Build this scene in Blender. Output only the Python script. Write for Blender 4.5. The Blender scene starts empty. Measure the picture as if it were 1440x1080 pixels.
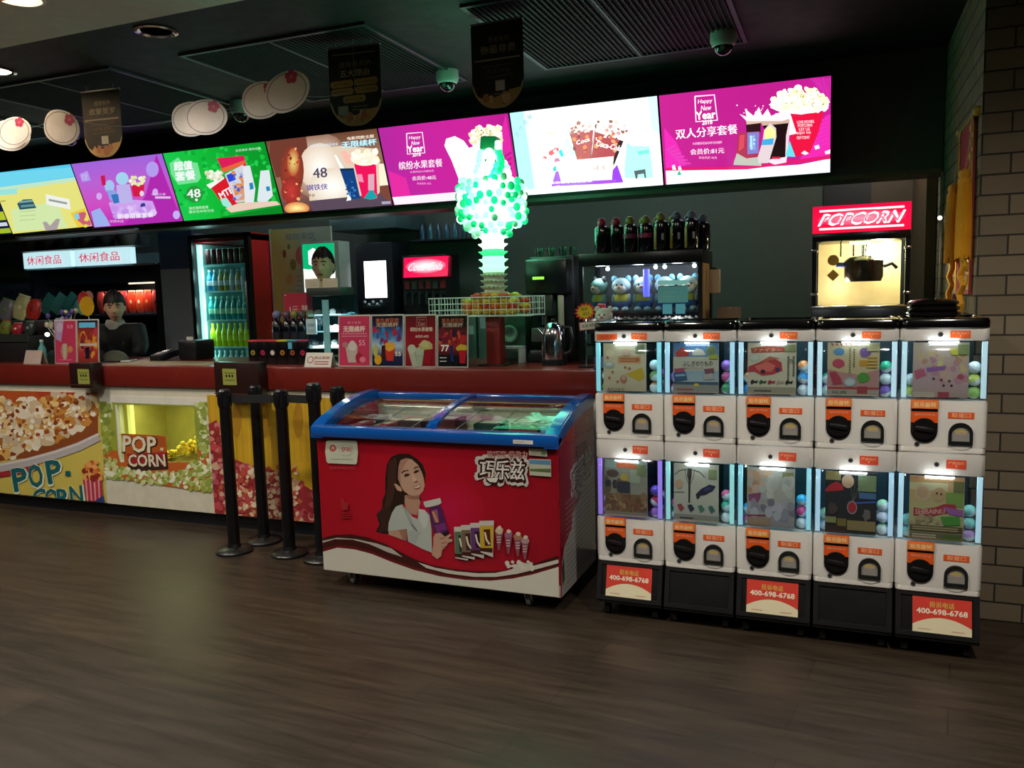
import bpy, bmesh, math, random
import numpy as np
from mathutils import Vector, Matrix
S = bpy.context.scene
C = S.collection
PI = math.pi
rnd = random.Random(7)

# ---------------------------------------------------------------- camera
def cam_rot(p, r, y):
    cy, sy = math.cos(y), math.sin(y)
    f = Vector((-sy*math.cos(p), cy*math.cos(p), -math.sin(p)))
    rt = Vector((cy, sy, 0)); up = rt.cross(f)
    c, s = math.cos(r), math.sin(r)
    a = c*rt + s*up; b = -s*rt + c*up
    return Matrix((a, b, -f)).transposed()
cd = bpy.data.cameras.new('camera'); cam = bpy.data.objects.new('camera', cd); C.objects.link(cam)
cd.sensor_width = 36; cd.lens = 36*1147.7/1440; cd.clip_end = 60; cd.clip_start = .05
cam.matrix_world = Matrix.Translation((0, 0, 1.45)) @ cam_rot(.1088, -.02684, .38417).to_4x4()
S.camera = cam
# ---------------------------------------------------------------- world, exposure
w = bpy.data.worlds.new('world'); S.world = w; w.use_nodes = True
w.node_tree.nodes['Background'].inputs[0].default_value = (.75, .85, 1, 1)
w.node_tree.nodes['Background'].inputs[1].default_value = .035
S.view_settings.view_transform = 'Standard'; S.view_settings.look = 'None'
S.view_settings.gamma = 1; S.view_settings.use_curve_mapping = False
S.view_settings.exposure = 0
# downlights of the hall: (x, y, watt); fixtures built below, the out-of-view ones added for light
DOWN = [(-3.2, 2.55, 135), (-4.75, 2.88, 85), (-1.1, 1.6, 160), (.55, 1.9, 190), (-3.0, .7, 140), (-5.2, 1.2, 120), (-.9, 3.05, 0), (-6.6, 2.3, 90), (-4.33, 3.27, 4)]
KITCHEN_FILL = [(-5.3, 5.49, 8), (-1.3, 5.6, 13), (.2, 5.7, 16), (-3.1, 5.55, 12), (-4.05, 5.58, 7)]  # unseen fill lights added to brighten the area behind the counter

# ---------------------------------------------------------------- materials
def lin(c):
    if isinstance(c, str):
        c = c.lstrip('#'); c = [int(c[i:i+2], 16)/255 for i in (0, 2, 4)]
    return tuple((x/12.92 if x <= .04045 else ((x+.055)/1.055)**2.4) for x in c[:3]) + (1.,)
_m = {}
def M(col='808080', rough=.5, metal=0, emit=0, glass=0, var=.08, scale=14, coat=0):
    key = (col, rough, metal, emit, glass, var, scale, coat)
    if key in _m: return _m[key]
    m = bpy.data.materials.new('mat_%s_%d' % (col, len(_m))); m.use_nodes = True
    nt = m.node_tree; N = nt.nodes; L = nt.links; b = N['Principled BSDF']
    b.inputs['Roughness'].default_value = rough; b.inputs['Metallic'].default_value = metal
    if coat: b.inputs['Coat Weight'].default_value = coat; b.inputs['Coat Roughness'].default_value = .06
    if col == 'attr':
        a = N.new('ShaderNodeVertexColor'); a.layer_name = 'Col'
        L.new(a.outputs[0], b.inputs['Base Color'])
        if emit:
            b.inputs['Base Color'].default_value = (0, 0, 0, 1); L.remove(b.inputs['Base Color'].links[0])
            b.inputs['Specular IOR Level'].default_value = .3
            L.new(a.outputs[0], b.inputs['Emission Color']); b.inputs['Emission Strength'].default_value = emit
    else:
        c = lin(col)
        if var and not emit:
            tc = N.new('ShaderNodeTexCoord'); t = N.new('ShaderNodeTexNoise'); t.inputs['Scale'].default_value = scale
            t.inputs['Detail'].default_value = 3
            L.new(tc.outputs['Object'], t.inputs['Vector'])
            r = N.new('ShaderNodeMapRange'); r.inputs[1].default_value = .3; r.inputs[2].default_value = .7
            r.inputs[3].default_value = 1-var; r.inputs[4].default_value = 1+var*.5
            L.new(t.outputs[0], r.inputs[0])
            mx = N.new('ShaderNodeVectorMath'); mx.operation = 'SCALE'; mx.inputs[0].default_value = c[:3]
            L.new(r.outputs[0], mx.inputs['Scale']); L.new(mx.outputs[0], b.inputs['Base Color'])
            r2 = N.new('ShaderNodeMapRange'); r2.inputs[3].default_value = max(.02, rough*.85); r2.inputs[4].default_value = min(1, rough*1.15)
            L.new(t.outputs[0], r2.inputs[0]); L.new(r2.outputs[0], b.inputs['Roughness'])
        else: b.inputs['Base Color'].default_value = c
        if emit:
            b.inputs['Emission Color'].default_value = c; b.inputs['Emission Strength'].default_value = emit
    if glass:   # thin clear sheet: mostly transparent with a fresnel sheen
        out = N['Material Output']; tr = N.new('ShaderNodeBsdfTransparent'); tr.inputs[0].default_value = lin(col)
        gl = N.new('ShaderNodeBsdfGlossy'); gl.inputs['Roughness'].default_value = rough
        fr = N.new('ShaderNodeLayerWeight'); fr.inputs[0].default_value = .5
        pw = N.new('ShaderNodeMath'); pw.operation = 'POWER'; pw.inputs[1].default_value = 4; L.new(fr.outputs['Facing'], pw.inputs[0])
        ad = N.new('ShaderNodeMath'); ad.operation = 'MULTIPLY_ADD'; ad.inputs[1].default_value = .7; ad.inputs[2].default_value = .035*glass; ad.use_clamp = True
        mx = N.new('ShaderNodeMixShader'); L.new(pw.outputs[0], ad.inputs[0]); L.new(ad.outputs[0], mx.inputs[0])
        L.new(tr.outputs[0], mx.inputs[1]); L.new(gl.outputs[0], mx.inputs[2]); L.new(mx.outputs[0], out.inputs[0])
    _m[key] = m; return m
PRINT = M('attr', .5); PGLOSS = M('attr', .22, coat=.3); PSEMI = M('attr', .35)
def SCREEN(s=1.0): return M('attr', .2, emit=s)
GLASS = M('e8f4f4', .02, glass=1.0, var=0); PLASTIC = M('e6f0f4', .06, glass=1.6, var=0)
WHITE = M('d8d6cc', .35); WHITEG = M('d9d7d2', .22, coat=.3); BLACK = M('0d0d0f', .35); BLACKG = M('08080a', .12, coat=.5)
CHROME = M('c8ccd0', .15, 1); STEEL = M('8d9396', .3, 1); DARK = M('1a1d22', .5); WOODRED = M('6e2018', .3, coat=.25)

# ---------------------------------------------------------------- mesh builder
def frame_from(d):
    d = Vector(d).normalized(); a = Vector((0, 0, 1)) if abs(d.z) < .95 else Vector((1, 0, 0))
    u = d.cross(a).normalized(); return u, d.cross(u).normalized(), d
class MB:
    def __init__(s): s.v = []; s.f = []; s.m = []; s.c = []; s.mats = []
    def mi(s, m):
        if m not in s.mats: s.mats.append(m)
        return s.mats.index(m)
    def add(s, vs, fs, mat, col=(.8, .8, .8, 1)):
        n = len(s.v); s.v += [tuple(p) for p in vs]; i = s.mi(mat)
        for f in fs: s.f.append([k+n for k in f]); s.m.append(i); s.c.append(col)
        return s
    def bm(s, b, mat, mtx=None):
        b.verts.index_update()
        s.add([(mtx @ v.co if mtx else v.co) for v in b.verts], [[v.index for v in f.verts] for f in b.faces], mat); b.free(); return s
    def box(s, c, d, mat, bev=0, rot=None, seg=2):
        b = bmesh.new(); bmesh.ops.create_cube(b, size=1)
        for v in b.verts: v.co = Vector((v.co.x*d[0], v.co.y*d[1], v.co.z*d[2]))
        if bev: bmesh.ops.bevel(b, geom=b.edges[:], offset=min(bev, min(d)*.49), segments=seg, affect='EDGES', profile=.5)
        mt = Matrix.Translation(c)
        if rot: mt = mt @ Matrix.Rotation(rot[2], 4, 'Z') @ Matrix.Rotation(rot[1], 4, 'Y') @ Matrix.Rotation(rot[0], 4, 'X')
        return s.bm(b, mat, mt)
    def bx(s, x0, x1, y0, y1, z0, z1, mat, bev=0):
        return s.box(((x0+x1)/2, (y0+y1)/2, (z0+z1)/2), (x1-x0, y1-y0, z1-z0), mat, bev)
    def cyl(s, p0, p1, r0, mat, r1=None, seg=16, caps=True):
        r1 = r0 if r1 is None else r1; p0 = Vector(p0); p1 = Vector(p1); u, v, d = frame_from(p1-p0)
        vs = []
        for p, r in ((p0, r0), (p1, r1)):
            vs += [p + (u*math.cos(2*PI*k/seg) + v*math.sin(2*PI*k/seg))*r for k in range(seg)]
        fs = [[k, (k+1) % seg, seg+(k+1) % seg, seg+k] for k in range(seg)]
        if caps: fs += [list(range(seg))[::-1], list(range(seg, 2*seg))]
        return s.add(vs, fs, mat)
    def lathe(s, c, prof, mat, seg=20, sx=1, sy=1):
        vs = []; fs = []; c = Vector(c)
        for r, z in prof: vs += [c + Vector((r*sx*math.cos(2*PI*k/seg), r*sy*math.sin(2*PI*k/seg), z)) for k in range(seg)]
        for i in range(len(prof)-1):
            for k in range(seg): a = i*seg+k; b = i*seg+(k+1) % seg; fs.append([a, b, b+seg, a+seg])
        if prof[0][0] > 1e-4: fs.append(list(range(seg))[::-1])
        if prof[-1][0] > 1e-4: fs.append([(len(prof)-1)*seg+k for k in range(seg)])
        return s.add(vs, fs, mat)
    def tube(s, pts, r, mat, seg=8, caps=True):
        pts = [Vector(p) for p in pts]; vs = []; fs = []
        rs = r if isinstance(r, (list, tuple)) else [r]*len(pts)
        pu = None
        for i, p in enumerate(pts):
            d = (pts[min(i+1, len(pts)-1)] - pts[max(i-1, 0)])
            u, v, d = frame_from(d)
            if pu is not None:
                u = (pu - d*pu.dot(d)).normalized(); v = d.cross(u)
            pu = u
            vs += [p + (u*math.cos(2*PI*k/seg) + v*math.sin(2*PI*k/seg))*rs[i] for k in range(seg)]
        for i in range(len(pts)-1):
            for k in range(seg): a = i*seg+k; b = i*seg+(k+1) % seg; fs.append([a, b, b+seg, a+seg])
        if caps: fs += [list(range(seg))[::-1], [(len(pts)-1)*seg+k for k in range(seg)]]
        return s.add(vs, fs, mat)
    def ball(s, c, r, mat, seg=16, rings=10, fn=None):
        if not isinstance(r, (tuple, list)): r = (r, r, r)
        b = bmesh.new(); bmesh.ops.create_uvsphere(b, u_segments=seg, v_segments=rings, radius=1)
        for v in b.verts:
            p = Vector((v.co.x*r[0], v.co.y*r[1], v.co.z*r[2]))
            v.co = fn(p) if fn else p
        return s.bm(b, mat, Matrix.Translation(c))
    def prism(s, poly, fn, w0, w1, mat):     # poly of (u,v); fn(u,v,w)->xyz
        n = len(poly); vs = [fn(u, v, w0) for u, v in poly] + [fn(u, v, w1) for u, v in poly]
        fs = [list(range(n)), list(range(n, 2*n))[::-1]] + [[k, (k+1) % n, n+(k+1) % n, n+k] for k in range(n)]
        return s.add(vs, fs, mat)
    def build(s, name, parent=None, loc=(0, 0, 0), ang=38, fix=True):
        me = bpy.data.meshes.new(name)
        me.from_pydata(s.v, [], s.f)
        for m in s.mats: me.materials.append(m)
        me.polygons.foreach_set('material_index', s.m)
        me.polygons.foreach_set('use_smooth', [True]*len(s.f))
        if any(c != (.8, .8, .8, 1) for c in s.c):
            at = me.color_attributes.new('Col', 'FLOAT_COLOR', 'CORNER'); buf = []
            for f, c in zip(s.f, s.c): buf += (list(c)*len(f) if not isinstance(c[0], (tuple, list)) else [x for q in c for x in q])
            at.data.foreach_set('color', buf)
        if fix and not any(m in ARTM for m in s.mats):
            b = bmesh.new(); b.from_mesh(me); bmesh.ops.recalc_face_normals(b, faces=b.faces[:]); b.to_mesh(me); b.free()
        me.set_sharp_from_angle(angle=math.radians(ang))
        o = bpy.data.objects.new(name, me); C.objects.link(o); o.location = loc
        if parent: o.parent = parent
        return o
ARTM = [PRINT, PGLOSS, PSEMI]
def thing(name, label, cat, loc=(0, 0, 0), group=None, rz=0):
    o = bpy.data.objects.new(name, None); C.objects.link(o); o.location = loc; o.rotation_euler = (0, 0, rz)
    o.empty_display_size = .05
    return tag(o, label, cat, group)
def tag(o, label, cat, group=None, kind=None):
    o['label'] = label; o['category'] = cat
    if group: o['group'] = group
    if kind: o['kind'] = kind
    return o
def struct(o): o['kind'] = 'structure'; return o
def clone(o, loc=None, parent=None, label=None, group=None, rz=None):
    c = o.copy(); C.objects.link(c); c.parent = parent
    if loc is not None: c.location = loc
    if rz is not None: c.rotation_euler = (0, 0, rz)
    if label: c['label'] = label
    if group: c['group'] = group
    for ch in list(o.children): clone(ch, parent=c)
    return c

# ---------------------------------------------------------------- flat artwork on a surface
_tc = {}
def text_mesh(s, off=0.0):
    if (s, off) in _tc: return _tc[(s, off)]
    c = bpy.data.curves.new('t', 'FONT'); c.body = s; c.resolution_u = 2; c.offset = off
    o = bpy.data.objects.new('t', c); C.objects.link(o)
    ev = o.evaluated_get(bpy.context.evaluated_depsgraph_get()); me = ev.to_mesh()
    v = np.array([x.co[:2] for x in me.vertices]); f = [list(p.vertices) for p in me.polygons]
    ev.to_mesh_clear(); bpy.data.objects.remove(o); bpy.data.curves.remove(c)
    lo = v.min(0)+off; hi = v.max(0)-off; _tc[(s, off)] = (v-(lo+hi)/2, f, hi-lo); return _tc[(s, off)]
def homog(src, w, h):
    dst = [(0, 0), (w, 0), (w, h), (0, h)]; A = []; b = []
    for (x, y), (X, Y) in zip(src, dst):
        A.append([x, y, 1, 0, 0, 0, -X*x, -X*y]); b.append(X); A.append([0, 0, 0, x, y, 1, -Y*x, -Y*y]); b.append(Y)
    return np.append(np.linalg.solve(np.array(A, float), np.array(b, float)), 1).reshape(3, 3)
class Art:
    """layers of flat colour laid on a panel; O = top-left corner, U right, V down; src = corners (TL,TR,BR,BL) of the drawing grid"""
    def __init__(s, mb, O, U, V, w, h, src=None, mat=None, eps=.00025, clip=True):
        s.mb = mb; s.O = Vector(O); s.U = Vector(U).normalized(); s.V = Vector(V).normalized(); s.N = s.V.cross(s.U).normalized()
        s.w = w; s.h = h; s.H = homog(src or [(0, 0), (100, 0), (100, 100), (0, 100)], w, h); s.src = src or [(0, 0), (100, 0), (100, 100), (0, 100)]
        s.mat = mat or PRINT; s.k = 1; s.eps = eps; s.clip = clip
    def pt(s, x, y):
        q = s.H @ np.array([x, y, 1.]); u, v = q[0]/q[2], q[1]/q[2]
        if s.clip: u = min(max(u, 0), s.w); v = min(max(v, 0), s.h)
        return s.O + s.U*u + s.V*v + s.N*(s.eps*s.k)
    def poly(s, pts, col, same=False):
        if not same: s.k += 1
        s.mb.add([s.pt(*p) for p in pts], [list(range(len(pts)))], s.mat, lin(col)); return s
    def bg(s, col): return s.poly(s.src, col)
    def grad(s, cols, vertical=True, n=None):        # smooth printed blend between colours
        s.k += 1; a, b, c, d = [np.array(p, float) for p in s.src]; n = len(cols)-1
        for i in range(n):
            t0, t1 = i/n, (i+1)/n; c0, c1 = lin(cols[i]), lin(cols[i+1])
            if vertical: q = [a+(d-a)*t0, b+(c-b)*t0, b+(c-b)*t1, a+(d-a)*t1]; cc = (c0, c0, c1, c1)
            else: q = [a+(b-a)*t0, a+(b-a)*t1, d+(c-d)*t1, d+(c-d)*t0]; cc = (c0, c1, c1, c0)
            s.mb.add([s.pt(*p) for p in q], [[0, 1, 2, 3]], s.mat, cc)
        return s
    def ell(s, x, y, rx, ry, col, n=18, rot=0, same=False, jag=0):
        P = []
        for k in range(n):
            a = 2*PI*k/n; r = 1+(rnd.uniform(-jag, jag) if jag else 0); px = rx*r*math.cos(a); py = ry*r*math.sin(a)
            P.append((x+px*math.cos(rot)-py*math.sin(rot), y+px*math.sin(rot)+py*math.cos(rot)))
        return s.poly(P, col, same)
    def glow(s, x, y, rx, ry, c0, c1, n=20):       # printed soft disc
        s.k += 1; P = [s.pt(x, y)]+[s.pt(x+rx*math.cos(2*PI*k/n), y+ry*math.sin(2*PI*k/n)) for k in range(n)]
        s.mb.v += [tuple(p) for p in P]; b = len(s.mb.v)-n-1; i = s.mb.mi(s.mat); a, c = lin(c0), lin(c1)
        for k in range(n): s.mb.f.append([b, b+1+k, b+1+(k+1) % n]); s.mb.m.append(i); s.mb.c.append((a, c, c))
        return s
    def rect(s, x0, y0, x1, y1, col, same=False): return s.poly([(x0, y0), (x1, y0), (x1, y1), (x0, y1)], col, same)
    def line(s, pts, wd, col, same=False):
        L = []; R = []
        for i, (x, y) in enumerate(pts):
            a = pts[max(i-1, 0)]; b = pts[min(i+1, len(pts)-1)]; dx, dy = b[0]-a[0], b[1]-a[1]; l = math.hypot(dx, dy) or 1
            ww = wd[i] if isinstance(wd, (list, tuple)) else wd
            L.append((x-dy/l*ww/2, y+dx/l*ww/2)); R.append((x+dy/l*ww/2, y-dx/l*ww/2))
        s.k += not same
        for i in range(len(pts)-1): s.mb.add([s.pt(*p) for p in (L[i], L[i+1], R[i+1], R[i])], [[0, 1, 2, 3]], s.mat, lin(col))
        return s
    def blobs(s, box, n, r, cols, jag=.25, inside=None, nn=8):
        for k in range(n):
            x = rnd.uniform(box[0], box[2]); y = rnd.uniform(box[1], box[3])
            if inside and not inside(x, y): continue
            q = rnd.uniform(r[0], r[1]); s.k += .02
            s.ell(x, y, q*rnd.uniform(.8, 1.2), q, rnd.choice(cols), nn, rnd.uniform(0, 3), True, jag)
        s.k += 1; return s
    def text(s, t, x, y, h, col, w=None, rot=0, off=0, out=None, oo=.05, shear=0):
        if out: s.text(t, x, y, h, out, w, rot, off+oo, shear=shear)
        v, f, d = text_mesh(t); sy = h/d[1]; sx = w/d[0] if w else sy; s.k += 1
        c, sn = math.cos(rot), math.sin(rot)
        sh_ = [(0, 0)] if abs(off) < .012 else ([(-off, 0), (off, 0)] if off < .035 else [(off*math.cos(q*PI/4), off*math.sin(q*PI/4)) for q in range(8)]+[(0, 0)])
        for ox, oy in sh_:       # heavier weights are built from shifted strokes
            P = []; s.k += .02
            for a, b in v:
                a2 = a+ox*.7; b2 = b+oy*.7; px = a2*sx + b2*sy*shear; py = -b2*sy; P.append(s.pt(x+px*c-py*sn, y+px*sn+py*c))
            s.mb.add(P, f, s.mat, lin(col))
        return s
    def bars(s, x0, y, x1, h, col, n=1, gap=2):   # rows too small to read
        for i in range(n): s.rect(x0, y+i*gap, x1, y+i*gap+h, col, i > 0)
        return s
# ================================================================ room shell
def plank_floor():
    m = bpy.data.materials.new('floor_planks'); m.use_nodes = True; nt = m.node_tree; N = nt.nodes; L = nt.links; b = N['Principled BSDF']
    tc = N.new('ShaderNodeTexCoord'); mp = N.new('ShaderNodeMapping'); mp.inputs['Rotation'].default_value = (0, 0, .12)
    L.new(tc.outputs['Object'], mp.inputs[0])
    br = N.new('ShaderNodeTexBrick'); br.inputs['Scale'].default_value = 1; br.inputs['Brick Width'].default_value = 1.25; br.inputs['Row Height'].default_value = .19
    br.inputs['Mortar Size'].default_value = .0022; br.inputs['Bias'].default_value = 0; br.offset = .37
    br.inputs['Color1'].default_value = lin('41362b'); br.inputs['Color2'].default_value = lin('372d24'); br.inputs['Mortar'].default_value = lin('2a221d')
    L.new(mp.outputs[0], br.inputs[0])
    mp2 = N.new('ShaderNodeMapping'); mp2.inputs['Scale'].default_value = (1.1, 9, 1); mp2.inputs['Rotation'].default_value = (0, 0, .12); L.new(tc.outputs['Object'], mp2.inputs[0])
    n1 = N.new('ShaderNodeTexNoise'); n1.inputs['Scale'].default_value = 2.4; n1.inputs['Detail'].default_value = 6; n1.inputs['Roughness'].default_value = .6; L.new(mp2.outputs[0], n1.inputs[0])
    r = N.new('ShaderNodeValToRGB'); r.color_ramp.elements[0].position = .3; r.color_ramp.elements[0].color = lin('77716a'); r.color_ramp.elements[1].position = .72; r.color_ramp.elements[1].color = lin('ffffff')
    L.new(n1.outputs[0], r.inputs[0])
    mx = N.new('ShaderNodeMixRGB'); mx.blend_type = 'MULTIPLY'; mx.inputs[0].default_value = .75; L.new(br.outputs[0], mx.inputs[1]); L.new(r.outputs[0], mx.inputs[2])
    L.new(mx.outputs[0], b.inputs['Base Color'])
    rr = N.new('ShaderNodeMapRange'); rr.inputs[3].default_value = .30; rr.inputs[4].default_value = .5; L.new(n1.outputs[0], rr.inputs[0]); L.new(rr.outputs[0], b.inputs['Roughness'])
    b.inputs['Specular IOR Level'].default_value = .35
    bp = N.new('ShaderNodeBump'); bp.inputs['Strength'].default_value = .12; bp.inputs['Distance'].default_value = .004; L.new(n1.outputs[0], bp.inputs['Height']); L.new(bp.outputs[0], b.inputs['Normal'])
    return m
def brick_mat():
    m = bpy.data.materials.new('brick_grey'); m.use_nodes = True; nt = m.node_tree; N = nt.nodes; L = nt.links; b = N['Principled BSDF']
    tc = N.new('ShaderNodeTexCoord'); sp = N.new('ShaderNodeSeparateXYZ'); L.new(tc.outputs['Object'], sp.inputs[0])
    ge = N.new('ShaderNodeNewGeometry'); sn = N.new('ShaderNodeSeparateXYZ'); L.new(ge.outputs['Normal'], sn.inputs[0])
    ab = N.new('ShaderNodeMath'); ab.operation = 'ABSOLUTE'; L.new(sn.outputs[0], ab.inputs[0])
    gt = N.new('ShaderNodeMath'); gt.operation = 'GREATER_THAN'; gt.inputs[1].default_value = .6; L.new(ab.outputs[0], gt.inputs[0])
    mx = N.new('ShaderNodeMix'); L.new(gt.outputs[0], mx.inputs[0]); L.new(sp.outputs[0], mx.inputs[2]); L.new(sp.outputs[1], mx.inputs[3])
    cb = N.new('ShaderNodeCombineXYZ'); L.new(mx.outputs[0], cb.inputs[0]); L.new(sp.outputs[2], cb.inputs[1])
    br = N.new('ShaderNodeTexBrick'); br.inputs['Scale'].default_value = 1; br.inputs['Brick Width'].default_value = .21; br.inputs['Row Height'].default_value = .082
    br.inputs['Mortar Size'].default_value = .004; br.inputs['Mortar Smooth'].default_value = .2
    br.inputs['Color1'].default_value = lin('877761'); br.inputs['Color2'].default_value = lin('766853'); br.inputs['Mortar'].default_value = lin('2c2824')
    L.new(cb.outputs[0], br.inputs[0]); L.new(br.outputs[0], b.inputs['Base Color']); b.inputs['Roughness'].default_value = .75
    bp = N.new('ShaderNodeBump'); bp.invert = True; bp.inputs['Strength'].default_value = .7; bp.inputs['Distance'].default_value = .006
    L.new(br.outputs['Fac'], bp.inputs['Height']); L.new(bp.outputs[0], b.inputs['Normal'])
    return m
XL, XR, YN, YB, H = -10.0, 3.2, -2.5, 6.6, 2.75
mb = MB(); mb.bx(XL, XR, YN, YB+.1, -.1, 0, plank_floor()); struct(mb.build('floor'))
mb = MB(); mb.bx(XL, XR, 2.985, YB+.1, H, H+.1, M('090a0c', .7)); struct(mb.build('ceiling'))
mb = MB(); mb.bx(XL, XR, YN, 2.985, H-.012, H+.1, M('d8d4c8', .8)); struct(mb.build('ceiling_near'))
mb = MB(); mb.bx(XL, XR, YB, YB+.1, 0, H, M('4a5049', .7)); struct(mb.build('wall_back'))
mb = MB(); mb.bx(XL-.1, XL, YN, YB, 0, H, M('33363a', .7)); struct(mb.build('wall_left'))
mb = MB(); mb.bx(XR, XR+.1, YN, YB, 0, H, M('3c3a36', .7)); struct(mb.build('wall_right'))
mb = MB(); mb.bx(XL, XR, YN-.1, YN, 0, H, M('4a463f', .8)); struct(mb.build('wall_front'))
mb = MB(); mb.bx(.52, 1.35, 3.9, YB-.02, 0, H-.001, brick_mat(), .004); o = struct(mb.build('pillar_brick'))
mb = MB(); mb.bx(1.35, XR-.001, 4.6, 4.8, 0, H-.001, brick_mat()); struct(mb.build('wall_brick_right'))
# dark fascia over the serving opening, with its olive bottom edge
mb = MB(); mb.bx(-9.95, .515, 5.23, 5.42, 2.085, H-.002, M('454b4a', .6)); mb.bx(-9.95, .515, 5.2, 5.43, 2.06, 2.087, M('4b4a3a', .4)); struct(mb.build('trim_1'))
# wall finishes behind the opening
mb = MB(); mb.bx(-.13, .19, YB-.03, YB-.002, 0, H-.003, M('12141f', .5)); struct(mb.build('trim_2'))
mb = MB(); mb.bx(.19, .46, YB-.028, YB-.002, 0, H-.003, M('4a3a2c', .5)); struct(mb.build('trim_3'))
mb = MB(); mb.bx(.46, .515, 5.5, YB-.03, 0, H-.004, M('5a4632', .45)); struct(mb.build('trim_4'))
# the grey dividing partition left of the drink fridge
mb = MB(); mb.bx(-5.535, -5.16, 5.55, 5.58, 0, 1.75, M('757d86', .5)); mb.bx(-5.535, -5.16, 5.55, 5.58, 1.751, 2.08, M('2c3c58', .5)); mb.bx(-5.2, -5.16, 5.581, YB-.003, 0, 2.05, M('59616a', .6)); struct(mb.build('trim_6'))

# ---------------------------------------------------------------- ceiling grilles
def grille(x0, y0, label):
    t = thing('ceiling_grille', label, 'grille', (x0, y0, H-.013), 'open slat grilles in the black ceiling')
    f = MB(); fm = M('4a4f56', .5, .3); W, D = 1.09, 1.11
    f.bx(0, W, -.022, 0, 0, .0125, fm); f.bx(0, W, D, D+.022, 0, .0125, fm); f.bx(-.022, 0, -.022, D+.022, 0, .0125, fm); f.bx(W, W+.022, -.022, D+.022, 0, .0125, fm)
    f.build('frame', t)
    s = MB(); sm = M('16181c', .7)
    n = 40
    for k in range(n):
        u = (k+.5)*W/n; s.bx(u-.003, u+.003, .001, D-.001, .002, .0118, sm)
    s.bx(W*.5-.006, W*.5+.006, 0, D, .0005, .0115, fm)
    s.build('slats', t)
for i, (x, l) in enumerate([(-6.46, 'dark ceiling grille farthest from the brick pillar, above the yellow beach menu screen'), (-4.84, 'dark ceiling grille above the green menu screen'), (-3.22, 'dark ceiling grille over the middle, beside the rounded banner with five gold tags'), (-1.59, 'dark slatted ceiling grille nearest the brick pillar, with a dome camera at its back edge')]):
    grille(x, 3.5, l)

# ---------------------------------------------------------------- downlights
def downlight(x, y, wt, i):
    near = y < 2.98; z = H-.012 if near else H
    lab = {0: 'bright round recessed downlight at the top left of the picture, in the pale ceiling', 6: 'unlit round chrome downlight in the black ceiling before the grilles', 8: 'small lit downlight at the very left edge of the picture, in the black ceiling'}.get(i, 'round recessed downlight added to the hall ceiling, outside the picture')
    t = thing('recessed_downlight', lab, 'ceiling light', (x, y, z), 'added recessed ceiling downlights' if i not in (0, 6, 8) else None)
    r = MB(); r.lathe((0, 0, 0), [(.095, .0), (.1, -.006), (.085, -.010), (.075, -.004), (.07, .0)], CHROME if not near else M('dcdcd8', .3), 28); r.build('ring', t)
    d = MB(); d.lathe((0, 0, 0), [(.0, -.003), (.07, -.003)], M('fff4e0', .3, emit=14) if i != 6 else M('5a4a30', .12, 1), 24); d.build('lens', t)
    if not wt: return
    l = bpy.data.lights.new('downlight_lamp', 'SPOT'); l.energy = wt; l.color = (1, .93, .82); l.spot_size = 2.75; l.spot_blend = .9; l.shadow_soft_size = .08
    o = bpy.data.objects.new('downlight_lamp', l); C.objects.link(o); o.parent = t; o.location = (0, 0, -.03)
for i, (x, y, wt) in enumerate(DOWN):
    if i == 6: x, y = -3.06, 3.15
    downlight(x, y, wt, i)
for i, (x, y, wt) in enumerate(KITCHEN_FILL):
    t = thing('kitchen_fill_light', 'small added kitchen fill light hidden behind the menu screens', 'ceiling light', (x, y, H), 'added kitchen fill lights')
    d = MB(); d.lathe((0, 0, 0), [(0, -.02), (.1, -.02), (.12, 0)], M('ffeecc', .3, emit=3), 20); d.build('diffuser', t)
    l = bpy.data.lights.new('kitchen_fill_lamp', 'POINT'); l.energy = wt; l.color = (1, .9, .75) if i == 2 else (.7, .9, 1); l.shadow_soft_size = .15
    o = bpy.data.objects.new('kitchen_fill_lamp', l); C.objects.link(o); o.parent = t; o.location = (0, 0, -.12)

# ---------------------------------------------------------------- service counter
FR = 4.075     # front plane of the counter panel
t = thing('service_counter', 'long snack counter with red-brown wooden top and popcorn posters on its white front', 'counter', (0, 0, 0))
mb = MB(); mb.bx(-9.9, .51, 4.05, 4.80, .912, 1.05, WOODRED, .006); mb.build('countertop', t)
mb = MB(); wp = M('cfcbb8', .45)
nx0, nx1, nz0, nz1 = -4.53, -3.86, .40, .795
mb.bx(-9.9, nx0, FR, 4.12, .09, .911, wp); mb.bx(nx1, .51, FR, 4.12, .09, .911, wp); mb.bx(nx0, nx1, FR, 4.12, nz1, .911, wp); mb.bx(nx0, nx1, FR, 4.12, .09, nz0, wp)
mb.bx(-9.9, .51, 4.72, 4.78, .0, .911, M('3a3532', .6)); mb.bx(.47, .51, 4.12, 4.72, .09, .911, wp); mb.build('front_panel', t)
mb = MB(); mb.bx(-9.9, .51, 4.11, 4.16, 0, .095, M('14161b', .4)); mb.build('kickboard', t)
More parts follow.
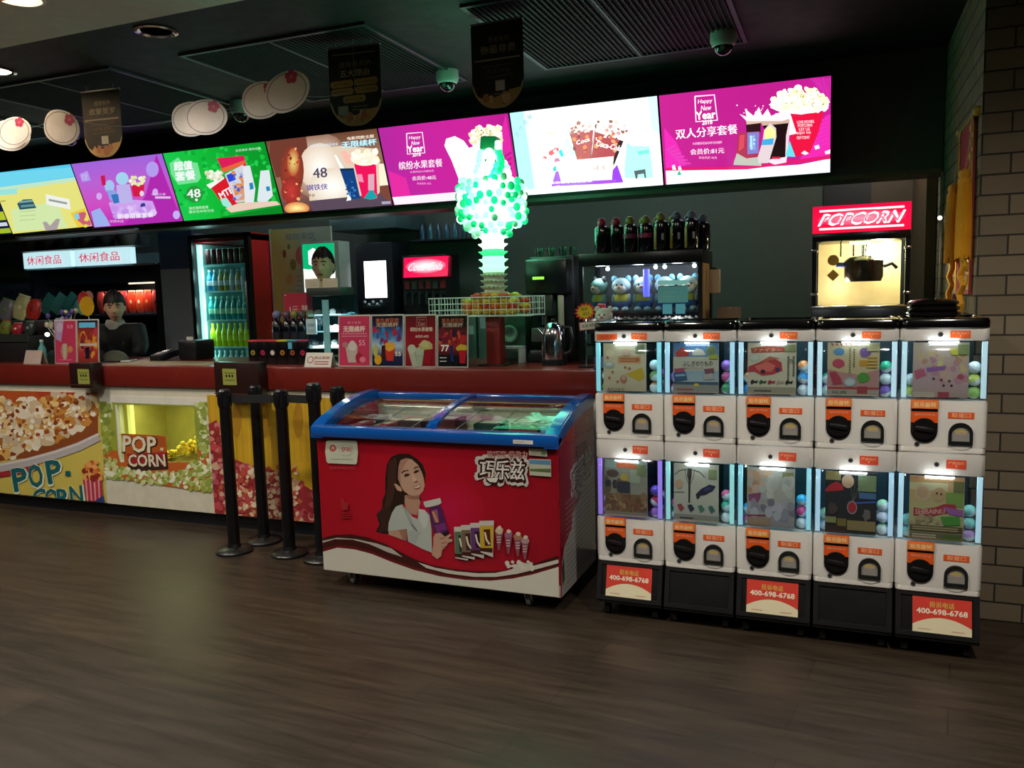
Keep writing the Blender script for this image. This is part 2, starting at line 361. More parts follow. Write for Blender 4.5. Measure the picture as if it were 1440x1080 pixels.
# yellow-lit popcorn bin set into the counter
n = MB(); yw = M('b0a65c', .4); n.bx(nx0, nx1, 4.50, 4.52, nz0, nz1, yw); n.bx(nx0-.02, nx0, 4.12, 4.5, nz0, nz1, yw); n.bx(nx1, nx1+.02, 4.12, 4.5, nz0, nz1, yw); n.bx(nx0, nx1, 4.12, 4.52, nz1, nz1+.02, yw); n.bx(nx0, nx1, 4.12, 4.52, nz0-.02, nz0, yw)
bn = n.build('display_bin', t)
l = bpy.data.lights.new('bin_lamp', 'AREA'); l.energy = 2.3; l.color = (1, .93, .45); l.shape = 'RECTANGLE'; l.size = .5; l.size_y = .03
o = bpy.data.objects.new('bin_lamp', l); C.objects.link(o); o.parent = t; o.location = (-4.2, 4.2, nz1-.012)
n = MB(); n.bx(-4.47, -3.92, 4.18, 4.22, nz1-.011, nz1-.001, M('fff0a0', emit=3)); n.bx(-4.515, -4.485, 4.14, 4.17, nz0+.02, nz1-.01, M('e8dc70', emit=1.1)); n.build('light_strip', bn)
g = MB(); g.ball((-4.195, 4.077, .6), (.001, .001, .001), GLASS, 4, 3); g = MB(); g.bx(nx0, nx1, 4.082, 4.086, nz0, nz1, GLASS); g.build('bin_glass', t)
pile = MB(); pm = M('ffd83c', .6)
for k in range(330):
    x = rnd.uniform(-4.25, nx1-.025); y = rnd.uniform(4.14, 4.47); h = max(0, (x+4.25)/.40)*.20 + .01
    z = nz0 + .021 + rnd.uniform(.25, 1)*h; r = rnd.uniform(.012, .02)
    pile.ball((x, y, z), (r, r*rnd.uniform(.7, 1), r*.9), pm, 6, 4)
tag(pile.build('popcorn_pile'), 'golden popcorn heaped inside the lit bin of the counter front', 'popcorn', kind='stuff')

# posters on the counter front (thin printed boards)
def board(name, parent, x0, x1, z0, z1, src, y=FR, th=.004, mat=None, edge=None):
    mb = MB(); mb.bx(x0, x1, y-th, y-.0004, z0, z1, edge or WHITE); return mb, Art(mb, (x0, y-th, z1), (1, 0, 0), (0, 0, -1), x1-x0, z1-z0, src, mat)
# crop grid of the left poster is in image coordinates
mb, a = board('p', t, -6.1, -4.692, .096, .86, [(-57.7, 547.3), (138.6, 552.6), (151.3, 706.8), (-43.5, 688.5)])
a.bg('cdbb58'); a.poly([(-58, 547), (139, 552), (140, 585), (-58, 640)], 'b8521f'); a.poly([(50, 549), (139, 552), (139, 572), (60, 562)], 'b13e20')
KC = ['d8c8a8', 'e6dcc6', 'c98a3c', 'dcae62', 'c9b69a', 'b06a28', 'efe7d5', 'd4bd96']
rim = lambda x: 651 - .28*max(0, x)-.0011*max(0, x)**2 if x > 0 else 655
ins = lambda x, y: y < rim(x)-6 and y > 568-(abs(x-30)*.12) + rnd.uniform(-12, 8)
a.poly([(-58, 570), (139, 580), (139, 612), (60, 642), (-58, 652)], '8c4a20')
a.blobs((-56, 556, 139, 655), 520, (4.5, 10), KC, .3, ins, 9)
a.blobs((-56, 556, 139, 655), 330, (1.6, 4), ['f3ecdc', 'a5501e', 'e9c98a', '8c3a18'], .3, ins, 7)
a.line([(-58, 664), (0, 658), (40, 650), (80, 639), (112, 628), (141, 614)], [13, 12, 12, 12, 12, 11], 'b9b2b4')
a.line([(-58, 660), (0, 654), (40, 646), (80, 635), (112, 624), (141, 610)], 3, 'd8d2d0')
a.line([(-58, 673), (0, 668), (30, 663), (58, 656)], 7, 'a82a32')
for (x, y, ch) in [(30, 674, 'P'), (52, 669, 'O'), (78, 663, 'P')]:
    a.text(ch, x+1, y+1, 34, 'dfe4c8', 21, -.16, .05); a.text(ch, x, y, 31, '15606a', 19, -.16, .04)
a.rect(94, 662, 101, 669, '15606a')
for (x, y, ch) in [(58, 700, 'C'), (75, 700, 'O'), (92, 700, 'R'), (110, 696, 'N')]:
    a.text(ch, x+1, y+1, 27, 'dfe4c8', 19, -.1, .05); a.text(ch, x, y, 25, '15606a', 17, -.1, .04)
a.poly([(119, 673), (145, 672), (148, 706), (124, 703)], 'b53044')
for k in range(4): a.poly([(122+k*6, 673), (124.5+k*6, 673), (127+k*5.6, 704), (125+k*5.6, 704)], 'd79aa0', k > 0)
a.poly([(136, 704), (148, 696), (150, 707)], '2a3a7c')
a.blobs((121, 650, 144, 674), 60, (2.5, 4.5), ['c8602a', 'e2a05a', '8c2a18', 'd87c3a'], .3, lambda x, y: abs(x-132) < (y-636)*.4)
mb.build('bucket_poster', t)
# green popcorn poster round the bin, cut out over the opening
mb = MB(); y1 = FR-.0035
for (x0, x1, z0, z1) in [(-4.688, nx0, .292, .85), (nx1, -3.752, .262, .845), (nx0, nx1, .27, nz0), (nx0, nx1, nz1, .846)]: mb.bx(x0, x1, y1, FR-.0004, z0, z1, WHITE)
a = Art(mb, (-4.69, y1, .865), (1, 0, 0), (0, 0, -1), .94, .775, [(138.5, 551.6), (291.4, 555.6), (302.6, 722.1), (151.4, 707.8)])
hole = lambda x, y, m=3: 161-m+(y-568)*.05 < x < 273+m+(y-568)*.06 and 568-m+(x-161)*.02 < y < 641+m+(x-161)*.03
a.poly([(139, 564), (162, 566), (168, 650), (146, 672)], '96a03a'); a.poly([(273, 571), (290, 572), (298, 692), (279, 650)], '8d9a3c')
a.poly([(162, 566), (273, 570), (273, 572), (162, 568.5)], '8d9a3c')
a.poly([(146, 630), (166, 634), (170, 650), (281, 650), (278, 630), (294, 636), (298, 693), (148, 670)], 'c05f24')
a.blobs((141, 566, 296, 690), 900, (1.8, 4.2), ['8fa043', 'a9b860', 'c6cf94', '7c8f35', 'dfe3c4'], .25, lambda x, y: not hole(x, y, 4) and (x < 163+(y-566)*.05 or x > 276) and y < 672+(x-148)*.13 and rnd.random() < (.95 if y < 630 else .6))
a.blobs((146, 650, 298, 690), 420, (2, 4), ['8fa043', 'a9b860', 'c6cf94', 'e4e8cf'], .25, lambda x, y: not hole(x, y, 5) and y > 664 - (abs(x-215)/40)**2*6 and y < 670+(x-148)*.145)
mb.build('bin_poster', t)
mb = MB(); a = Art(mb, (-4.52, FR-.0045, .60), (1, 0, 0), (0, 0, -1), .42, .275, [(166, 606), (234, 609), (234, 669), (170, 666)])
mb.bx(-4.50, -4.12, FR-.0045, FR-.0005, .34, .585, M('b3541f', .5))
a.poly([(168, 609), (222, 611), (222, 627), (232, 628), (232, 658), (180, 664), (176, 640), (171, 638)], 'b5591f')
a.poly([(176, 640), (232, 636), (232, 658), (182, 665)], 'a3222a'); a.poly([(176, 655), (232, 655), (232, 661), (182, 666)], '3c241a')
a.text('POP', 195, 626, 26, '3a2418', 48, .03, .07); a.text('POP', 194, 625, 24, 'ded6bc', 46, .03, .04)
a.rect(223, 630, 227, 634, 'ded6bc'); a.text('CORN', 204.5, 650, 19, '3a1a14', 52, -.03, .07); a.text('CORN', 203.5, 649, 17, 'ded6bc', 50, -.03, .04)
mb.build('bin_sign', t)
# yellow and red caramel corn poster
mb, a = board('p', t, -3.748, -2.42, .095, .868, [(291.3, 554.5), (546.3, 561.2), (554.4, 745.9), (302.6, 722.1)])
a.grad(['c59b22', 'c8a024', 'b9901f'], False)
for x in range(294, 545, 9): a.line([(x, 557), (x+4, 650)], rnd.uniform(1, 3), rnd.choice(['bf9420', 'd0a92a', 'b78a1c']), x > 294)
for x in (333, 372, 420): a.ell(x, 590, 7, 26, 'a87a1c')
RC = ['a83038', 'b8505a', '8c1c28', 'c87a78', 'b9603c', 'd0a890', '9c3a30', 'c2474a']
mnd = lambda x, y: y > (596 if x < 312 else 640+(x-320)*.25) and (x < 308 or y > 645)
a.poly([(292, 596), (305, 590), (318, 640), (345, 652), (400, 665), (440, 690), (545, 700), (554, 746), (302, 722)], '962a30')
a.blobs((292, 585, 550, 745), 900, (2.2, 5.5), RC, .3, lambda x, y: y > min(640+(x-310)*.33, 690) or (x < 322 and y > 590+abs(x-303)*2.2), 8)
a.blobs((325, 655, 420, 740), 260, (1.5, 4), ['d8c09c', 'c89a74', 'b8483c', 'e2d2b4'], .3, None, 7)
mb.build('caramel_poster', t)
# second poster behind the freezer end
mb, a = board('p', t, -2.41, -1.25, .3, .868, [(0, 0), (100, 0), (100, 100), (0, 100)]); a.bg('c79a2a'); a.rect(0, 55, 100, 100, 'b04838'); mb.build('snack_poster', t)

# dark card holders fixed to the counter edge
def edge_box(x0, x1, z0, z1, label, lx):
    t = thing('counter_sign_box', label, 'sign', ((x0+x1)/2, 4.0, z0), 'brown sign boxes on the counter edge'); w2 = (x1-x0)/2
    mb = MB(); mb.bx(-w2, w2, -.045, .045, 0, z1-z0, M('2a1614', .3, coat=.3), .006); mb.bx(-w2-.004, w2+.004, -.05, -.03, .02, .026, M('4a2c26', .3)); mb.build('box', t)
    mb = MB(); mb.bx(lx-.052, lx+.052, -.047, -.0455, z1-z0-.14, z1-z0-.04, M('8c8c3c', .5))
    a = Art(mb, (lx-.052, -.047, z1-z0-.04), (1, 0, 0), (0, 0, -1), .104, .1); a.bg('8f9442'); a.bars(12, 22, 88, 8, '6a6c2c', 2, 44)
    for k in range(3): a.ell(28+k*22, 44, 8, 10, '2c2e14', 8, 0, k > 0)
    mb.build('sticker', t, )
edge_box(-4.805, -4.60, .905, 1.075, 'small dark brown sign box on the counter edge, beside the left pair of price posters', .03)
edge_box(-3.575, -3.245, .87, 1.088, 'large dark brown sign box on the counter edge, right behind the queue posts', -.045)

# ---------------------------------------------------------------- queue posts
bk = M('0c0c0e', .35); 
posts = [(-3.27, 3.69, 'under the large brown sign box'), (-3.229, 3.905, 'second from the popcorn bin'), (-2.92, 3.745, 'in the middle of the five'), (-2.68, 3.72, 'the fourth and tallest, beside the left edge of the freezer'), (-2.677, 3.94, 'its head showing above the freezer edge')]
def make_post(lab):
    t = thing('queue_post', 'black retractable belt queue post, ' + lab, 'queue post', (0, 0, 0), 'black belt queue posts before the counter')
    b = MB(); b.lathe((0, 0, 0), [(.105, 0), (.105, .012), (.095, .022), (.04, .032), (.035, .05)], bk, 32); b.build('base', t)
    p = MB(); p.cyl((0, 0, .03), (0, 0, .86), .034, bk, seg=24); p.build('pole', t)
    h = MB(); h.lathe((0, 0, 0), [(.031, .85), (.038, .856), (.038, .945), (.03, .955)], M('16161a', .3), 24)
    for k in range(4): a = k*PI/2; h.box((.037*math.cos(a), .037*math.sin(a), .9), (.012, .03, .07) if k % 2 == 0 else (.03, .012, .07), M('101013', .3), .003)
    h.build('head', t)
    return t
for x, y, lab in posts: p = make_post(lab); p.location = (x, y, 0); p.scale[2] = 1.045 if 'fourth' in lab else (1.02 if 'fifth' in lab else 1)
mb = MB()
def belt(mb, p, q, col='0e0e10'):
    p = Vector(p); q = Vector(q); d = (q-p).normalized(); n = Vector((-d.y, d.x, 0)); m = M(col, .7)
    mb.add([p+n*.0012+Vector((0, 0, -.022)), q+n*.0012+Vector((0, 0, -.022)), q+n*.0012+Vector((0, 0, .024)), p+n*.0012+Vector((0, 0, .024)), p-n*.0012+Vector((0, 0, -.022)), q-n*.0012+Vector((0, 0, -.022)), q-n*.0012+Vector((0, 0, .024)), p-n*.0012+Vector((0, 0, .024))],
           [[0, 1, 2, 3], [7, 6, 5, 4], [0, 4, 5, 1], [3, 2, 6, 7], [0, 3, 7, 4], [1, 5, 6, 2]], m)
belt(mb, (-3.228, 3.697, .90), (-2.965, 3.74, .90)); belt(mb, (-2.878, 3.74, .905), (-2.725, 3.722, .905))
a = Art(mb, (-3.16, 3.7276, .916), (.293, .015, 0), (0, 0, -1), .17, .028); a.text('请在此排队等候', 50, 50, 90, 'c8a028', 96, off=.02)
tag(mb.build('queue_belt'), 'black nylon queue belt with yellow Chinese lettering stretched between the posts', 'belt')
# ================================================================ ice cream freezer
FX, FY = -1.7925, 3.665; L2 = .6375
t = thing('ice_cream_freezer', 'red chest freezer with curved blue-framed glass top and printed woman holding an ice cream', 'freezer', (FX, FY, 0))
RED = M('9c1022', .28, coat=.4, var=.04); FW = M('c9c7bd', .3, coat=.3)
def arc(n=14, dz=0, y0=-.305, y1=.285, z0=.80, z1=.925):
    return [(y0+(y1-y0)*i/n, z0+(z1-z0)*math.sin(PI/2*(i/n)**.8)+dz) for i in range(n+1)]
fn = lambda u, v, w: (w, u, v)
A = arc()
side = [(-.285, .08), (.285, .08)] + [(y, z-.035) for y, z in A[::-1] if -.285 <= y <= .285] + [(-.285, .765)]
b = MB()
b.bx(-L2+.004, L2-.004, -.285, -.235, .08, .79, RED, .01); b.bx(-L2+.004, L2-.004, .235, .285, .08, .88, RED)
b.prism(side, fn, -L2, -L2+.05, RED); b.prism(side, fn, L2-.05, L2, RED)
b.bx(-L2+.02, L2-.02, -.27, .27, .082, .60, RED)
b.bx(-L2, L2, -.2855, .2855, .078, .14, FW, .004)
body = b.build('body', t)
n = MB(); iw = M('d4d2ba', .5); n.bx(-L2+.051, L2-.051, -.2345, -.229, .60, .775, iw); n.bx(-L2+.051, L2-.051, .229, .2345, .60, .87, iw); n.bx(-L2+.0505, -L2+.056, -.23, .23, .6, .78, iw); n.bx(L2-.056, L2-.0505, -.23, .23, .6, .78, iw); n.bx(-L2+.05, L2-.05, -.23, .23, .601, .62, iw)
n.bx(-.012, .012, -.228, .228, .62, .74, iw)
n.build('liner', t)
# front print
mb = MB(); mb.bx(-L2+.012, L2-.012, -.2868, -.2852, .085, .782, RED)
FQ = [(62, 290), (1160, 325), (1180, 1005), (88, 885)]
a = Art(mb, (-L2+.006, -.2868, .783), (1, 0, 0), (0, 0, -1), 2*L2-.012, .698, FQ, PGLOSS, eps=.00016)
a.grad(['98101f', 'a61126', '9a0f22', '8a0d1e'], False)
a.glow(640, 620, 190, 150, 'b01440', 'a11023')
# woman (hair, face, blouse, arm, hand and wrapped ice cream)
f = lambda pts: [(277+(x-0)*.4543+6, 337+(y)*.4543+22) for x, y in pts]     # detail grid (7.2 px) to front grid
def P(pts, col, same=False): a.poly(f(pts), col, same)
P([(250, 60), (330, 28), (430, 28), (510, 70), (570, 130), (600, 210), (590, 320), (540, 440), (560, 470), (500, 520), (350, 520), (330, 640), (290, 760), (250, 810), (170, 810), (90, 790), (130, 720), (100, 620), (160, 560), (160, 480), (190, 420), (190, 260), (210, 130)], '2a1a16')
P([(230, 110), (300, 60), (310, 120), (300, 300), (270, 460), (220, 600), (200, 700), (170, 640), (190, 500), (215, 350), (215, 200)], '3d2620')
P([(150, 560), (230, 540), (250, 610), (210, 700), (230, 780), (120, 790), (150, 710), (120, 640)], '35211c')
P([(390, 430), (385, 500), (400, 560), (450, 610), (510, 625), (530, 560), (545, 500), (530, 430)], 'a5806c')
P([(395, 440), (540, 425), (535, 470), (440, 470)], '8a6353')
P([(345, 90), (400, 70), (460, 80), (520, 130), (560, 200), (580, 260), (590, 330), (575, 385), (540, 425), (490, 435), (430, 425), (380, 390), (350, 345), (320, 270), (325, 160)], 'b08d78')
P([(345, 90), (400, 70), (430, 74), (380, 150), (345, 230), (350, 330), (380, 390), (352, 345), (320, 270), (325, 160)], '9c7663')
P([(280, 320), (300, 318), (345, 350), (365, 380), (350, 395), (310, 380)], 'b38c77')
P([(355, 210), (375, 190), (425, 182), (430, 190), (385, 202), (360, 222)], '4a332a'); P([(480, 165), (500, 150), (525, 150), (527, 160), (505, 163), (484, 176)], '4a332a')
P([(380, 240), (400, 218), (435, 220), (440, 232), (415, 246), (390, 250)], '33241f'); P([(480, 205), (500, 185), (535, 182), (532, 195), (510, 210), (486, 214)], '33241f')
P([(462, 220), (472, 215), (510, 275), (512, 295), (488, 300), (470, 292)], 'c09c86'); P([(485, 300), (515, 285), (520, 295), (495, 306)], '6f4a3e')
P([(465, 345), (500, 345), (548, 315), (550, 335), (540, 360), (510, 370), (485, 362)], '93474a'); P([(478, 350), (505, 350), (545, 325), (542, 345), (512, 358), (490, 358)], 'd9cfc2')
P([(260, 600), (300, 540), (360, 518), (410, 570), (470, 640), (520, 660), (530, 560), (590, 570), (640, 620), (660, 760), (665, 990), (560, 950), (420, 880), (410, 760), (220, 780), (225, 700)], 'a3aaa4')
P([(360, 518), (410, 570), (450, 640), (500, 770), (515, 785), (490, 770), (430, 690), (400, 620)], '8d9590'); P([(530, 560), (590, 570), (630, 640), (610, 740), (580, 755), (545, 690), (535, 620)], 'b3bab3')
P([(440, 700), (480, 760), (515, 785), (520, 775), (480, 720)], '6c7478'); P([(430, 770), (425, 870), (500, 900), (520, 830), (560, 790)], '99a09b')
P([(225, 778), (400, 765), (412, 775), (405, 880), (330, 850), (225, 815)], 'a98672'); P([(330, 772), (400, 765), (412, 775), (405, 880), (370, 865)], '8d6853')
P([(580, 490), (750, 452), (765, 500), (730, 520), (650, 540), (600, 545), (585, 520)], 'b6b9b0')
P([(630, 560), (740, 515), (770, 560), (830, 760), (860, 850), (730, 860), (690, 800)], '4c2350'); P([(660, 580), (720, 560), (740, 690), (690, 690)], '8a4a78'); P([(665, 590), (685, 580), (735, 690), (710, 690)], 'b98a4a')
P([(690, 720), (800, 690), (820, 750), (720, 790)], '6d2f6e'); P([(770, 800), (830, 770), (860, 850), (800, 850)], '2d161a')
P([(680, 840), (700, 800), (750, 790), (800, 830), (850, 800), (862, 815), (830, 850), (870, 850), (875, 875), (830, 890), (810, 925), (770, 960), (760, 1020), (720, 1050), (665, 1010), (680, 900)], 'b08a76')
P([(745, 845), (800, 835), (805, 842), (750, 856)], '8a6352'); P([(760, 890), (815, 880), (818, 888), (765, 900)], '8a6352', True); P([(765, 930), (808, 918), (808, 926), (768, 938)], '8a6352', True)
# waves at the foot
def wave(pts, col): a.poly(pts, col)
top = [(60, 745), (130, 733), (210, 728), (290, 742), (370, 770), (440, 805), (500, 835), (580, 862), (680, 880), (780, 889), (870, 889), (960, 880), (1040, 862), (1100, 840), (1190, 818)]
wave(top+[(1190, 1010), (80, 890)], '3a1512')
m1 = [(60, 768), (140, 752), (220, 752), (300, 772), (380, 800), (440, 820), (440, 812), (370, 790), (300, 762), (220, 742), (140, 742), (60, 756)]
wave([(60, 765), (140, 750), (220, 752), (300, 772), (380, 806), (450, 828), (400, 790), (330, 768), (240, 750), (150, 744), (60, 756)], 'a9a49a')
wave([(60, 790), (150, 775), (230, 782), (310, 803), (400, 838), (500, 870), (620, 900), (740, 918), (860, 922), (960, 912), (1050, 895), (1190, 860), (1190, 1010), (80, 890)], '5c1518')
wave([(520, 850), (600, 874), (700, 890), (800, 898), (880, 896), (930, 886), (960, 878), (985, 850), (1020, 850), (1060, 862), (1110, 850), (1190, 835), (1190, 852), (1080, 876), (980, 900), (880, 914), (780, 914), (660, 900), (560, 876)], 'bdb9ae')
wave([(60, 804), (150, 788), (230, 795), (310, 815), (400, 850), (500, 884), (620, 912), (740, 928), (860, 931), (960, 921), (1050, 903), (1190, 868), (1190, 1012), (80, 892)], 'c2bfb3')
a.blobs((930, 845, 1070, 880), 20, (6, 12), ['c5c1b6'], .2)
# brand plate at the left
a.poly([(104, 322), (112, 316), (238, 316), (246, 322), (249, 370), (244, 414), (238, 420), (112, 416), (105, 408), (100, 365)], 'b9bca8')
a.ell(135, 350, 15, 15, 'b23a40'); a.ell(135, 350, 8, 8, 'b9bca8'); a.poly([(131, 357), (139, 357), (135, 345)], 'b23a40')
a.ell(196, 358, 32, 26, '9aa096', 24); a.ell(196, 358, 30, 24, 'b9bca8', 24); a.text('伊利', 196, 355, 22, 'a83038', 44, off=.03); a.bars(125, 395, 225, 3, 'a3a695', 1)
a.text('滋享伊刻好时光', 178, 436, 13, 'a8464a', 118)
a.poly([(170, 572), (182, 568), (185, 585), (205, 590), (200, 620), (175, 622), (168, 600)], '96242c'); a.bars(168, 632, 214, 6, '8e1c26', 3, 10)
# product name at the right
a.text('巧乐兹', 910, 437, 118, 'bab8ae', 236, .03, .16); a.text('巧乐兹', 912, 438, 100, '33191a', 216, .03, .11); a.text('巧乐兹', 912, 436, 86, 'ccc9c0', 205, .03, .03)
a.poly([(832, 470), (900, 470), (890, 500), (850, 498)], '33191a'); a.poly([(838, 474), (896, 470), (884, 492), (854, 490)], 'ccc9c0')
a.text('浓巧克 经典力', 935, 368, 30, 'b99a92', 185, off=.05); a.text('浓巧克 经典力', 935, 368, 24, '7e2028', 178, off=.0)
a.poly([(1034, 338), (1118, 341), (1122, 376), (1036, 370)], 'a4a08c'); a.bars(1042, 350, 1085, 3, '8b8878', 3, 6); a.rect(1092, 347, 1114, 368, '5d7a54')
a.poly([(1036, 386), (1138, 388), (1140, 464), (1040, 458)], 'a9ab98'); a.poly([(1038, 390), (1136, 392), (1136, 412), (1038, 408)], '4e7fa0'); a.poly([(1040, 430), (1138, 428), (1138, 446), (1042, 440)], '50663c')
# wrapped ice creams and cones
for i, (x, y, c1, c2) in enumerate([(690, 690, '4e6a50', '2c2a26'), (722, 682, '6d5a48', '3a2420'), (765, 672, '5c3266', '31182f'), (808, 662, 'b59a2c', '4e2018')]):
    a.poly([(x, y), (x+68, y-2), (x+64, y+150+i*4), (x+6, y+140)], 'b9b5ae'); a.poly([(x+2, y+22), (x+66, y+20), (x+63, y+142), (x+6, y+134)], c1); a.poly([(x+20, y+38), (x+50, y+36), (x+54, y+110), (x+26, y+112)], c2); a.line([(x+26, y+50), (x+34, y+84), (x+48, y+104)], 8, 'cfc5b0')
    a.poly([(x+2, y+120), (x+62, y+120), (x+62, y+142), (x+5, y+134)], '3c1c1a')
for x, y, c in [(900, 700, 'b9a98c'), (944, 715, '8d5f7a'), (988, 725, '9a6f56'), (1022, 740, 'a3848a')]:
    a.poly([(x-18, y+10), (x+18, y+10), (x+4, y+92), (x-4, y+92)], '7a4c58'); a.ell(x, y+6, 20, 15, c, 12, jag=.15); a.ell(x+2, y-8, 11, 9, 'c9bba6', 10, jag=.15); a.bars(x-10, y+30, x+8, 5, 'b9a0a2', 3, 12)
mb.build('front_print', t)
# right side print: the logo and the slatted white vent field
mb = MB(); a = Art(mb, (L2+.0002, -.28, .77), (0, 1, 0), (0, 0, -1), .555, .69, [(0, 0), (100, 0), (100, 100), (0, 100)], PGLOSS)
a.grad(['8d1030', '9c1238'], False)
a.poly([(2, 78), (10, 68), (30, 60), (34, 50), (60, 42), (66, 30), (90, 28), (100, 20), (100, 100), (0, 100)], 'b4b0ac')
a.poly([(2, 80), (8, 74), (9, 90), (3, 93)], '4e4a48')
for k in range(16): a.line([(14, 94-k*3.6), (98, 90-k*3.6)], .7, '8a8784', k > 0)
a.text('巧乐兹', 60, 27, 22, 'bab8ae', 60, -.1, .14); a.text('巧乐兹', 60, 27, 18, '33191a', 55, -.1, .08); a.text('巧乐兹', 60, 27, 16, 'ccc9c0', 52, -.1, .0); a.text('浓巧克', 62, 10, 9, '7e2038', 34)
o = mb.build('side_print', t)
# blue lid frame
BL = M('0d4fa0', .16, coat=.6, var=.03)
f = MB(); f.bx(-L2-.012, L2+.012, -.325, -.245, .772, .832, BL, .018); f.bx(-L2-.01, L2+.01, .215, .29, .895, .935, BL, .012)
up = arc(16, .022, -.318, .25, .80, .918); dn = arc(16, -.03, -.318, .25, .80, .918)
pf = up + dn[::-1]
for x0, x1 in ((-L2-.012, -L2+.055), (L2-.055, L2+.012)):
    f.prism(pf, fn, x0, x1, BL)
    hi = arc(16, .030, -.30, .24, .80, .918); f.prism(hi+arc(16, .015, -.30, .24, .80, .918)[::-1], fn, x0+.008, x1-.008, BL)
f.build('lid_frame', t)
for nm, (x0, x1, dz) in zip(('glass_lid', 'glass_lid'), ((-L2+.056, -.012, -.006), (-.012, L2-.056, .006))):
    g = MB(); q = arc(16, dz+.008, -.245, .215, .826, .912); vs = [(x0, y, z) for y, z in q]+[(x1, y, z) for y, z in q]
    m = len(q); g.add(vs, [[i, i+1, m+i+1, m+i] for i in range(m-1)], M('dfe9e6', .03, glass=1.6, var=0)); gl = g.build(nm, t)
    r = MB(); q1 = arc(16, dz+.016, -.245, .215, .826, .912); q2 = arc(16, dz-.002, -.245, .215, .826, .912)
    if x1 > 0: r.prism(q1+q2[::-1], fn, x0, x0+.03, BL)
    else: r.prism(q1+q2[::-1], fn, x1-.028, x1-.004, BL)
    r.build('lid_rail', gl)
s = MB(); a = Art(s, (.44, -.3255, .806), (1, 0, 0), (0, 0, -1), .095, .018, mat=PRINT); s.bx(.44, .535, -.3255, -.3249, .788, .806, WHITE); a.bg('c5c6c0'); a.bars(8, 40, 60, 20, '9a9a98'); s.build('rim_sticker', t)
# castors
for x, y in ((-.50, -.235), (.46, -.235), (-.50, .2), (.50, .2)):
    c = MB(); c.cyl((0, 0, .075), (0, 0, .083), .035, CHROME, seg=16); c.box((-.016, .012, .052), (.004, .034, .05), CHROME, .001, (.35, 0, 0)); c.box((.016, .012, .052), (.004, .034, .05), CHROME, .001, (.35, 0, 0)); c.cyl((-.019, .02, .0275), (.019, .02, .0275), .006, CHROME, seg=10)
    o = c.build('castor', t, (x, y, 0)); w_ = MB(); w_.cyl((-.011, .02, .0275), (.011, .02, .0275), .027, M('8a8a88', .5), seg=20); w_.build('wheel', o)
# wire dividers and packs inside
wd = MB(); wm = M('b9bab4', .3, .6)
for x in (-.42, -.22, .03, .22):
    wd.tube([(x, -.22, .77), (x+.03, .22, .86)], .0022, wm, 6); wd.tube([(x, -.22, .70), (x+.03, .22, .79)], .0022, wm, 6)
wd.tube([(-L2+.06, .215, .86), (L2-.06, .215, .86)], .003, wm, 6)
wd.build('wire_dividers', t)
cols = ['c2552c', 'd8834a', 'b8465c', 'd9c9a4', '42506a', 'c84a30']
def pack(x, y, z, c, rz, lab):
    m = MB(); m.box((0, 0, .012), (.055, .15, .024), M(c, .35), .008); m.box((0, .068, .012), (.057, .02, .012), M('d8d4cc', .4), .002); m.box((0, 0, .0245), (.034, .07, .002), M('ece4cf', .4), .0005)
    o = m.build('ice_cream_pack'); o.location = (FX+x, FY+y, z); o.rotation_euler = (0, 0, rz); tag(o, lab, 'ice cream', 'wrapped ice creams at the left end of the freezer')
LB = 'wrapped ice cream bar in the freezer, among those stacked at its left end'
for k in range(7):
    for j in range(3):
        pack(-.545, -.148+j*.152, .621+k*.0265, cols[(k+j*2) % 6], .0, LB)
for k in range(6): pack(-.475, .146, .621+k*.0265, cols[(k+3) % 6], .0, LB)
def icebox(x, y, z, s, c, lab):
    m = MB(); m.box((0, 0, s[2]/2), s, M(c, .5), .004); m.box((0, -.001, s[2]+.0006), (s[0]*.7, s[1]*.6, .001), M('e9e0cc', .5)); o = m.build('ice_cream_box'); o.location = (FX+x, FY+y, z); tag(o, lab, 'box', 'boxes at the back of the freezer')
for k, (x, c) in enumerate([(-.30, '46262a'), (-.10, '5a2026'), (.14, '1e3f3a'), (.345, '6c2b34'), (.502, '5f88b0')]):
    icebox(x, .125, .621, (.14, .14, .185+.015*(k % 2)), c, ['dark maroon box under the left glass of the freezer', 'wine red box under the left glass, next to the middle rail', 'dark green box under the right glass, next to the middle rail', 'dusky red box in the middle of the right freezer bay', 'pale blue box at the far right end inside the freezer'][k])
# ================================================================ capsule toy machines
CW = .3045; GX0 = -1.006; GY = 3.45; DEP = .36
GW = M('cfccc6', .3, coat=.35, var=.03); GW2 = M('b4b2b0', .35, var=.03)
CLEAR = M('e4eff3', .05, glass=1.5, var=0)
def rr(w, d, r, n=5):      # rounded rectangle outline centred in x, from y=0 to d
    P = []
    for cx, cy, a0 in ((w/2-r, r, -PI/2), (w/2-r, d-r, 0), (-w/2+r, d-r, PI/2), (-w/2+r, r, PI)):
        for k in range(n+1): a = a0+PI/2*k/n; P.append((cx+r*math.cos(a), cy+r*math.sin(a)))
    return P
def stack(mb, layers, mat, cap=True):  # layers: (z, outline)
    n = len(layers[0][1]); vs = [(x, y, z) for z, o in layers for x, y in o]; fs = []
    for i in range(len(layers)-1):
        for k in range(n): a = i*n+k; b = i*n+(k+1) % n; fs.append([a, b, b+n, a+n])
    if cap: fs += [list(range(n))[::-1], [(len(layers)-1)*n+k for k in range(n)]]
    mb.add(vs, fs, mat)
def sh(o, dx=0, dy=0, s=1.0, cy=.18): return [(x*s+dx, (y-cy)*s+cy+dy) for x, y in o]
CARDS = {}
def card(k):
    def d(f): CARDS[k] = f; return f
    return d
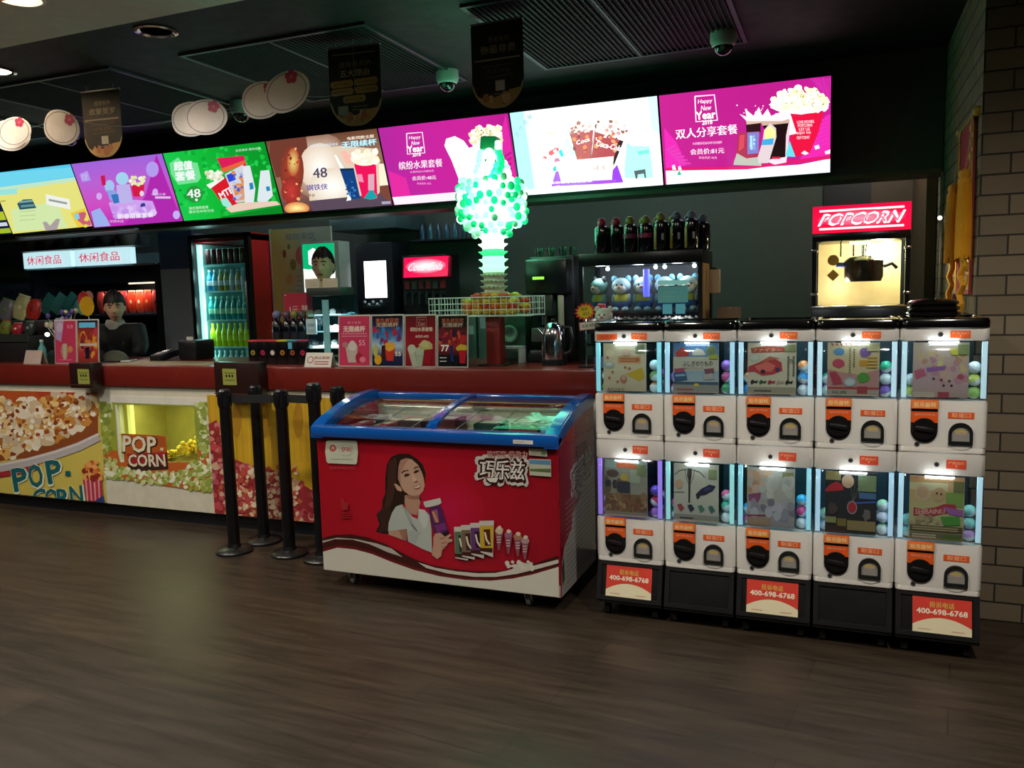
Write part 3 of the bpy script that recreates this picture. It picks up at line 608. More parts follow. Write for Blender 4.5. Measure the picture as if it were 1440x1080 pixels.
@card(0)
def _(a):
    a.grad(['cdc2a0', 'c9bf9f', 'b9a98c']); a.ell(15, 20, 10, 7, 'd8cfae'); a.rect(34, 27, 88, 42, 'cf9f6e'); a.bars(38, 31, 80, 2.5, 'a8573a', 2, 5); a.ell(80, 34, 5, 5, 'b8643c')
    a.poly([(52, 64), (92, 50), (96, 72), (84, 78)], 'c3a52c'); a.ell(48, 75, 8, 9, 'a5705c'); a.ell(48, 72, 5, 5, 'c49a84'); a.ell(14, 45, 13, 7, '9fb0ac'); a.ell(14, 43, 8, 4, 'c9cfc4')
    for x, y in ((10, 30), (22, 60), (14, 72), (34, 80), (52, 50), (62, 52)): a.ell(x, y, 3, 3, 'b4614a', 8)
    a.rect(76, 2, 97, 20, '8a9474'); a.rect(79, 5, 94, 17, '72805f'); a.text('あそびます', 30, 96, 7, '4a3630', 40); a.ell(54, 18, 9, 8, 'cfb49c')
@card(1)
def _(a):
    a.grad(['3f6f9f', '86a4b8', 'b3b6ac']); a.rect(0, 28, 100, 56, 'b9b6a4'); a.poly([(4, 20), (18, 8), (36, 18), (34, 26), (8, 28)], 'b8433c'); a.poly([(42, 20), (52, 10), (66, 14), (72, 24), (44, 25)], 'd3cdb8'); a.ell(84, 15, 11, 11, '7f9064'); a.ell(84, 15, 8, 8, '6f7d58')
    a.text('ふしぎのりもの', 54, 41, 11, '2a2a26', 66, -.02, .02); a.text('めいこうじょう', 45, 51, 5, '4a4a42', 40); a.poly([(2, 52), (24, 50), (26, 58), (4, 60)], 'a84a5c'); a.poly([(68, 52), (90, 50), (90, 60), (72, 62)], '7c4a5a')
    a.poly([(0, 60), (28, 58), (32, 74), (4, 78)], '33587c'); a.poly([(4, 64), (26, 62), (28, 66), (6, 68)], '8aa4b8'); a.poly([(66, 64), (86, 60), (92, 72), (70, 74)], 'a9a49a'); a.rect(0, 78, 100, 84, '3f556c'); a.rect(0, 84, 100, 100, '8d8c82'); a.ell(52, 84, 6, 3, 'c9b63c'); a.bars(8, 92, 44, 3, 'a3484a', 1); a.poly([(78, 26), (98, 22), (98, 32), (80, 32)], 'a5a838')
@card(2)
def _(a):
    a.bg('c4bba2'); a.poly([(6, 10), (40, 6), (78, 8), (78, 18), (8, 20)], 'a4473a'); a.text('ファイター', 40, 14, 7, 'dcc98c', 60); a.ell(14, 29, 12, 8, 'a9b0a4'); a.ell(14, 29, 9, 6, 'bfc0b0')
    a.poly([(2, 46), (24, 38), (50, 28), (70, 38), (72, 54), (50, 62), (30, 64), (14, 56), (0, 58)], 'b43a3e'); a.poly([(14, 46), (40, 36), (58, 44), (50, 56), (24, 56)], 'cf6a5e'); a.ell(32, 56, 5, 4, '2c2430'); a.ell(62, 52, 5, 4, '4a2f5c'); a.poly([(20, 40), (46, 26), (66, 30), (40, 36)], 'b3604a')
    for i, c in enumerate(['22282a', '2c5a3c', 'a03038', 'a89a8a', '1e2226']): a.poly([(6+i*18, 76), (10+i*18, 72), (16+i*18, 75), (22+i*18, 73), (20+i*18, 79), (14+i*18, 78), (8+i*18, 82)], c, i > 0)
    a.text('変形', 90, 35, 9, '3a3630', 8); a.bars(82, 26, 86, 2, '4a463e', 12, 4); a.bars(93, 26, 97, 2, '4a463e', 10, 4); a.rect(76, 4, 99, 17, '8a9064'); a.rect(0, 86, 100, 100, '98907c'); a.bars(14, 92, 50, 3.4, '55504a')
@card(3)
def _(a):
    a.grad(['c6b893', 'c2ae84', 'b09a80']); a.poly([(0, 50), (30, 56), (60, 60), (100, 50), (100, 84), (0, 84)], 'b0807a')
    for i in range(5): a.poly([(6+i*9, 1), (9+i*9, 1), (13+i*9, 6), (8+i*9, 5)], 'b84a48', i > 0)
    a.ell(22, 17, 11, 7, '5b8fb4', 12, jag=.12); a.ell(22, 39, 12, 9, 'b8485c', 12, jag=.15); a.ell(72, 18, 11, 9, '7a5a92', 12, jag=.12); a.rect(62, 33, 80, 44, 'c38d30'); a.ell(70, 66, 12, 10, '4e8a38', 12, jag=.1); a.poly([(4, 56), (16, 54), (26, 66), (30, 78), (12, 80)], 'a23c4c')
    a.ell(44, 74, 12, 9, '8fa3a8'); a.ell(44, 74, 9, 6, 'b3bcb8'); a.bars(42, 10, 45, 2, '5c5446', 11, 4.5); a.bars(50, 12, 53, 2, '5c5446', 8, 4.5); a.rect(0, 84, 100, 88, 'a2383c'); a.rect(0, 88, 100, 100, 'a09484'); a.rect(58, 82, 78, 96, '973a3e'); a.text('玩具', 24, 94, 6, '4a3c38', 30); a.rect(76, 2, 99, 16, 'b3ac7c'); a.bars(76, 26, 96, 3, 'c9a24c', 4, 6)
@card(4)
def _(a):
    a.grad(['bfae9c', 'bda49a', 'b3949a', 'a68c84']); a.blobs((2, 20, 98, 50), 26, (3, 6), ['c9b07a', 'b98a6c', 'c7a29c', 'c9c27c', 'b3808c'], .2); a.blobs((4, 50, 96, 80), 20, (4, 8), ['b3808c', 'c2a08c', 'a8788a', 'bb9a90'], .2)
    a.poly([(24, 46), (60, 42), (58, 50), (26, 54)], '8a5a9a'); a.poly([(2, 52), (20, 48), (24, 60), (6, 68)], 'b35a72'); a.ell(86, 62, 6, 5, 'b04a5a')
    for x, y in ((38, 66), (52, 68), (66, 70), (70, 78), (56, 78)): a.ell(x, y, 2.6, 2.2, '4a3230', 7)
    a.rect(46, 90, 66, 100, '9a3a4a'); a.rect(2, 90, 40, 100, 'b3a594'); a.poly([(66, 12), (80, 10), (80, 24), (68, 22)], 'c9c24c'); a.rect(80, 4, 99, 22, '86905c')
@card(5)
def _(a):
    a.bg('8f8a7c'); a.rect(0, 0, 100, 14, '8fa39c'); a.poly([(26, 4), (56, 3), (78, 7), (76, 14), (28, 13)], 'c0603c'); a.ell(18, 24, 15, 7, '5c4a44'); a.ell(46, 32, 9, 9, 'b39a44'); a.rect(60, 16, 84, 40, '9ba08c'); a.rect(76, 6, 97, 26, '7d865c')
    a.blobs((0, 36, 60, 60), 18, (5, 9), ['5a463e', '6f5a4a', '3c3640', '7a5a4c'], .25); a.rect(30, 38, 60, 58, '3a3a48'); a.rect(0, 60, 100, 92, '7a5a42'); a.blobs((0, 62, 100, 90), 40, (3, 8), ['8a6a4c', '6c4a3a', '9a7c5c', '7c4438'], .25); a.rect(0, 92, 100, 100, '8a8278')
@card(6)
def _(a):
    a.grad(['b9b4a4', 'bdb9aa', 'aaa79e']); a.poly([(31, 8), (41, 8), (40, 22), (38, 30), (37, 68), (33, 68), (33, 30), (30, 20)], '33302c'); a.line([(2, 20), (14, 12), (30, 10)], 1.6, '4a463e'); a.line([(42, 10), (58, 13), (70, 22)], 1.6, '4a463e'); a.line([(26, 10), (28, 24), (33, 34)], 1, '4a463e'); a.line([(47, 10), (44, 24), (38, 34)], 1, '4a463e'); a.line([(33, 10), (35, 34)], 1, '6a665c')
    a.poly([(50, 52), (62, 42), (80, 34), (94, 36), (88, 44), (72, 52), (60, 54), (56, 60), (52, 60)], '2a2a40'); a.ell(76, 42, 9, 3.5, '3e3e6c', rot=-.3)
    for i, c in enumerate(['a3404a', '2c3440', '4a7a62', '3c6a62']): a.poly([(8+i*23, 72), (17+i*23, 70), (24+i*23, 78), (16+i*23, 84), (12+i*23, 80)], c, i > 0)
    a.ell(12, 36, 9, 8, 'bf9a80'); a.line([(0, 50), (24, 49)], 1.5, '8a8a80'); a.rect(78, 8, 96, 24, '8a926a'); a.rect(0, 88, 100, 100, '8e8c84'); a.bars(14, 93, 44, 3, '4a4a46')
@card(7)
def _(a):
    a.grad(['b3aea0', 'aaa69c', '8e8a90']); a.blobs((0, 8, 40, 40), 12, (5, 9), ['c29a80', 'b3876c', 'c4a894'], .2); a.ell(42, 10, 12, 7, 'c4a284'); a.rect(74, 6, 97, 22, '86865a'); a.poly([(2, 46), (30, 42), (28, 52), (22, 62), (4, 58)], '8a4a6c')
    a.blobs((30, 20, 95, 45), 16, (6, 9), ['b4b4ac', 'a3a8a4', 'bfbcb0'], .15); a.blobs((4, 50, 96, 84), 18, (6, 10), ['8c8894', 'a3a0a6', '75707e', 'aeaab0'], .15); a.rect(2, 84, 50, 98, 'a0826c'); a.line([(0, 82), (40, 80)], 2.5, '8a3a5c')
@card(8)
def _(a):
    a.bg('2c2a2e'); a.rect(0, 0, 30, 14, '9a8a5c'); a.poly([(0, 30), (8, 22), (22, 16), (34, 22), (36, 30), (0, 34)], 'b03038'); a.ell(44, 15, 12, 11, 'c9a688'); a.ell(44, 15, 10, 9, 'c2a080'); a.rect(64, 4, 99, 30, '7a8a64'); a.rect(66, 32, 99, 42, '4a6a94'); a.line([(56, 50), (99, 46)], 3, '3c5ca8')
    for x in (50, 58, 66, 74): a.line([(54, 48), (x, 20)], .8, '6a6a60')
    a.ell(53, 57, 10, 11, '8a8a90'); a.ell(53, 57, 8, 9, 'b02c34'); a.ell(14, 60, 10, 10, '4a3e3c', jag=.2); a.ell(82, 68, 8, 9, '6c625c', jag=.2); a.rect(0, 74, 22, 84, '8a8a5c'); a.rect(24, 76, 42, 88, '7a6a34'); a.rect(44, 78, 99, 94, '8e7a50'); a.rect(0, 88, 44, 100, '3a2a24')
@card(9)
def _(a):
    a.grad(['bf8a5c', 'b3a878', 'a8a07c']); a.rect(0, 10, 70, 22, 'bfb48c'); a.ell(24, 26, 15, 13, 'c2a486'); a.ell(24, 26, 11, 9, 'b99474'); a.ell(54, 28, 13, 11, 'b3926c', jag=.1); a.ell(50, 26, 2, 2, '4a3228', 7); a.ell(58, 27, 2, 2, '4a3228', 7)
    a.poly([(66, 24), (98, 22), (98, 46), (68, 46)], '7a944c'); a.rect(80, 6, 99, 24, '6c6c44'); a.poly([(8, 50), (24, 52), (48, 48), (64, 42), (84, 42), (88, 54), (70, 56), (50, 60), (30, 66), (8, 62)], 'a8343e'); a.poly([(60, 46), (98, 50), (98, 60), (74, 58)], '9a5a9c')
    a.text('SHIBAINU', 38, 55, 8, 'd2a49c', 54, -.06, .03); a.poly([(58, 62), (92, 60), (94, 74), (64, 76)], '4e8a3c'); a.blobs((2, 64, 56, 76), 12, (4, 7), ['8a7a5c', 'a3906c'], .2); a.rect(2, 77, 98, 86, '5c4c38'); a.bars(6, 79, 90, 2, 'a3906c', 2, 3.5); a.rect(2, 88, 98, 99, '6c6248'); a.bars(6, 91, 50, 2, 'bfb08c', 2, 3.5); a.rect(60, 90, 94, 98, '54682e')
def led(c, s): return M(c, .3, emit=s)
def machine(ci, upper, k, label, ledc, leds):
    x = GX0+CW*(ci+.5); z0 = .805 if upper else .25
    t = thing('capsule_toy_machine', label, 'capsule machine', (x, GY, z0), 'capsule toy machines stacked two high'); w = CW-.003
    b = MB(); o = rr(w, DEP, .022); o2 = rr(w-.012, DEP-.01, .018)
    stack(b, [(.0, sh(rr(w-.008, DEP, .02), 0, .004)), (.004, sh(rr(w-.004, DEP, .02))), (.022, sh(rr(w-.004, DEP, .02))), (.0225, o2), (.026, o2), (.0262, o), (.196, o), (.204, sh(o2, 0, .002))], GW)
    b.box((-.005, .37, .1), (.2, .02, .16), GW2, .004)
    b.build('body', t)
    b = MB(); zt = .48 if upper else .555; zb = .430 if upper else .47
    stack(b, [(zb, sh(o2, 0, .006)), (zb+.004, sh(o, 0, .004)), (zt-.008, sh(o, 0, .004)), (zt, sh(o2, 0, .004))], GW)
    b.build('header', t)
    if upper:
        c = MB(); stack(c, [(zt, sh(rr(w+.001, DEP+.012, .03), 0, -.004)), (zt+.024, sh(rr(w+.001, DEP+.012, .03), 0, -.004)), (zt+.034, sh(rr(w-.008, DEP-.002, .03), 0, .002)), (zt+.0345, sh(rr(w-.03, DEP-.02, .03), 0, .01)), (zt+.029, sh(rr(w-.036, DEP-.026, .03), 0, .013))], BLACKG)
        c.build('lid', t)
    # inner back and floor, window cover
    b = MB(); b.bx(-w/2+.012, w/2-.012, DEP-.03, DEP-.012, .204, zb, M('5f8690', .35)); b.bx(-.078, .06, .05, DEP-.03, .206, zb-.02, M('1a242a', .5)); b.build('hopper', t)
    b = MB(); H_ = zb-.204; ls = []
    for i in range(9):
        u = i/8; g = math.sin(PI*u)**.6 if 0 < u < 1 else 0
        ls.append((.204+H_*u, [(px*(1+.0*g), py - .034*g*(1-py/DEP) if py < DEP*.7 else py) for px, py in rr(w-.006, DEP-.02, .035)]))
    stack(b, ls, CLEAR, cap=False); b.build('window', t)
    b = MB(); a = Art(b, (-.106, .0, zb-.006), (1, 0, 0), (0, -.03, -1), .188, zb-.006-.216, mat=PRINT); CARDS[k](a)
    b.bx(-.106, .082, .0015, .003, .217, zb-.006, WHITE); cv = b.build('display_card', t)
    # glowing strips stand in for the pale blue shine of the plastic edges
    for sx in (-1, 1):
        s = MB(); s.bx(sx*(w/2-.016)-.009, sx*(w/2-.016)+.009, .012, .022, .212, zb-.004, led(ledc, .26+leds*.025)); s.build('light_strip', t)
    s = MB(); s.bx(-.055, .045, -.020, -.012, zb-.006, zb-.002, led('f4fbff', 12)); s.build('light_strip', t)  # top strip set inside the bulge to light the card face
    for lx in (-.10, .10):  # added point lights brighten the capsules and hopper
        l = bpy.data.lights.new('window_fill_light', 'POINT'); l.energy = .16; l.color = lin(ledc)[:3]; l.shadow_soft_size = .01; lo = bpy.data.objects.new('window_fill_light', l); C.objects.link(lo); lo.parent = t; lo.location = (lx, .022, zb-.03)
    # coin dial
    d = MB(); O_ = M('d9561c', .35, var=.03); c0 = -.062
    st = [(c0-.046, .168), (c0+.046, .168)] + [(c0+.046*math.cos(q), .086-.046*math.sin(q)) for q in [PI*i/14 for i in range(15)]]
    d.prism(st, lambda u, v, w_: (u, w_, v), -.006, .001, BLACK); d.bx(c0-.046, c0+.046, -.0085, -.0055, .118, .160, O_)
    d.box((c0, -.006, .188), (.094, .014, .034), O_, .003)
    a = Art(d, (c0-.045, -.0134, .203), (1, 0, 0), (0, 0, -1), .09, .03, mat=PRINT); a.bg('e08038'); a.text('投币旋转', 50, 50, 62, 'f2d8a4', 84, off=.02)
    a = Art(d, (c0-.045, -.0087, .159), (1, 0, 0), (0, 0, -1), .09, .04, mat=PRINT); a.text('顺时针转动', 50, 24, 24, 'eaa890', 78)
    dl = d.build('coin_dial', t)
    h = MB(); h.cyl((c0, -.006, .094), (c0, -.014, .094), .043, BLACK, .041, seg=32); h.box((c0, -.018, .094), (.068, .014, .017), M('151517', .3), .006, (0, .15, 0)); h.lathe((0, 0, 0), [(0, 0)], BLACK, 3) if 0 else None
    h.cyl((c0-.0, -.0146, .094), (c0, -.0147, .094), .012, M('3a1414', .4), seg=12); h.build('handle', dl)
    # outlet
    e = MB(); q0 = .062; ar = lambda R, zc, bt: [(q0-R, bt)] + [(q0-R*math.cos(q), zc+R*math.sin(q)) for q in [PI*i/16 for i in range(17)]] + [(q0+R, bt)]
    A1 = ar(.041, .080, .036); A2 = ar(.030, .078, .050); n = len(A1); fnn = lambda u, v, w_: (u, w_, v)
    vs = [fnn(u, v, -.010) for u, v in A1]+[fnn(u, v, -.010) for u, v in A2]+[fnn(u, v, .002) for u, v in A1]+[fnn(u, v, .002) for u, v in A2]
    fs = []
    for i in range(n): j = (i+1) % n; fs += [[i, j, n+j, n+i], [i, 2*n+i, 2*n+j, j], [n+i, n+j, 3*n+j, 3*n+i]]
    e.add(vs, fs, M('1c1e1e', .2, coat=.4)); ot = e.build('capsule_outlet', t)
    p = MB(); p.prism(A2, fnn, -.0035, -.001, M('8f8c88', .3)); a = Art(p, (q0-.03, -.0036, .108), (1, 0, 0), (0, 0, -1), .06, .058, mat=PSEMI); a.ell(50, 38, 34, 13, 'b9a24a', 16); a.ell(50, 50, 38, 9, 'a8968c', 12); p.build('flap', ot)
    tr = MB(); tr.prism([(q0-.036, .036)]+[(q0-.036*math.cos(q), .036-.020*math.sin(q)) for q in [PI*i/12 for i in range(13)]]+[(q0+.036, .036)], fnn, -.003, .0, M('c9c6c0', .3)); tr.build('tray', t)
    # stickers and locks
    s = MB(); a = Art(s, (.018, -.0012, .160), (1, 0, 0), (0, 0, -1), .088, .024, mat=PRINT); s.bx(.018, .106, -.0012, .0004, .136, .160, O_); a.bg('d9561c'); a.text('取蛋口', 50, 50, 70, 'f0c49a', 72, off=.01); s.build('sticker', t)
    zc = zb+.010 if upper else .497; s = MB(); s.bx(.018, .085, .0022, .0046, zc, zc+(.027 if upper else .034), O_); a = Art(s, (.018, .0021, zc+(.027 if upper else .034)), (1, 0, 0), (0, 0, -1), .067, .027 if upper else .034, mat=PRINT); a.bg('dd5a1e' if upper else 'c94426'); a.text('严禁拍打', 50, 35, 34, 'f0b890', 84); a.poly([(46, 62), (54, 62), (50, 84)], 'f4d0a0'); s.build('sticker', t)
    if upper and ci == 0:
        s = MB(); s.bx(-.135, -.045, .0022, .0046, zc, zc+.024, O_); a = Art(s, (-.135, .0021, zc+.024), (1, 0, 0), (0, 0, -1), .09, .024, mat=PRINT); a.bg('d9561c'); a.text('扭蛋机', 50, 50, 66, 'a83a14', 70, off=.02); s.build('sticker', t)
    for lx, lz, ly in ((-.015, zc+.014, .004), (-.085, .034, -.0)):
        s = MB(); s.cyl((lx, ly+.002, lz), (lx, ly-.004, lz), .009, M('8b8c8e', .25, .8), seg=16); s.cyl((lx, ly-.004, lz), (lx, ly-.005, lz), .005, M('3a3a3c', .3, .6), seg=10); s.build('lock', t)
    return t, x, z0, zb
DS = ['pale cream card of small round faces, leftmost in the top row', 'card of toy vehicles under a blue sky', 'card showing a red toy plane and five small tools', 'beige card of coloured toys: blue, pink, purple, orange', 'pinkish beige card dotted with little faces, nearest the pillar',
      'brown card with an orange title, leftmost in the lower row', 'white card showing a dark mast and a dark blue toy gun', 'pale grey card with purple corner and round toys', 'black card with a red ball in a ring', 'tan card with a wavy red SHIBAINU title']
LEDS = [('9ff0ff', 4), ('bfeaff', 6), ('cdefff', 6), ('d6f2ff', 7), ('d6f2ff', 6), ('b48cff', 6), ('b0f0f0', 5), ('a8ecff', 5), ('c4e6ff', 6), ('cdeeff', 6)]
PAL = [['e8a05c', 'c468c8', 'e8e4dc', '8ab06a'], ['d2609a', '4e9a6a', 'dfe8ec', 'a06ac4'], ['e8945c', '3c9ae0', 'd8e6ee', 'c85ab4'], ['b85ab0', '3cb48a', 'd8ecea', '8468c0'], ['9ac46a', '5cb89a', 'dfeef0', 'c8d86a'],
       ['c43a5c', 'b07ad8', 'd8d0f0', '6a5ac0'], ['d8608a', '4ec0a0', 'dff2f0', '8a9ae0'], ['3c6ae0', '3cb4e8', 'e05a9a', 'dfe8f0'], ['9ad4a0', '6a4ac8', 'a9e0b4', 'dfe0f4'], ['8ad4cc', 'c09ad0', 'd8f0ee', '8ac8c0']]
def capsule(c1, r=.024):
    b = MB(); b.ball((0, 0, 0), r, M('e6eef0', .1, var=0, coat=.5), 16, 8, lambda p: Vector((p.x, p.y, min(p.z, .0008)))); o = b.build('toy_capsule')
    b = MB(); b.ball((0, 0, 0), r*1.01, M(c1, .12, var=0, coat=.5), 16, 8, lambda p: Vector((p.x, p.y, max(p.z, -.0005)))); b.build('cap', o); return o
protos = {}
for i in range(10):
    ci, up = i % 5, i < 5
    t, x, z0, zb = machine(ci, up, i, 'white capsule toy machine, '+DS[i], *LEDS[i])
    q = random.Random(i)
    lab = 'toy capsule seen through the window of the machine with the '+DS[i].split(',')[0].split(' card')[0]+' card'
    lab = ' '.join(lab.split()[:16])
    spots = []
    for sx, n in ((1, 7), (-1, 4)):
        for j in range(n):
            xx = .108
            yy = [.052, .110, .168][j % 3]; zz = z0+.2285+.0485*(j//3)
            if sx < 0: xx = -.1045
            spots.append((x+xx, GY+yy, zz))
    for j, p in enumerate(spots):
        c = PAL[i][(j+i) % 4]; key = c
        if key not in protos:
            o = protos[key] = capsule(c); tag(o, lab, 'toy capsule', 'toy capsules in the machine %s' % DS[i].split(',')[0]); o.location = p
        else:
            o = clone(protos[key], p, label=lab, group='toy capsules in the machine %s' % DS[i].split(',')[0])
        o.rotation_euler = (q.uniform(-.8, .8), q.uniform(-.8, .8), q.uniform(0, 6))
# stands
for ci in range(5):
    x = GX0+CW*(ci+.5)
    lab = ['black wheeled stand under the leftmost machines, red phone sticker on it', 'plain black wheeled stand under the second column of machines', 'black wheeled stand with red phone sticker under the middle machine column', 'plain black wheeled stand with a grey sheen, second from the pillar', 'black wheeled stand with red phone sticker nearest the brick pillar'][ci]
    t = thing('machine_stand', lab, 'stand', (x, GY, 0), 'black stands under the capsule machines'); w = CW-.012
    b = MB(); fn2 = lambda u, v, w_: (w_, u, v)
    b.prism([(.012, .249), (DEP-.01, .249), (DEP-.01, .07), (-.03, .07), (-.03, .085)], fn2, -w/2, w/2, M('121214', .42)); b.build('base', t)
    b = MB(); th = math.atan2(.042, .164)
    # raised frame round the sloping front panel
    P0 = Vector((0, .012, .249)); dv = (Vector((0, -.03, .085))-P0)
    def onp(u, v, e): return Vector((u, 0, 0))+P0+dv*v+Vector((0, -math.cos(th), -.0)).normalized()*e
    for u0, u1, v0, v1 in ((-w/2, -w/2+.02, 0, 1), (w/2-.02, w/2, 0, 1), (-w/2+.02, w/2-.02, 0, .08), (-w/2+.02, w/2-.02, .9, 1)):
        vs = [onp(u, v, e) for e in (-.002, .007) for u, v in ((u0, v0), (u1, v0), (u1, v1), (u0, v1))]
        b.add(vs, [[3, 2, 1, 0], [4, 5, 6, 7], [0, 1, 5, 4], [1, 2, 6, 5], [2, 3, 7, 6], [3, 0, 4, 7]], M('101012', .42))
    b.build('panel_frame', t)
    if ci in (0, 2, 4):
        b = MB(); O0 = onp(-.105+(.02 if ci == 4 else 0), .10, .0028); dn_ = dv.normalized(); W_ = .205; Hh = dv.length*.82
        a = Art(b, O0, (1, 0, 0), dn_, W_, Hh, [(0, 0), (100, 0), (100, 62), (0, 62)], PRINT)
        vs = [O0+Vector((0, .0012, 0)), O0+Vector((W_, .0012, 0)), O0+Vector((W_, .0012, 0))+dn_*Hh, O0+Vector((0, .0012, 0))+dn_*Hh]; b.add(vs, [[0, 1, 2, 3]], WHITE)
        a.bg('c9382a'); arc_ = [(100*i/16, 34+14*((i/8-1)**2)) for i in range(17)]; a.poly(arc_+[(100, 62), (0, 62)], 'd8cfae'); a.text('投诉电话', 50, 12, 10, 'c9b44c', 42, off=.02); a.text('400-698-6768', 50, 24, 9, 'e8dcc8', 86, off=.04)
        a.bars(10, 54, 32, 1.6, 'c99a84', 1); a.bars(66, 54, 88, 1.6, 'c99a84', 1); b.build('sticker', t)
    for sx in (-.11, .11):
        for y in (.03, .3):
            c = MB(); c.cyl((sx, y, .07), (sx, y, .05), .012, M('2a2a2c', .4), seg=12); c.cyl((sx-.012, y, .025), (sx+.012, y, .025), .025, M('1c1c1e', .4), seg=18); c.build('castor', t)
# ================================================================ menu screens
EX = [-7.70, -6.735, -5.773, -4.812, -3.854, -2.923, -1.965, -1.019, -.064]
YT, ZT, YB2, ZB2 = 4.93, 2.59, 5.10, 2.097
SRC = [None, [(-16.4, 244.3), (99.4, 230.9), (131.5, 320.2), (17.6, 328.8)], [(99.4, 230.9), (228.3, 215.9), (258.1, 310.6), (131.5, 320.2)], [(228.3, 215.9), (372.6, 199.1), (399.1, 300.0), (258.1, 310.6)],
       [(372.6, 199.1), (530.7, 180.7), (552.9, 288.4), (399.1, 300.0)], [(530.7, 180.7), (715.6, 159.1), (732.1, 274.9), (552.9, 288.4)], [(715.6, 159.1), (925.1, 134.8), (934.0, 259.7), (732.1, 274.9)], [(925.1, 134.8), (1170.4, 106.2), (1168.9, 242.0), (934.0, 259.7)]]
def G(x0, y0, k=4.):      # points given on a k-times enlarged crop whose corner is (x0, y0)
    return lambda pts: [(x0+x/k, y0+y/k) for x, y in pts]
def s0(a):
    a.bg('12224a'); a.rect(0, 62, 100, 76, 'c8d838'); a.rect(0, 90, 100, 98, 'b8d030'); a.rect(60, 80, 99, 86, 'e8f0f4'); a.rect(4, 8, 80, 50, '1c4a80'); a.rect(10, 14, 40, 40, 'c8d838')
def s1(a):
    g = G(0, 200); P = lambda p, c: a.poly(g(p), c)
    P([(-80, 150), (420, 115), (440, 215), (-80, 290)], '58d0f4'); P([(-80, 180), (410, 140), (430, 190), (-80, 260)], '74dcf6'); P([(-80, 262), (430, 195), (450, 240), (-80, 310)], 'c4eccc'); P([(-80, 290), (445, 215), (540, 470), (60, 530)], 'ece884'); P([(60, 380), (320, 330), (380, 480), (80, 500)], 'd8eeb0')
    P([(-20, 270), (95, 262), (97, 290), (-20, 300)], '9ce8e8'); P([(95, 345), (130, 322), (180, 320), (205, 370), (110, 380)], '2c5a6c'); P([(104, 332), (180, 325), (186, 334), (106, 342)], '8cb0a8'); P([(115, 355), (190, 348), (195, 360), (118, 367)], '6c98a0')
    P([(258, 292), (392, 320), (400, 378), (262, 350)], 'f4f8f0'); P([(275, 318), (380, 338), (380, 350), (276, 330)], '9aa49c'); P([(400, 400), (480, 370), (520, 470), (440, 480)], 'f0d040')
    P([(240, 450), (262, 446), (282, 470), (318, 430), (340, 432), (322, 492), (258, 498)], 'b0a4a4'); P([(430, 400), (480, 390), (520, 460), (480, 470), (440, 440)], 'd06078'); P([(418, 405), (446, 398), (452, 430), (428, 436)], '8ad4e8'); a.blobs((70+50, 290+12, 130, 318), 14, (1.5, 3), ['d86080', 'f0e060', 'e89aa8'], .2)
    for i in range(3): P([(110, 390+i*24), (200, 382+i*24), (200, 386+i*24), (110, 394+i*24)], 'b8cc90')
    P([(0, 330), (30, 326), (32, 332), (2, 336)], 'b4a050')
def s2(a):
    a.grad(['a468e0', 'c064d8', 'd450c8', 'c42ab8']); g = G(0, 200); P = lambda p, c: a.poly(g(p), c)
    P([(880, 60), (1010, 400), (1030, 440), (700, 470), (820, 300)], 'b42cb4'); P([(510, 390), (560, 370), (600, 430), (620, 470), (530, 478)], 'a0b4f4')
    P([(445, 180), (490, 160), (510, 215), (460, 225)], 'b49cf0'); a.text('优惠', 118, 249, 9, 'd8c4fc', 9)
    a.ell(215, 238, 9, 11, 'b8a0f4'); a.ell(139, 276, 4, 5, 'd8b0f4'); a.ell(219, 270, 4, 5, 'd8b0f4'); a.ell(249, 302, 5, 6, 'c8b8fc')
    # plain pale toys and cups on a cloud (generic stand-ins)
    P([(610, 340), (700, 320), (860, 330), (880, 380), (860, 420), (680, 425), (630, 400)], 'd4a4f4'); a.blobs((158, 290, 216, 304), 26, (3, 5), ['d8b4f8', 'c898f0', 'e4c8fa'], .1)
    a.ell(172, 251, 9, 9, 'a8d8f4'); P([(655, 240), (730, 236), (750, 340), (660, 345)], 'c0b8f0'); a.ell(154, 262, 7, 9, 'a8c8f4'); P([(600, 270), (650, 270), (665, 330), (620, 330)], '8ca8e8'); P([(565, 190), (590, 185), (596, 240), (574, 244)], 'cc1c58')
    P([(625, 295), (665, 290), (672, 340), (640, 345)], '3a78c0'); P([(738, 240), (815, 236), (808, 305), (752, 305)], 'd81c48'); a.blobs((184, 249, 203, 259), 16, (2, 3.4), ['f0f0c0', 'e4ecb0', 'fcfce0'], .2); a.ell(200, 272, 3, 4, 'e8e0f0'); P([(795, 345), (815, 340), (822, 358), (790, 365)], '303c90')
    a.text('新春甜蜜套餐', 191, 303, 7, 'f4e8fc', 50, -.06, .05); a.text('情侣分享', 224, 273, 3.5, 'f0d8f4', 20); a.rect(219, 276, 241, 279, 'e8c4f0'); a.text('仅限本店', 164, 311, 3.5, 'e8d8f8', 20)
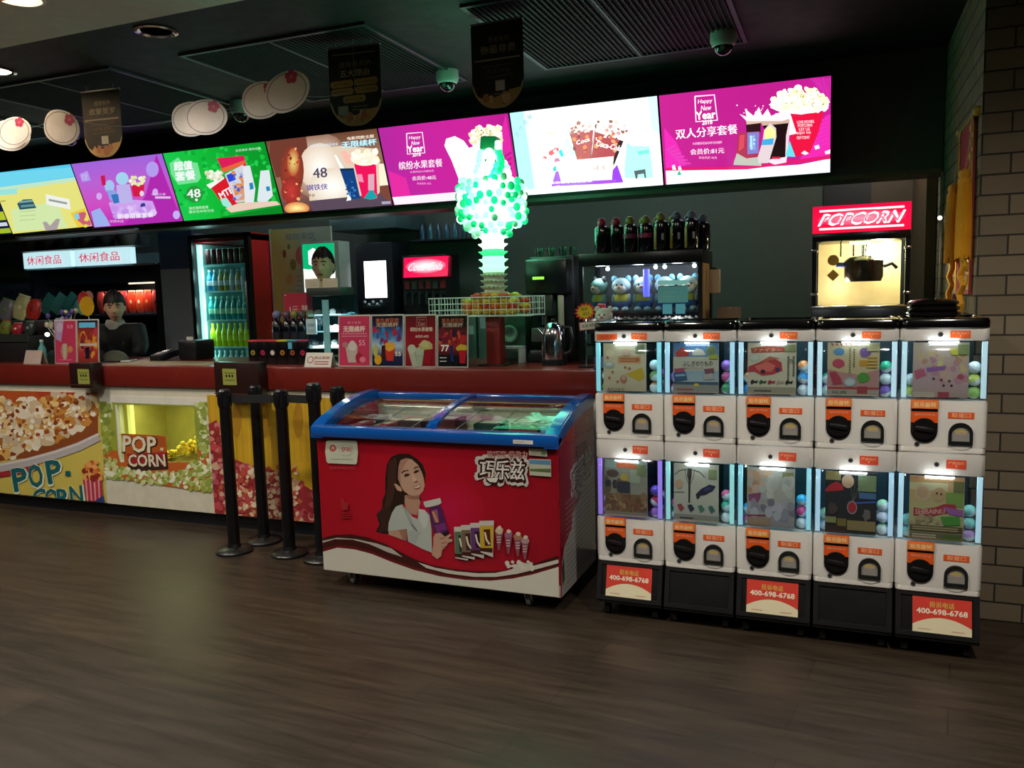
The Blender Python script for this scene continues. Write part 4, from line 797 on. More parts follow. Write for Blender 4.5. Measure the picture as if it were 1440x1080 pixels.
def s3(a):
    a.grad(['1cd050', '14c23c', '10a832', '0c9a2c'], False); g = G(0, 200); P = lambda p, c: a.poly(g(p), c)
    a.blobs((232, 205, 395, 302), 120, (2, 4), ['1cc840', '10ac34', '24d450'], .3); P([(1240, 420), (1600, 360), (1600, 400), (1250, 440)], '0c8c28')
    P([(950, 120), (1000, 85), (1020, 110), (1110, 115), (1130, 200), (1110, 225), (1000, 240), (960, 180)], '7ce89c'); a.text('超值', 257, 233, 12, 'f4fffa', 26, -.1, .06); a.text('套餐', 260, 247, 13, 'f4fffa', 28, -.1, .06)
    a.ell(273, 273, 12, 12, '2a9a3c'); a.text('48', 272, 272, 12, 'f8fffc', 19, -.1, .03); a.ell(276, 281, 2, 2, 'f8fffc'); a.text('清凉薄荷套餐', 279, 292, 4, 'e8fcec', 28, -.08); a.text('爆米花中杯可乐', 283, 297, 4, 'd8f8e0', 36, -.06)
    P([(1220, 90), (1375, 75), (1390, 130), (1255, 160)], 'e4205c'); P([(1240, 150), (1380, 100), (1384, 118), (1262, 170)], 'f0683c'); P([(1180, 245), (1275, 195), (1340, 340), (1310, 375), (1240, 330)], 'e01c2c'); P([(1160, 240), (1260, 195), (1262, 205), (1182, 262)], 'fcfcf8')
    a.blobs((291, 240, 312, 252), 26, (2, 3.6), ['f8fce8', 'e8ecc8', 'd4dcb4', 'fcfcf4'], .25); a.text('MTE', 318, 271, 9, 'fcfcfc', 20, -.5, .04)
    P([(1265, 180), (1370, 125), (1400, 280), (1400, 330), (1330, 340)], 'd8dce8'); P([(1275, 185), (1310, 170), (1330, 210), (1290, 225)], '3048d8'); P([(1310, 240), (1385, 225), (1400, 320), (1330, 330)], 'e0a078'); a.blobs((328, 242, 350, 282), 40, (1.5, 3), ['e88c50', 'f4c494', 'c8d0e8', '5068d0'], .3)
    P([(1370, 135), (1410, 130), (1440, 260), (1430, 350), (1380, 340)], 'e8f0f4'); P([(1470, 160), (1520, 155), (1540, 300), (1490, 350), (1450, 330)], 'e4f0f4'); P([(1405, 230), (1425, 225), (1432, 260), (1410, 268)], '2c8cc4'); P([(1500, 250), (1520, 246), (1526, 270), (1506, 276)], '2c8cc4')
    P([(1240, 320), (1275, 310), (1305, 350), (1300, 375), (1255, 355)], 'a4f0e0'); P([(1270, 370), (1350, 340), (1560, 330), (1590, 350), (1300, 395)], 'f0d4c0'); a.text('会员尊享 限时优惠', 350, 210, 3.5, 'dcf8e4', 36, -.1)
def s4(a):
    g = G(380, 180, 8); P = lambda p, c: a.poly(g(p), c)
    a.grad(['6a4430', '98705c', '8c6450', '503440']); a.glow(448, 232, 44, 48, 'f4e8d4', '98705c'); P([(-10, 120), (400, 90), (420, 230), (380, 500), (60, 560), (-20, 300)], '6e3a2e'); P([(380, 250), (800, 200), (1180, 230), (1330, 640), (1200, 760), (440, 820)], 'e0ccb4'); a.glow(450, 235, 30, 34, 'fffcf4', 'e0ccb4'); a.glow(468, 262, 34, 26, 'fffff8', 'e4d4c0')
    P([(1230, 400), (1300, 400), (1345, 660), (1240, 670)], 'f4ecd0'); P([(1240, 650), (1345, 640), (1400, 840), (1240, 860)], '7a4438'); P([(440, 820), (1250, 740), (1390, 880), (480, 950)], '584858')
    # a plain red and gold glow stands where the figure was
    a.glow(410, 240, 17, 36, 'b0402c', '783828'); a.glow(412, 228, 9, 20, 'e8d078', 'b0482e'); a.glow(409, 268, 14, 20, 'c43a34', '8c3028')
    a.glow(417, 293, 18, 9, 'fcf4a0', 'd87840'); a.blobs((396, 208, 424, 288), 26, (1, 2.4), ['c84838', 'e8b478', '802820', 'a03c30'], .3)
    a.text('复仇者狂欢 观影套餐', 456, 204, 3.6, 'd4e4f8', 40, -.08); a.text('电影同款主题', 508, 193, 4.5, 'e8d4c0', 38, -.1, .04); a.text('无限续杯', 506, 201.5, 9, '8ce0f8', 50, -.1, .04); a.text('无限续杯', 506, 201.3, 8, 'e0f8fc', 48, -.1, .0)
    a.text('48', 450, 243, 14, '4a4460', 20, -.1, .02); a.text('钢铁侠', 446, 263, 8.5, '5c4c9c', 30, -.07, .03); a.text('套餐', 438, 274.5, 4, '5c5448', 10)
    P([(725, 305), (745, 300), (900, 560), (915, 810), (860, 820), (900, 700)], 'f0fcf4'); P([(785, 455), (945, 450), (1020, 790), (920, 800), (870, 700)], '14407c'); P([(785, 455), (945, 450), (945, 475), (800, 480)], '102c4c'); a.blobs((487, 250, 504, 276), 16, (1, 2), ['3c80c0', '1c4c94'], .2)
    P([(950, 400), (1200, 400), (1215, 790), (1130, 805), (1040, 780)], 'e81458'); P([(1060, 790), (1150, 670), (1215, 780), (1150, 805)], '18a0a4'); P([(800, 270), (850, 250), (980, 400), (860, 400)], 'f8b8a8'); P([(1110, 520), (1180, 515), (1180, 700), (1110, 700)], 'd8a8b8'); P([(985, 520), (1040, 518), (1060, 610), (1000, 600)], 'f490b0')
    a.ell(514, 224, 19, 9, 'fcf8e4'); a.blobs((496, 212, 531, 230), 40, (3, 5), ['fffce8', 'f8f4d0', 'f4ecd4', 'fffff4'], .2); P([(1262, 825), (1365, 820), (1365, 850), (1266, 856)], 'a8a4c0')
def ny(a, x, y, k):
    a.line([(x-10*k, y-12*k), (x+9*k, y-13.5*k), (x+12*k, y+11*k), (x-9*k, y+12.5*k), (x-10*k, y-12*k)], 1.3*k, 'fce8f4'); a.text('Happy', x, y-7*k, 5*k, 'fcf0f8', 14*k, -.1, .02, shear=.2); a.text('New', x+1*k, y-1*k, 5*k, 'fcf0f8', 10*k, -.1, .02, shear=.2); a.text('Year', x+.5*k, y+6*k, 7.5*k, 'fffcfc', 19*k, -.1, .05); a.text('2018', x+2*k, y+13*k, 4.2*k, 'fffcfc', 10*k, -.1, .04)
def s5(a):
    a.grad(['b0289c', 'c4249c', 'c82498', 'b81c90'], False); g = G(560, 0); P = lambda p, c: a.poly(g(p), c)
    P([(560, 830), (610, 640), (690, 1100), (600, 1100)], 'e02aa4'); P([(-60, 960), (40, 1000), (80, 1150), (-60, 1160)], 'e02ca0'); P([(-40, 1110), (700, 1050), (700, 1110), (-20, 1170)], 'f8ecf4')
    for k in range(5): P([(590+k*10, 880+k*26), (640, 850+k*30), (645, 862+k*30), (594+k*10, 894+k*26)], 'b81c8c')
    ny(a, 583, 202, 1.18); a.text('缤纷水果套餐', 591, 231, 11.5, 'fcf0fa', 62, -.08, .03); a.text('水果杯加大份爆米花', 593, 241, 3, 'f0c4e4', 34, -.06); a.text('会员价:48元', 596, 250, 6, 'fce8f8', 34, -.05, .03); a.text('非会员价 52元', 596, 258, 3, 'f0c4e4', 20)
    P([(260, 820), (270, 780), (320, 765), (370, 790), (400, 830), (420, 960), (400, 1080), (350, 1030), (300, 900)], 'fcfcfc'); P([(380, 840), (480, 800), (560, 880), (560, 1080), (380, 1080)], 'f8fcfa')
    P([(400, 750), (590, 740), (580, 900), (560, 1090), (470, 1090), (440, 880)], 'f8fcfc'); P([(500, 800), (585, 790), (575, 880), (500, 850)], 'e4306c'); P([(586, 745), (592, 760), (590, 920), (582, 920)], 'fcdcec'); a.blobs((662, 178, 704, 200), 56, (3, 5), ['fcfce8', 'f4f4d0', 'fcfcf8', 'ece8b8'], .25); a.blobs((668, 182, 702, 196), 18, (.6, 1.4), ['98a050', 'c0a850'], .3)
    P([(450, 850), (520, 835), (560, 860), (570, 920), (520, 945), (455, 930)], '2a9058'); P([(540, 880), (590, 870), (600, 900), (560, 910)], 'f8fcf8'); P([(345, 1060), (680, 1010), (680, 1110), (360, 1120)], '74d8a8')
def s6(a):
    a.bg('fbfffd'); g = G(560, 0); P = lambda p, c: a.poly(g(p), c)
    a.poly([(715.6, 159.1), (735, 157), (752, 273), (732, 275)], 'a8ecf4'); a.poly([(735, 157), (748, 155.5), (766, 272), (752, 273)], 'd4f6f8'); a.poly([(912, 136), (925, 134.8), (929, 190), (918, 180)], 'c4eef4')
    for i, (c, x, y) in enumerate([('会', 726, 189), ('员', 731.5, 181), ('套', 738, 172), ('餐', 744, 164.5)]): a.text(c, x, y, 7, '8c9ca0', 7, -.6)
    a.text('可乐杯', 906, 153, 4, 'b8c4c4', 14, -.1)
    P([(770, 830), (900, 800), (960, 830), (1010, 900), (960, 960), (880, 960), (830, 900)], 'f4faf6'); P([(795, 880), (895, 825), (905, 845), (830, 895)], 'dc5c6c'); a.blobs((752, 200, 785, 222), 26, (2, 3.6), ['fcfcf0', 'f0f0dc', 'e4e8d4', 'fffff8'], .25); P([(900, 850), (920, 838), (930, 880), (912, 880)], '3cd0cc'); P([(930, 790), (950, 770), (1010, 880), (980, 880)], 'c8f4f4'); a.ell(783, 226, 4, 4, 'b878a0'); P([(868, 945), (885, 930), (890, 960), (872, 965)], '38b8a8'); a.ell(774, 187, 5, 3, 'f4f4c0')
    P([(962, 735), (1100, 715), (1085, 895), (1010, 905)], 'b05058'); P([(1115, 700), (1290, 745), (1215, 925), (1085, 895)], 'a84850'); P([(1240, 800), (1290, 745), (1218, 925), (1205, 930)], '302428')
    P([(950, 700), (1090, 690), (1100, 730), (970, 750)], 'f8f0ec'); P([(1108, 660), (1320, 740), (1290, 800), (1110, 740)], 'f4ece8'); a.blobs((800, 172, 832, 186), 26, (1.5, 3), ['f4ecec', 'c89890', 'dcc8c0', 'a87068'], .3); a.blobs((838, 168, 884, 196), 40, (1.5, 3), ['f8f0f0', 'c89890', 'e0ccc4', '8c6058'], .3); a.blobs((806, 190, 826, 222), 12, (2, 3.4), ['c4604c', 'e08858', 'a03c48', '883040'], .2); a.blobs((838, 188, 868, 214), 14, (2, 3.4), ['c4604c', 'e89868', 'a03c48'], .2)
    a.line(g([(1085, 895), (1090, 830), (1115, 700)]), .8, '6c5c60'); a.line(g([(962, 735), (1010, 905)]), .8, '6c5c60')
    a.text('Coca', 820, 198, 5.5, 'fcfcfc', 20, -.3, .04, shear=.2); a.text('Coca-Cola', 857, 205, 7.5, 'fcfcfc', 36, .22, .04, shear=.2)
    P([(884, 965), (900, 960), (920, 1040), (860, 1050)], '9c3cd8'); P([(1205, 960), (1235, 925), (1270, 1025), (1200, 1030)], '8c40ec'); P([(915, 1030), (1230, 1005), (1225, 1030), (905, 1046)], '9c4ce4'); P([(884, 910), (1215, 878), (1205, 1010), (918, 1022)], 'fffefc'); a.text('新品上市', 825, 240, 3, 'f8eef0', 30); a.text('43', 843, 236, 7, 'e4a0a0', 16, -.1)
    a.text('现磨咖啡 鲜果茶饮', 803, 255.6, 3.4, 'fcf4fc', 60, -.05, .03)
    P([(1290, 800), (1320, 820), (1420, 820), (1440, 1000), (1280, 1000), (1275, 960)], 'a8f0e4'); P([(1350, 850), (1415, 840), (1418, 862), (1354, 870)], '74dcc8'); P([(1330, 960), (1395, 950), (1400, 1000), (1392, 1002), (1386, 975), (1352, 980), (1350, 1004), (1340, 1004)], '505c60')
    a.poly([(732, 275), (934, 259.7), (934, 252), (731, 267)], 'f4fefc')
def s7(a):
    a.grad(['c0248c', 'b81f88', 'b41c84', 'bc1e90'], False); g = G(900, 0); P = lambda p, c: a.poly(g(p), c)
    for k in range(9): P([(960+k*22, 440), (975+k*22, 436), (1080+k*12, 560), (1080+k*12, 580)], 'cc2aa0' if k % 2 else 'c428a0')
    P([(130, 720), (200, 800), (260, 930), (140, 950)], 'e42cb0'); P([(1050, 650), (1085, 640), (1085, 900), (900, 900)], 'e428a8'); 
    for k in range(6): P([(140+k*14, 840+k*14), (190+k*18, 815+k*20), (194+k*18, 825+k*20), (146+k*14, 852+k*14)], 'd840b0', ); 
    for k in range(7): P([(940, 850-k*26), (1070, 790-k*22), (1072, 798-k*22), (944, 860-k*26)], 'd834b4')
    ny(a, 991, 153, 1.45); a.text('双人分享套餐', 993, 185, 14, 'fcf4fa', 88, -.09, .03); a.text('大份爆米花加中杯可乐两杯', 994, 201, 3.8, 'f4cce8', 42, -.05, .02); a.text('会员价:81元', 994, 212.5, 8, 'fcecf8', 48, -.05, .03); a.text('非会员价 90元', 995, 221.6, 3.6, 'f4d0e8', 26)
    P([(140, 960), (600, 945), (900, 925), (1085, 890), (1085, 990), (145, 1040)], 'e8fcf8'); P([(140, 945), (600, 935), (1085, 870), (1085, 892), (600, 952), (140, 960)], 'd41c68'); P([(176, 930), (190, 925), (200, 955), (178, 955)], 'fcecf8'); P([(210, 940), (222, 930), (232, 955), (212, 958)], 'fcecf8'); P([(205, 985), (216, 958), (230, 982)], '3cb08c')
    P([(855, 640), (1040, 628), (1010, 740), (960, 860), (880, 880), (850, 800)], 'e01440'); P([(790, 615), (850, 640), (885, 750), (840, 760), (800, 700)], 'fcf8fc'); a.ell(1125, 147, 42, 13, 'fcfcf0'); a.blobs((1088, 122, 1164, 154), 130, (3, 6), ['fffff4', 'fcfcd8', 'fcf8e8', 'f8f8c8', 'fffffc'], .2, lambda x, y: ((x-1126)/41)**2+((y-148)/24)**2 < 1); a.blobs((1106, 126, 1160, 150), 24, (.7, 1.6), ['a8a860', 'c8b858', 'd8c880'], .3); a.line([(1084, 150), (1100, 157), (1128, 159.5), (1155, 155), (1167, 147)], 2.4, 'fcfcfc')
    for i, (w, y) in enumerate([('LOVE MOVIES', 171), ('POPCORN', 176), ('LET US', 181.5), ('ENJOY THE', 187), ('FILM TODAY', 193)]): a.text(w, 1134-i*.8, y, 4.2, 'f8dce4', [24, 20, 15, 20, 18][i], -.05, .03)
    P([(595, 675), (680, 670), (680, 745), (600, 745)], '2c1418'); P([(595, 665), (680, 660), (684, 690), (600, 700)], 'd4b8a4'); P([(680, 690), (845, 670), (825, 760), (830, 880), (790, 905), (735, 900), (740, 780)], '1c0c10'); P([(680, 680), (770, 670), (845, 668), (846, 690), (690, 706)], 'c8a894'); P([(825, 760), (846, 680), (850, 690), (832, 880), (820, 900)], 'e8c8d4'); P([(735, 895), (830, 880), (826, 912), (760, 925), (722, 910)], 'fcd8e4'); P([(745, 880), (792, 880), (792, 892), (746, 893)], 'd41c3c')
    a.poly([g([(600, 680)])[0], g([(560, 640)])[0], g([(600, 655)])[0], g([(590, 610)])[0], g([(640, 650)])[0], g([(670, 600)])[0], g([(690, 650)])[0], g([(720, 610)])[0], g([(740, 650)])[0], g([(790, 630)])[0], g([(850, 665)])[0], g([(800, 680)])[0], g([(700, 680)])[0]], 'fce4f0'); a.blobs((1034, 146, 1096, 165), 16, (.6, 1.8), ['fce4f0'], .2)
    P([(555, 745), (675, 738), (670, 870), (690, 930), (525, 925), (540, 860)], 'a83050'); P([(605, 745), (672, 740), (668, 860), (605, 866)], '7c7cc4'); a.text('薯片', 1058.5, 200, 20, 'a8e0f4', 8, 0, .04); P([(530, 905), (545, 860), (600, 890), (680, 880), (685, 932), (525, 926)], 'b8bcb0'); P([(560, 760), (590, 755), (585, 830), (555, 850)], 'd04858')
    P([(700, 730), (735, 690), (768, 720), (770, 770), (725, 915), (668, 918), (664, 880), (690, 800)], 'd8c8cc'); P([(700, 735), (735, 705), (766, 735), (760, 780), (705, 778)], 'e8ec98'); P([(690, 785), (755, 775), (750, 812), (685, 815)], '3ca4dc'); P([(845, 790), (878, 880), (822, 878)], '5cd8e4')
    P([(910, 860), (930, 845), (955, 860), (935, 870)], 'fce8f4'); P([(985, 820), (1010, 812), (1018, 832), (992, 840)], 'fce8f4'); P([(1045, 850), (1078, 838), (1078, 862), (1050, 866)], 'fce8f4')
SL = ['dark blue and lime, cut off at the picture edge', 'sky blue and pale yellow beach-coloured one', 'purple and magenta one', 'bright green one with price 48', 'brown and gold one with price 48 in grey', 'magenta one half behind the green light tower', 'white one with two cola glasses', 'large magenta one with popcorn bucket, last at the right']
STR = [.8, .95, .95, .95, 1.1, 1.1, 1.5, 1.25]
for i in range(8):
    x0, x1 = EX[i]+.006, EX[i+1]-.006; xc = (x0+x1)/2
    t = thing('menu_screen', 'hanging menu screen, '+SL[i], 'screen', (xc, (YT+YB2)/2, (ZT+ZB2)/2), 'menu screens over the counter')
    V = Vector((0, YB2-YT, ZB2-ZT)); Vn = V.normalized(); Nn = Vn.cross(Vector((1, 0, 0))); O = Vector((x0-xc, (YT-YB2)/2, (ZT-ZB2)/2)); W_ = x1-x0; HH = V.length
    b = MB(); ths = math.atan2(YB2-YT, ZT-ZB2)
    b.box(tuple(O+Vector((W_/2, 0, 0))+V*.5 - Nn*.027), (W_+.006, .045, HH+.02), M('101114', .3), .004, (ths, 0, 0)); b.build('housing', t)
    s = MB(); a = Art(s, tuple(O), (1, 0, 0), tuple(Vn), W_, HH, SRC[i], SCREEN(STR[i]), eps=.00012); a.k = 0
    if i == 0: a.bg('12224a')
    [s0, s1, s2, s3, s4, s5, s6, s7][i](a); s.build('display', t)
    b = MB(); b.cyl((0, .06, .2), (0, .11, H-(ZT+ZB2)/2), .012, M('1a1a1c', .4), seg=8); b.build('bracket', t)
# light ledge under the left screens
mb = MB(); mb.bx(-6.68, -5.30, 5.08, 5.12, 2.055, 2.07, M('c9d4d4', .3, .4)); struct(mb.build('trim_7'))

# ---------------------------------------------------------------- hanging banners
def banner(x, y, w_, zt, zb, kind, label, rz=0):
    t = thing('hanging_banner', label, 'banner', (x, y, zb), 'black rounded banners hung from the ceiling', rz)
    Hh = zt-zb; hw = w_/2; n = 16; rr_ = hw*1.0
    P = [(-hw, Hh), (-hw, rr_)] + [(-hw*math.cos(PI*k/n), rr_-rr_*math.sin(PI*k/n)) for k in range(1, n)] + [(hw, rr_), (hw, Hh)]
    b = MB(); b.prism(P, lambda u, v, w2: (u, w2, v), -.0015, .0015, M('17120f', .6, var=.03))
    a = Art(b, (-hw, -.002, Hh), (1, 0, 0), (0, 0, -1), w_, Hh, [(0, 0), (100, 0), (100, 100), (0, 100)], PRINT)
    hh = 100*hw/Hh; cy = 100-hh
    def inb(pts, col):
        a.poly([(x_, y_) for x_, y_ in pts], col)
    ar = [(50-50*math.cos(q), cy+hh*math.sin(q)) for q in [PI*(k/24) for k in range(25)]]
    lo = [p for p in ar if p[1] > 100-22]
    a.poly([(4, 82), (16, 86), (24, 88), (34, 84.5), (44, 87), (54, 85), (64, 86), (72, 80), (84, 79), (96, 78)][::1]+[p for p in ar[::-1] if p[1] > 80], 'c89a5c')
    a.blobs((12, 84, 88, 96), 30, (4, 8), ['d0a468', 'b8824c', 'dcb888', 'c2764c'], .2, lambda x_, y_: (x_-50)**2/42**2+(y_-cy)**2/(hh*.82)**2 < 1 and y_ > 86)
    a.line([(50-49*math.cos(q), cy+hh*.98*math.sin(q)) for q in [PI*(.04+k/22*.92) for k in range(23)]], [1]+[3]*21+[1], 'c9a878')
    gc = '94835f'
    if kind == 5:
        a.bars(8, 8, 90, 1.6, '8a7e62', 1); a.text('选择会员的', 52, 22, 7, gc, 62); a.text('五大理由', 50, 33, 9, 'b8a478', 56, off=.02)
        for x0, y0 in ((3, 42), (50, 41), (3, 52), (50, 51), (26, 62)): a.poly([(x0+3, y0), (x0+41, y0-.8), (x0+44, y0+2), (x0+44, y0+6), (x0+41, y0+8), (x0+3, y0+8.6), (x0, y0+6), (x0, y0+2)], 'a8823a')
        for x0, y0, s_ in ((25, 46, '会员专享价'), (72, 45, '积分换礼品'), (25, 56, '生日送好礼'), (72, 55, '优先选好座'), (48, 66, '更多优惠')): a.text(s_, x0, y0+.3, 3.4, '4a3818', 34)
        a.rect(16, 74, 36, 86, '9c968c'); a.bars(44, 75, 74, 1.4, '6c6658', 2, 4)
    else:
        a.text('感恩有你', 54, 19 if kind == 1 else 20, 7, gc, 42); a.text('欢聚贺岁' if kind == 1 else '你最尊贵', 52, 31, 10, 'a89a80', 68, off=.02); a.bars(6, 42, 94, 2, 'a89a80', 1)
        a.line([(24, 51), (80, 50), (81, 62), (25, 64), (24, 51)], .8, '7a5c34'); a.text('影票 特惠', 52, 57, 5, '6e5430', 44); a.rect(46, 68, 64, 80, 'c4bfb4'); a.bars(42, 83, 70, 1.2, '8a8478', 1)
    b.build('panel', t)
    r = MB(); r.bx(-hw-.004, hw+.004, -.005, .005, Hh-.004, Hh+.004, M('9a9da2', .3, .5)); r.cyl((-hw*.7, 0, Hh), (-hw*.7, 0, H-zb-.001), .0012, M('8a8c90', .4), seg=5); r.cyl((hw*.7, 0, Hh), (hw*.7, 0, H-zb-.001), .0012, M('8a8c90', .4), seg=5); r.build('top_rail', t)
banner(-4.05, 3.70, .27, 2.705, 2.32, 1, 'small black rounded banner above the purple menu screen', .1)
banner(-2.30, 3.68, .285, 2.715, 2.325, 5, 'black rounded banner with five gold tags above the brown and gold screen', .12)
banner(-1.51, 3.66, .262, 2.715, 2.325, 0, 'black rounded banner with a white square nearest the dome camera, over the magenta screens', .0)
# fold the banners' white square: plain blank

# ---------------------------------------------------------------- white paper cutouts on strings (plain shapes)
def cutout(x, y, z, w_, rx, rz, label):
    t = thing('paper_cutout', label, 'paper decoration', (x, y, z), 'white paper cutouts strung over the counter', rz); t.rotation_euler = (0, rx, rz)
    n = 30; P = [(w_/2*math.cos(2*PI*k/n)*(1+.04*math.cos(6*PI*k/n)), w_*.40*math.sin(2*PI*k/n)*(1+.05*math.cos(4*PI*k/n))) for k in range(n)]
    b = MB(); b.prism(P, lambda u, v, q: (u, q, v), -.001, .001, M('ebe4e0', .6))
    a = Art(b, (-w_/2, -.0012, w_*.42), (1, 0, 0), (0, 0, -1), w_, w_*.84)
    a.line([(50+44*math.cos(2*PI*k/n), 50+40*math.sin(2*PI*k/n)) for k in range(n+1)], 1.6, '4a4244')
    for k in range(5): a.ell(70+8*math.cos(k*1.2566), 24+9*math.sin(k*1.2566), 7, 7.5, 'b82c54', 10, 0, k > 0)
    a.ell(70, 24, 4, 4, 'd8587c'); b.build('card', t)
    return t
CUT = [(-4.43, 3.40, 2.435, .23, .06, .3, 'white paper cutout with pink flower, cut off at the left picture edge'), (-4.345, 3.36, 2.44, .21, -.1, .2, 'white paper cutout with pink flower, second from the left picture edge'), (-4.03, 3.40, 2.44, .245, .3, .1, 'single tilted white paper cutout between the left edge and the small banner'),
       (-3.11, 3.40, 2.39, .23, .0, .2, 'white paper cutout partly hidden, left one of the middle pair'), (-2.99, 3.37, 2.382, .23, .02, .2, 'white paper cutout in front, right one of the middle pair'), (-2.66, 3.40, 2.435, .235, -.05, .1, 'white paper cutout tucked behind the upper tilted one, near the five-tag banner'), (-2.49, 3.37, 2.45, .245, -.32, .1, 'tilted white paper cutout nearest the five-tag banner')]
for c in CUT: cutout(*c)
mb = MB(); sm = M('9aa4a4', .5)
def sag(p, q, s_, n=10): return [tuple(Vector(p).lerp(Vector(q), k/n) - Vector((0, 0, s_*4*(k/n)*(1-k/n)))) for k in range(n+1)]
mb.tube(sag((-6.4, 3.44, 2.62), (-4.03, 3.44, 2.50), .10), .0015, sm, 5); mb.tube(sag((-4.03, 3.44, 2.50), (-3.05, 3.44, 2.43), .06), .0015, sm, 5); mb.tube(sag((-3.05, 3.44, 2.43), (-2.55, 3.44, 2.47), .02), .0015, sm, 5); mb.tube(sag((-2.55, 3.44, 2.47), (-2.29, 3.66, 2.50), .03), .0015, sm, 5); mb.cyl((-2.29, 3.66, 2.5), (-2.29, 3.66, 2.749), .0012, sm, seg=5); mb.cyl((-6.4, 3.44, 2.62), (-6.4, 3.44, 2.749), .0015, sm, seg=5)
tag(mb.build('garland_string'), 'thin pale string that carries the white paper cutouts', 'string')

# ---------------------------------------------------------------- dome cameras
def dome(x, y, label, s=1.0, col='b8c4be'):
    t = thing('dome_camera', label, 'camera', (x, y, H), 'dome security cameras')
    b = MB(); b.lathe((0, 0, 0), [(.066*s, 0), (.066*s, -.05*s), (.058*s, -.066*s), (.05*s, -.068*s)], M(col, .35), 28); b.build('housing', t)
    d = MB(); d.lathe((0, 0, -.068*s), [(.05*s, 0)]+[(.05*s*math.cos(q), -.05*s*math.sin(q)) for q in [PI/2*k/8 for k in range(1, 9)]], M('14181c', .05, coat=.6), 24); d.build('dome', t)
    r = MB(); r.lathe((0, 0, -.068*s), [(.0505*s, .004), (.055*s, .0), (.0505*s, -.006)], M('d0d4d4', .3), 28); r.cyl((0, -.03*s, -.085*s), (0, -.046*s, -.09*s), .012*s, M('6a7c7c', .1), seg=12); r.build('lens_ring', t)
dome(-2.14, 4.42, 'dome security camera lit green, right of the five-tag banner'); dome(-.577, 4.42, 'grey dome security camera at the corner of the rightmost grille')
dome(-3.66, 4.46, 'dome security camera half behind the middle pair of paper cutouts', 1.1, '8fb4b8'); dome(-5.28, 4.52, 'dark dome security camera behind the single tilted paper cutout', 1.05, '5a62a0')
# poster-red sign cut off at the top left corner
t = thing('ceiling_sign', 'red hanging sign cut off at the top left corner of the picture', 'sign', (-3.13, 2.4, 2.665)); b = MB(); b.box((0, 0, .03), (.30, .02, .06), M('b8281c', .4), .003); b.build('sign_panel', t); b = MB(); b.cyl((-.1, 0, .06), (-.1, 0, .072), .002, CHROME, seg=6); b.cyl((.08, 0, .06), (.08, 0, .072), .002, CHROME, seg=6); b.build('wire', t)
# ================================================================ things on the counter
CT = 1.05
def solo(mb, name, label, cat, loc, group=None, rz=0): o = mb.build(name, None, loc); o.rotation_euler = (0, 0, rz); return tag(o, label, cat, group)
# ---- green glowing lamp tower of stacked rings and light-up toys
t = thing('glow_tower', 'tall display tower glowing green and white, ribbed column under a crown of lit green bulbs', 'light-up tower', (-1.84, 4.32, CT))
b = MB(); b.box((0, 0, .14), (.085, .085, .28), M('7a221c', .4), .003); b.box((0, 0, .004), (.16, .16, .008), BLACK, .002); b.build('post', t)
b = MB(); cr = M('c9c8ae', .4)
def ribs(b, z0, z1, n, r, m, spikes=18):
    for k in range(n):
        z = z0+(z1-z0)*(k+.5)/n; h = (z1-z0)/n
        b.lathe((0, 0, z), [(r*.86, -h/2), (r*.93, -h*.1), (r, 0), (r*.93, h*.1), (r*.86, h/2)], m, 28)
        for j in range(spikes): a = 2*PI*(j+.5*(k % 2))/spikes; b.cyl((r*.9*math.cos(a), r*.9*math.sin(a), z-.002), (r*1.2*math.cos(a), r*1.2*math.sin(a), z+.006), .010, m, .002, seg=6)
ribs(b, .395, .53, 4, .066, cr); b.build('column', t)
b = MB(); ribs(b, .53, .62, 2, .07, M('aaf8c8', emit=1.3)); ribs(b, .62, .66, 1, .07, M('3fd88a', emit=.9)); ribs(b, .66, .75, 2, .07, M('dcffe8', emit=2.2)); b.build('lit_column', t)
hd = MB(); em = [M('10e088', emit=1.0), M('9cffcf', emit=1.6), M('0cb870', emit=.8), M('e4fff0', emit=2.2), M('a8e8c4', emit=.5), M('6ab084', emit=.4)]
for i in range(8):
    z = .75+.04*i; R = [.10, .15, .185, .195, .185, .19, .185, .17][i]
    hd.lathe((0, 0, z), [(R*.6, -.012), (R*.85, 0), (R*.6, .012)], em[(i*2+1) % 4], 24)
    n = int(R*125)
    for j in range(n):
        a = 2*PI*(j+.5*(i % 2))/n; r = rnd.uniform(.016, .023); q = rnd.choice([0, 0, 1, 1, 2, 2, 3, 3, 4, 5]) 
        hd.ball((R*math.cos(a), R*math.sin(a), z+rnd.uniform(-.012, .012)), (r, r, r*1.1), em[q], 8, 6)
hd.build('bulb_crown', t)
tp = MB()
for i in range(5):
    z = 1.08+.028*i; R = .10-.012*i
    for j in range(9-i): a = 2*PI*j/(9-i)+i*.3; tp.ball((R*math.cos(a), R*math.sin(a), z), (.024, .024, .022), em[[3, 1, 3, 0, 3][(i+j) % 5]], 8, 6)
tp.build('top_cluster', t)
tp = MB(); tp.box((.0, 0, 1.245), (.10, .07, .075), M('1f8a54', .4, emit=.25), .012, (0, .1, 0)); tp.box((.055, -.02, 1.23), (.035, .03, .05), M('f0fff6', emit=1.2), .01); tp.build('top_box', t)
l = bpy.data.lights.new('tower_glow', 'POINT'); l.energy = 6; l.color = (.08, 1, .45); l.shadow_soft_size = .2; o = bpy.data.objects.new('tower_glow', l); C.objects.link(o); o.parent = t; o.location = (0, -.33, 1.0)
l = bpy.data.lights.new('tower_glow', 'POINT'); l.energy = 7; l.color = (.08, 1, .5); l.shadow_soft_size = .2; o = bpy.data.objects.new('tower_glow', l); C.objects.link(o); o.parent = t; o.location = (0, .33, .8)
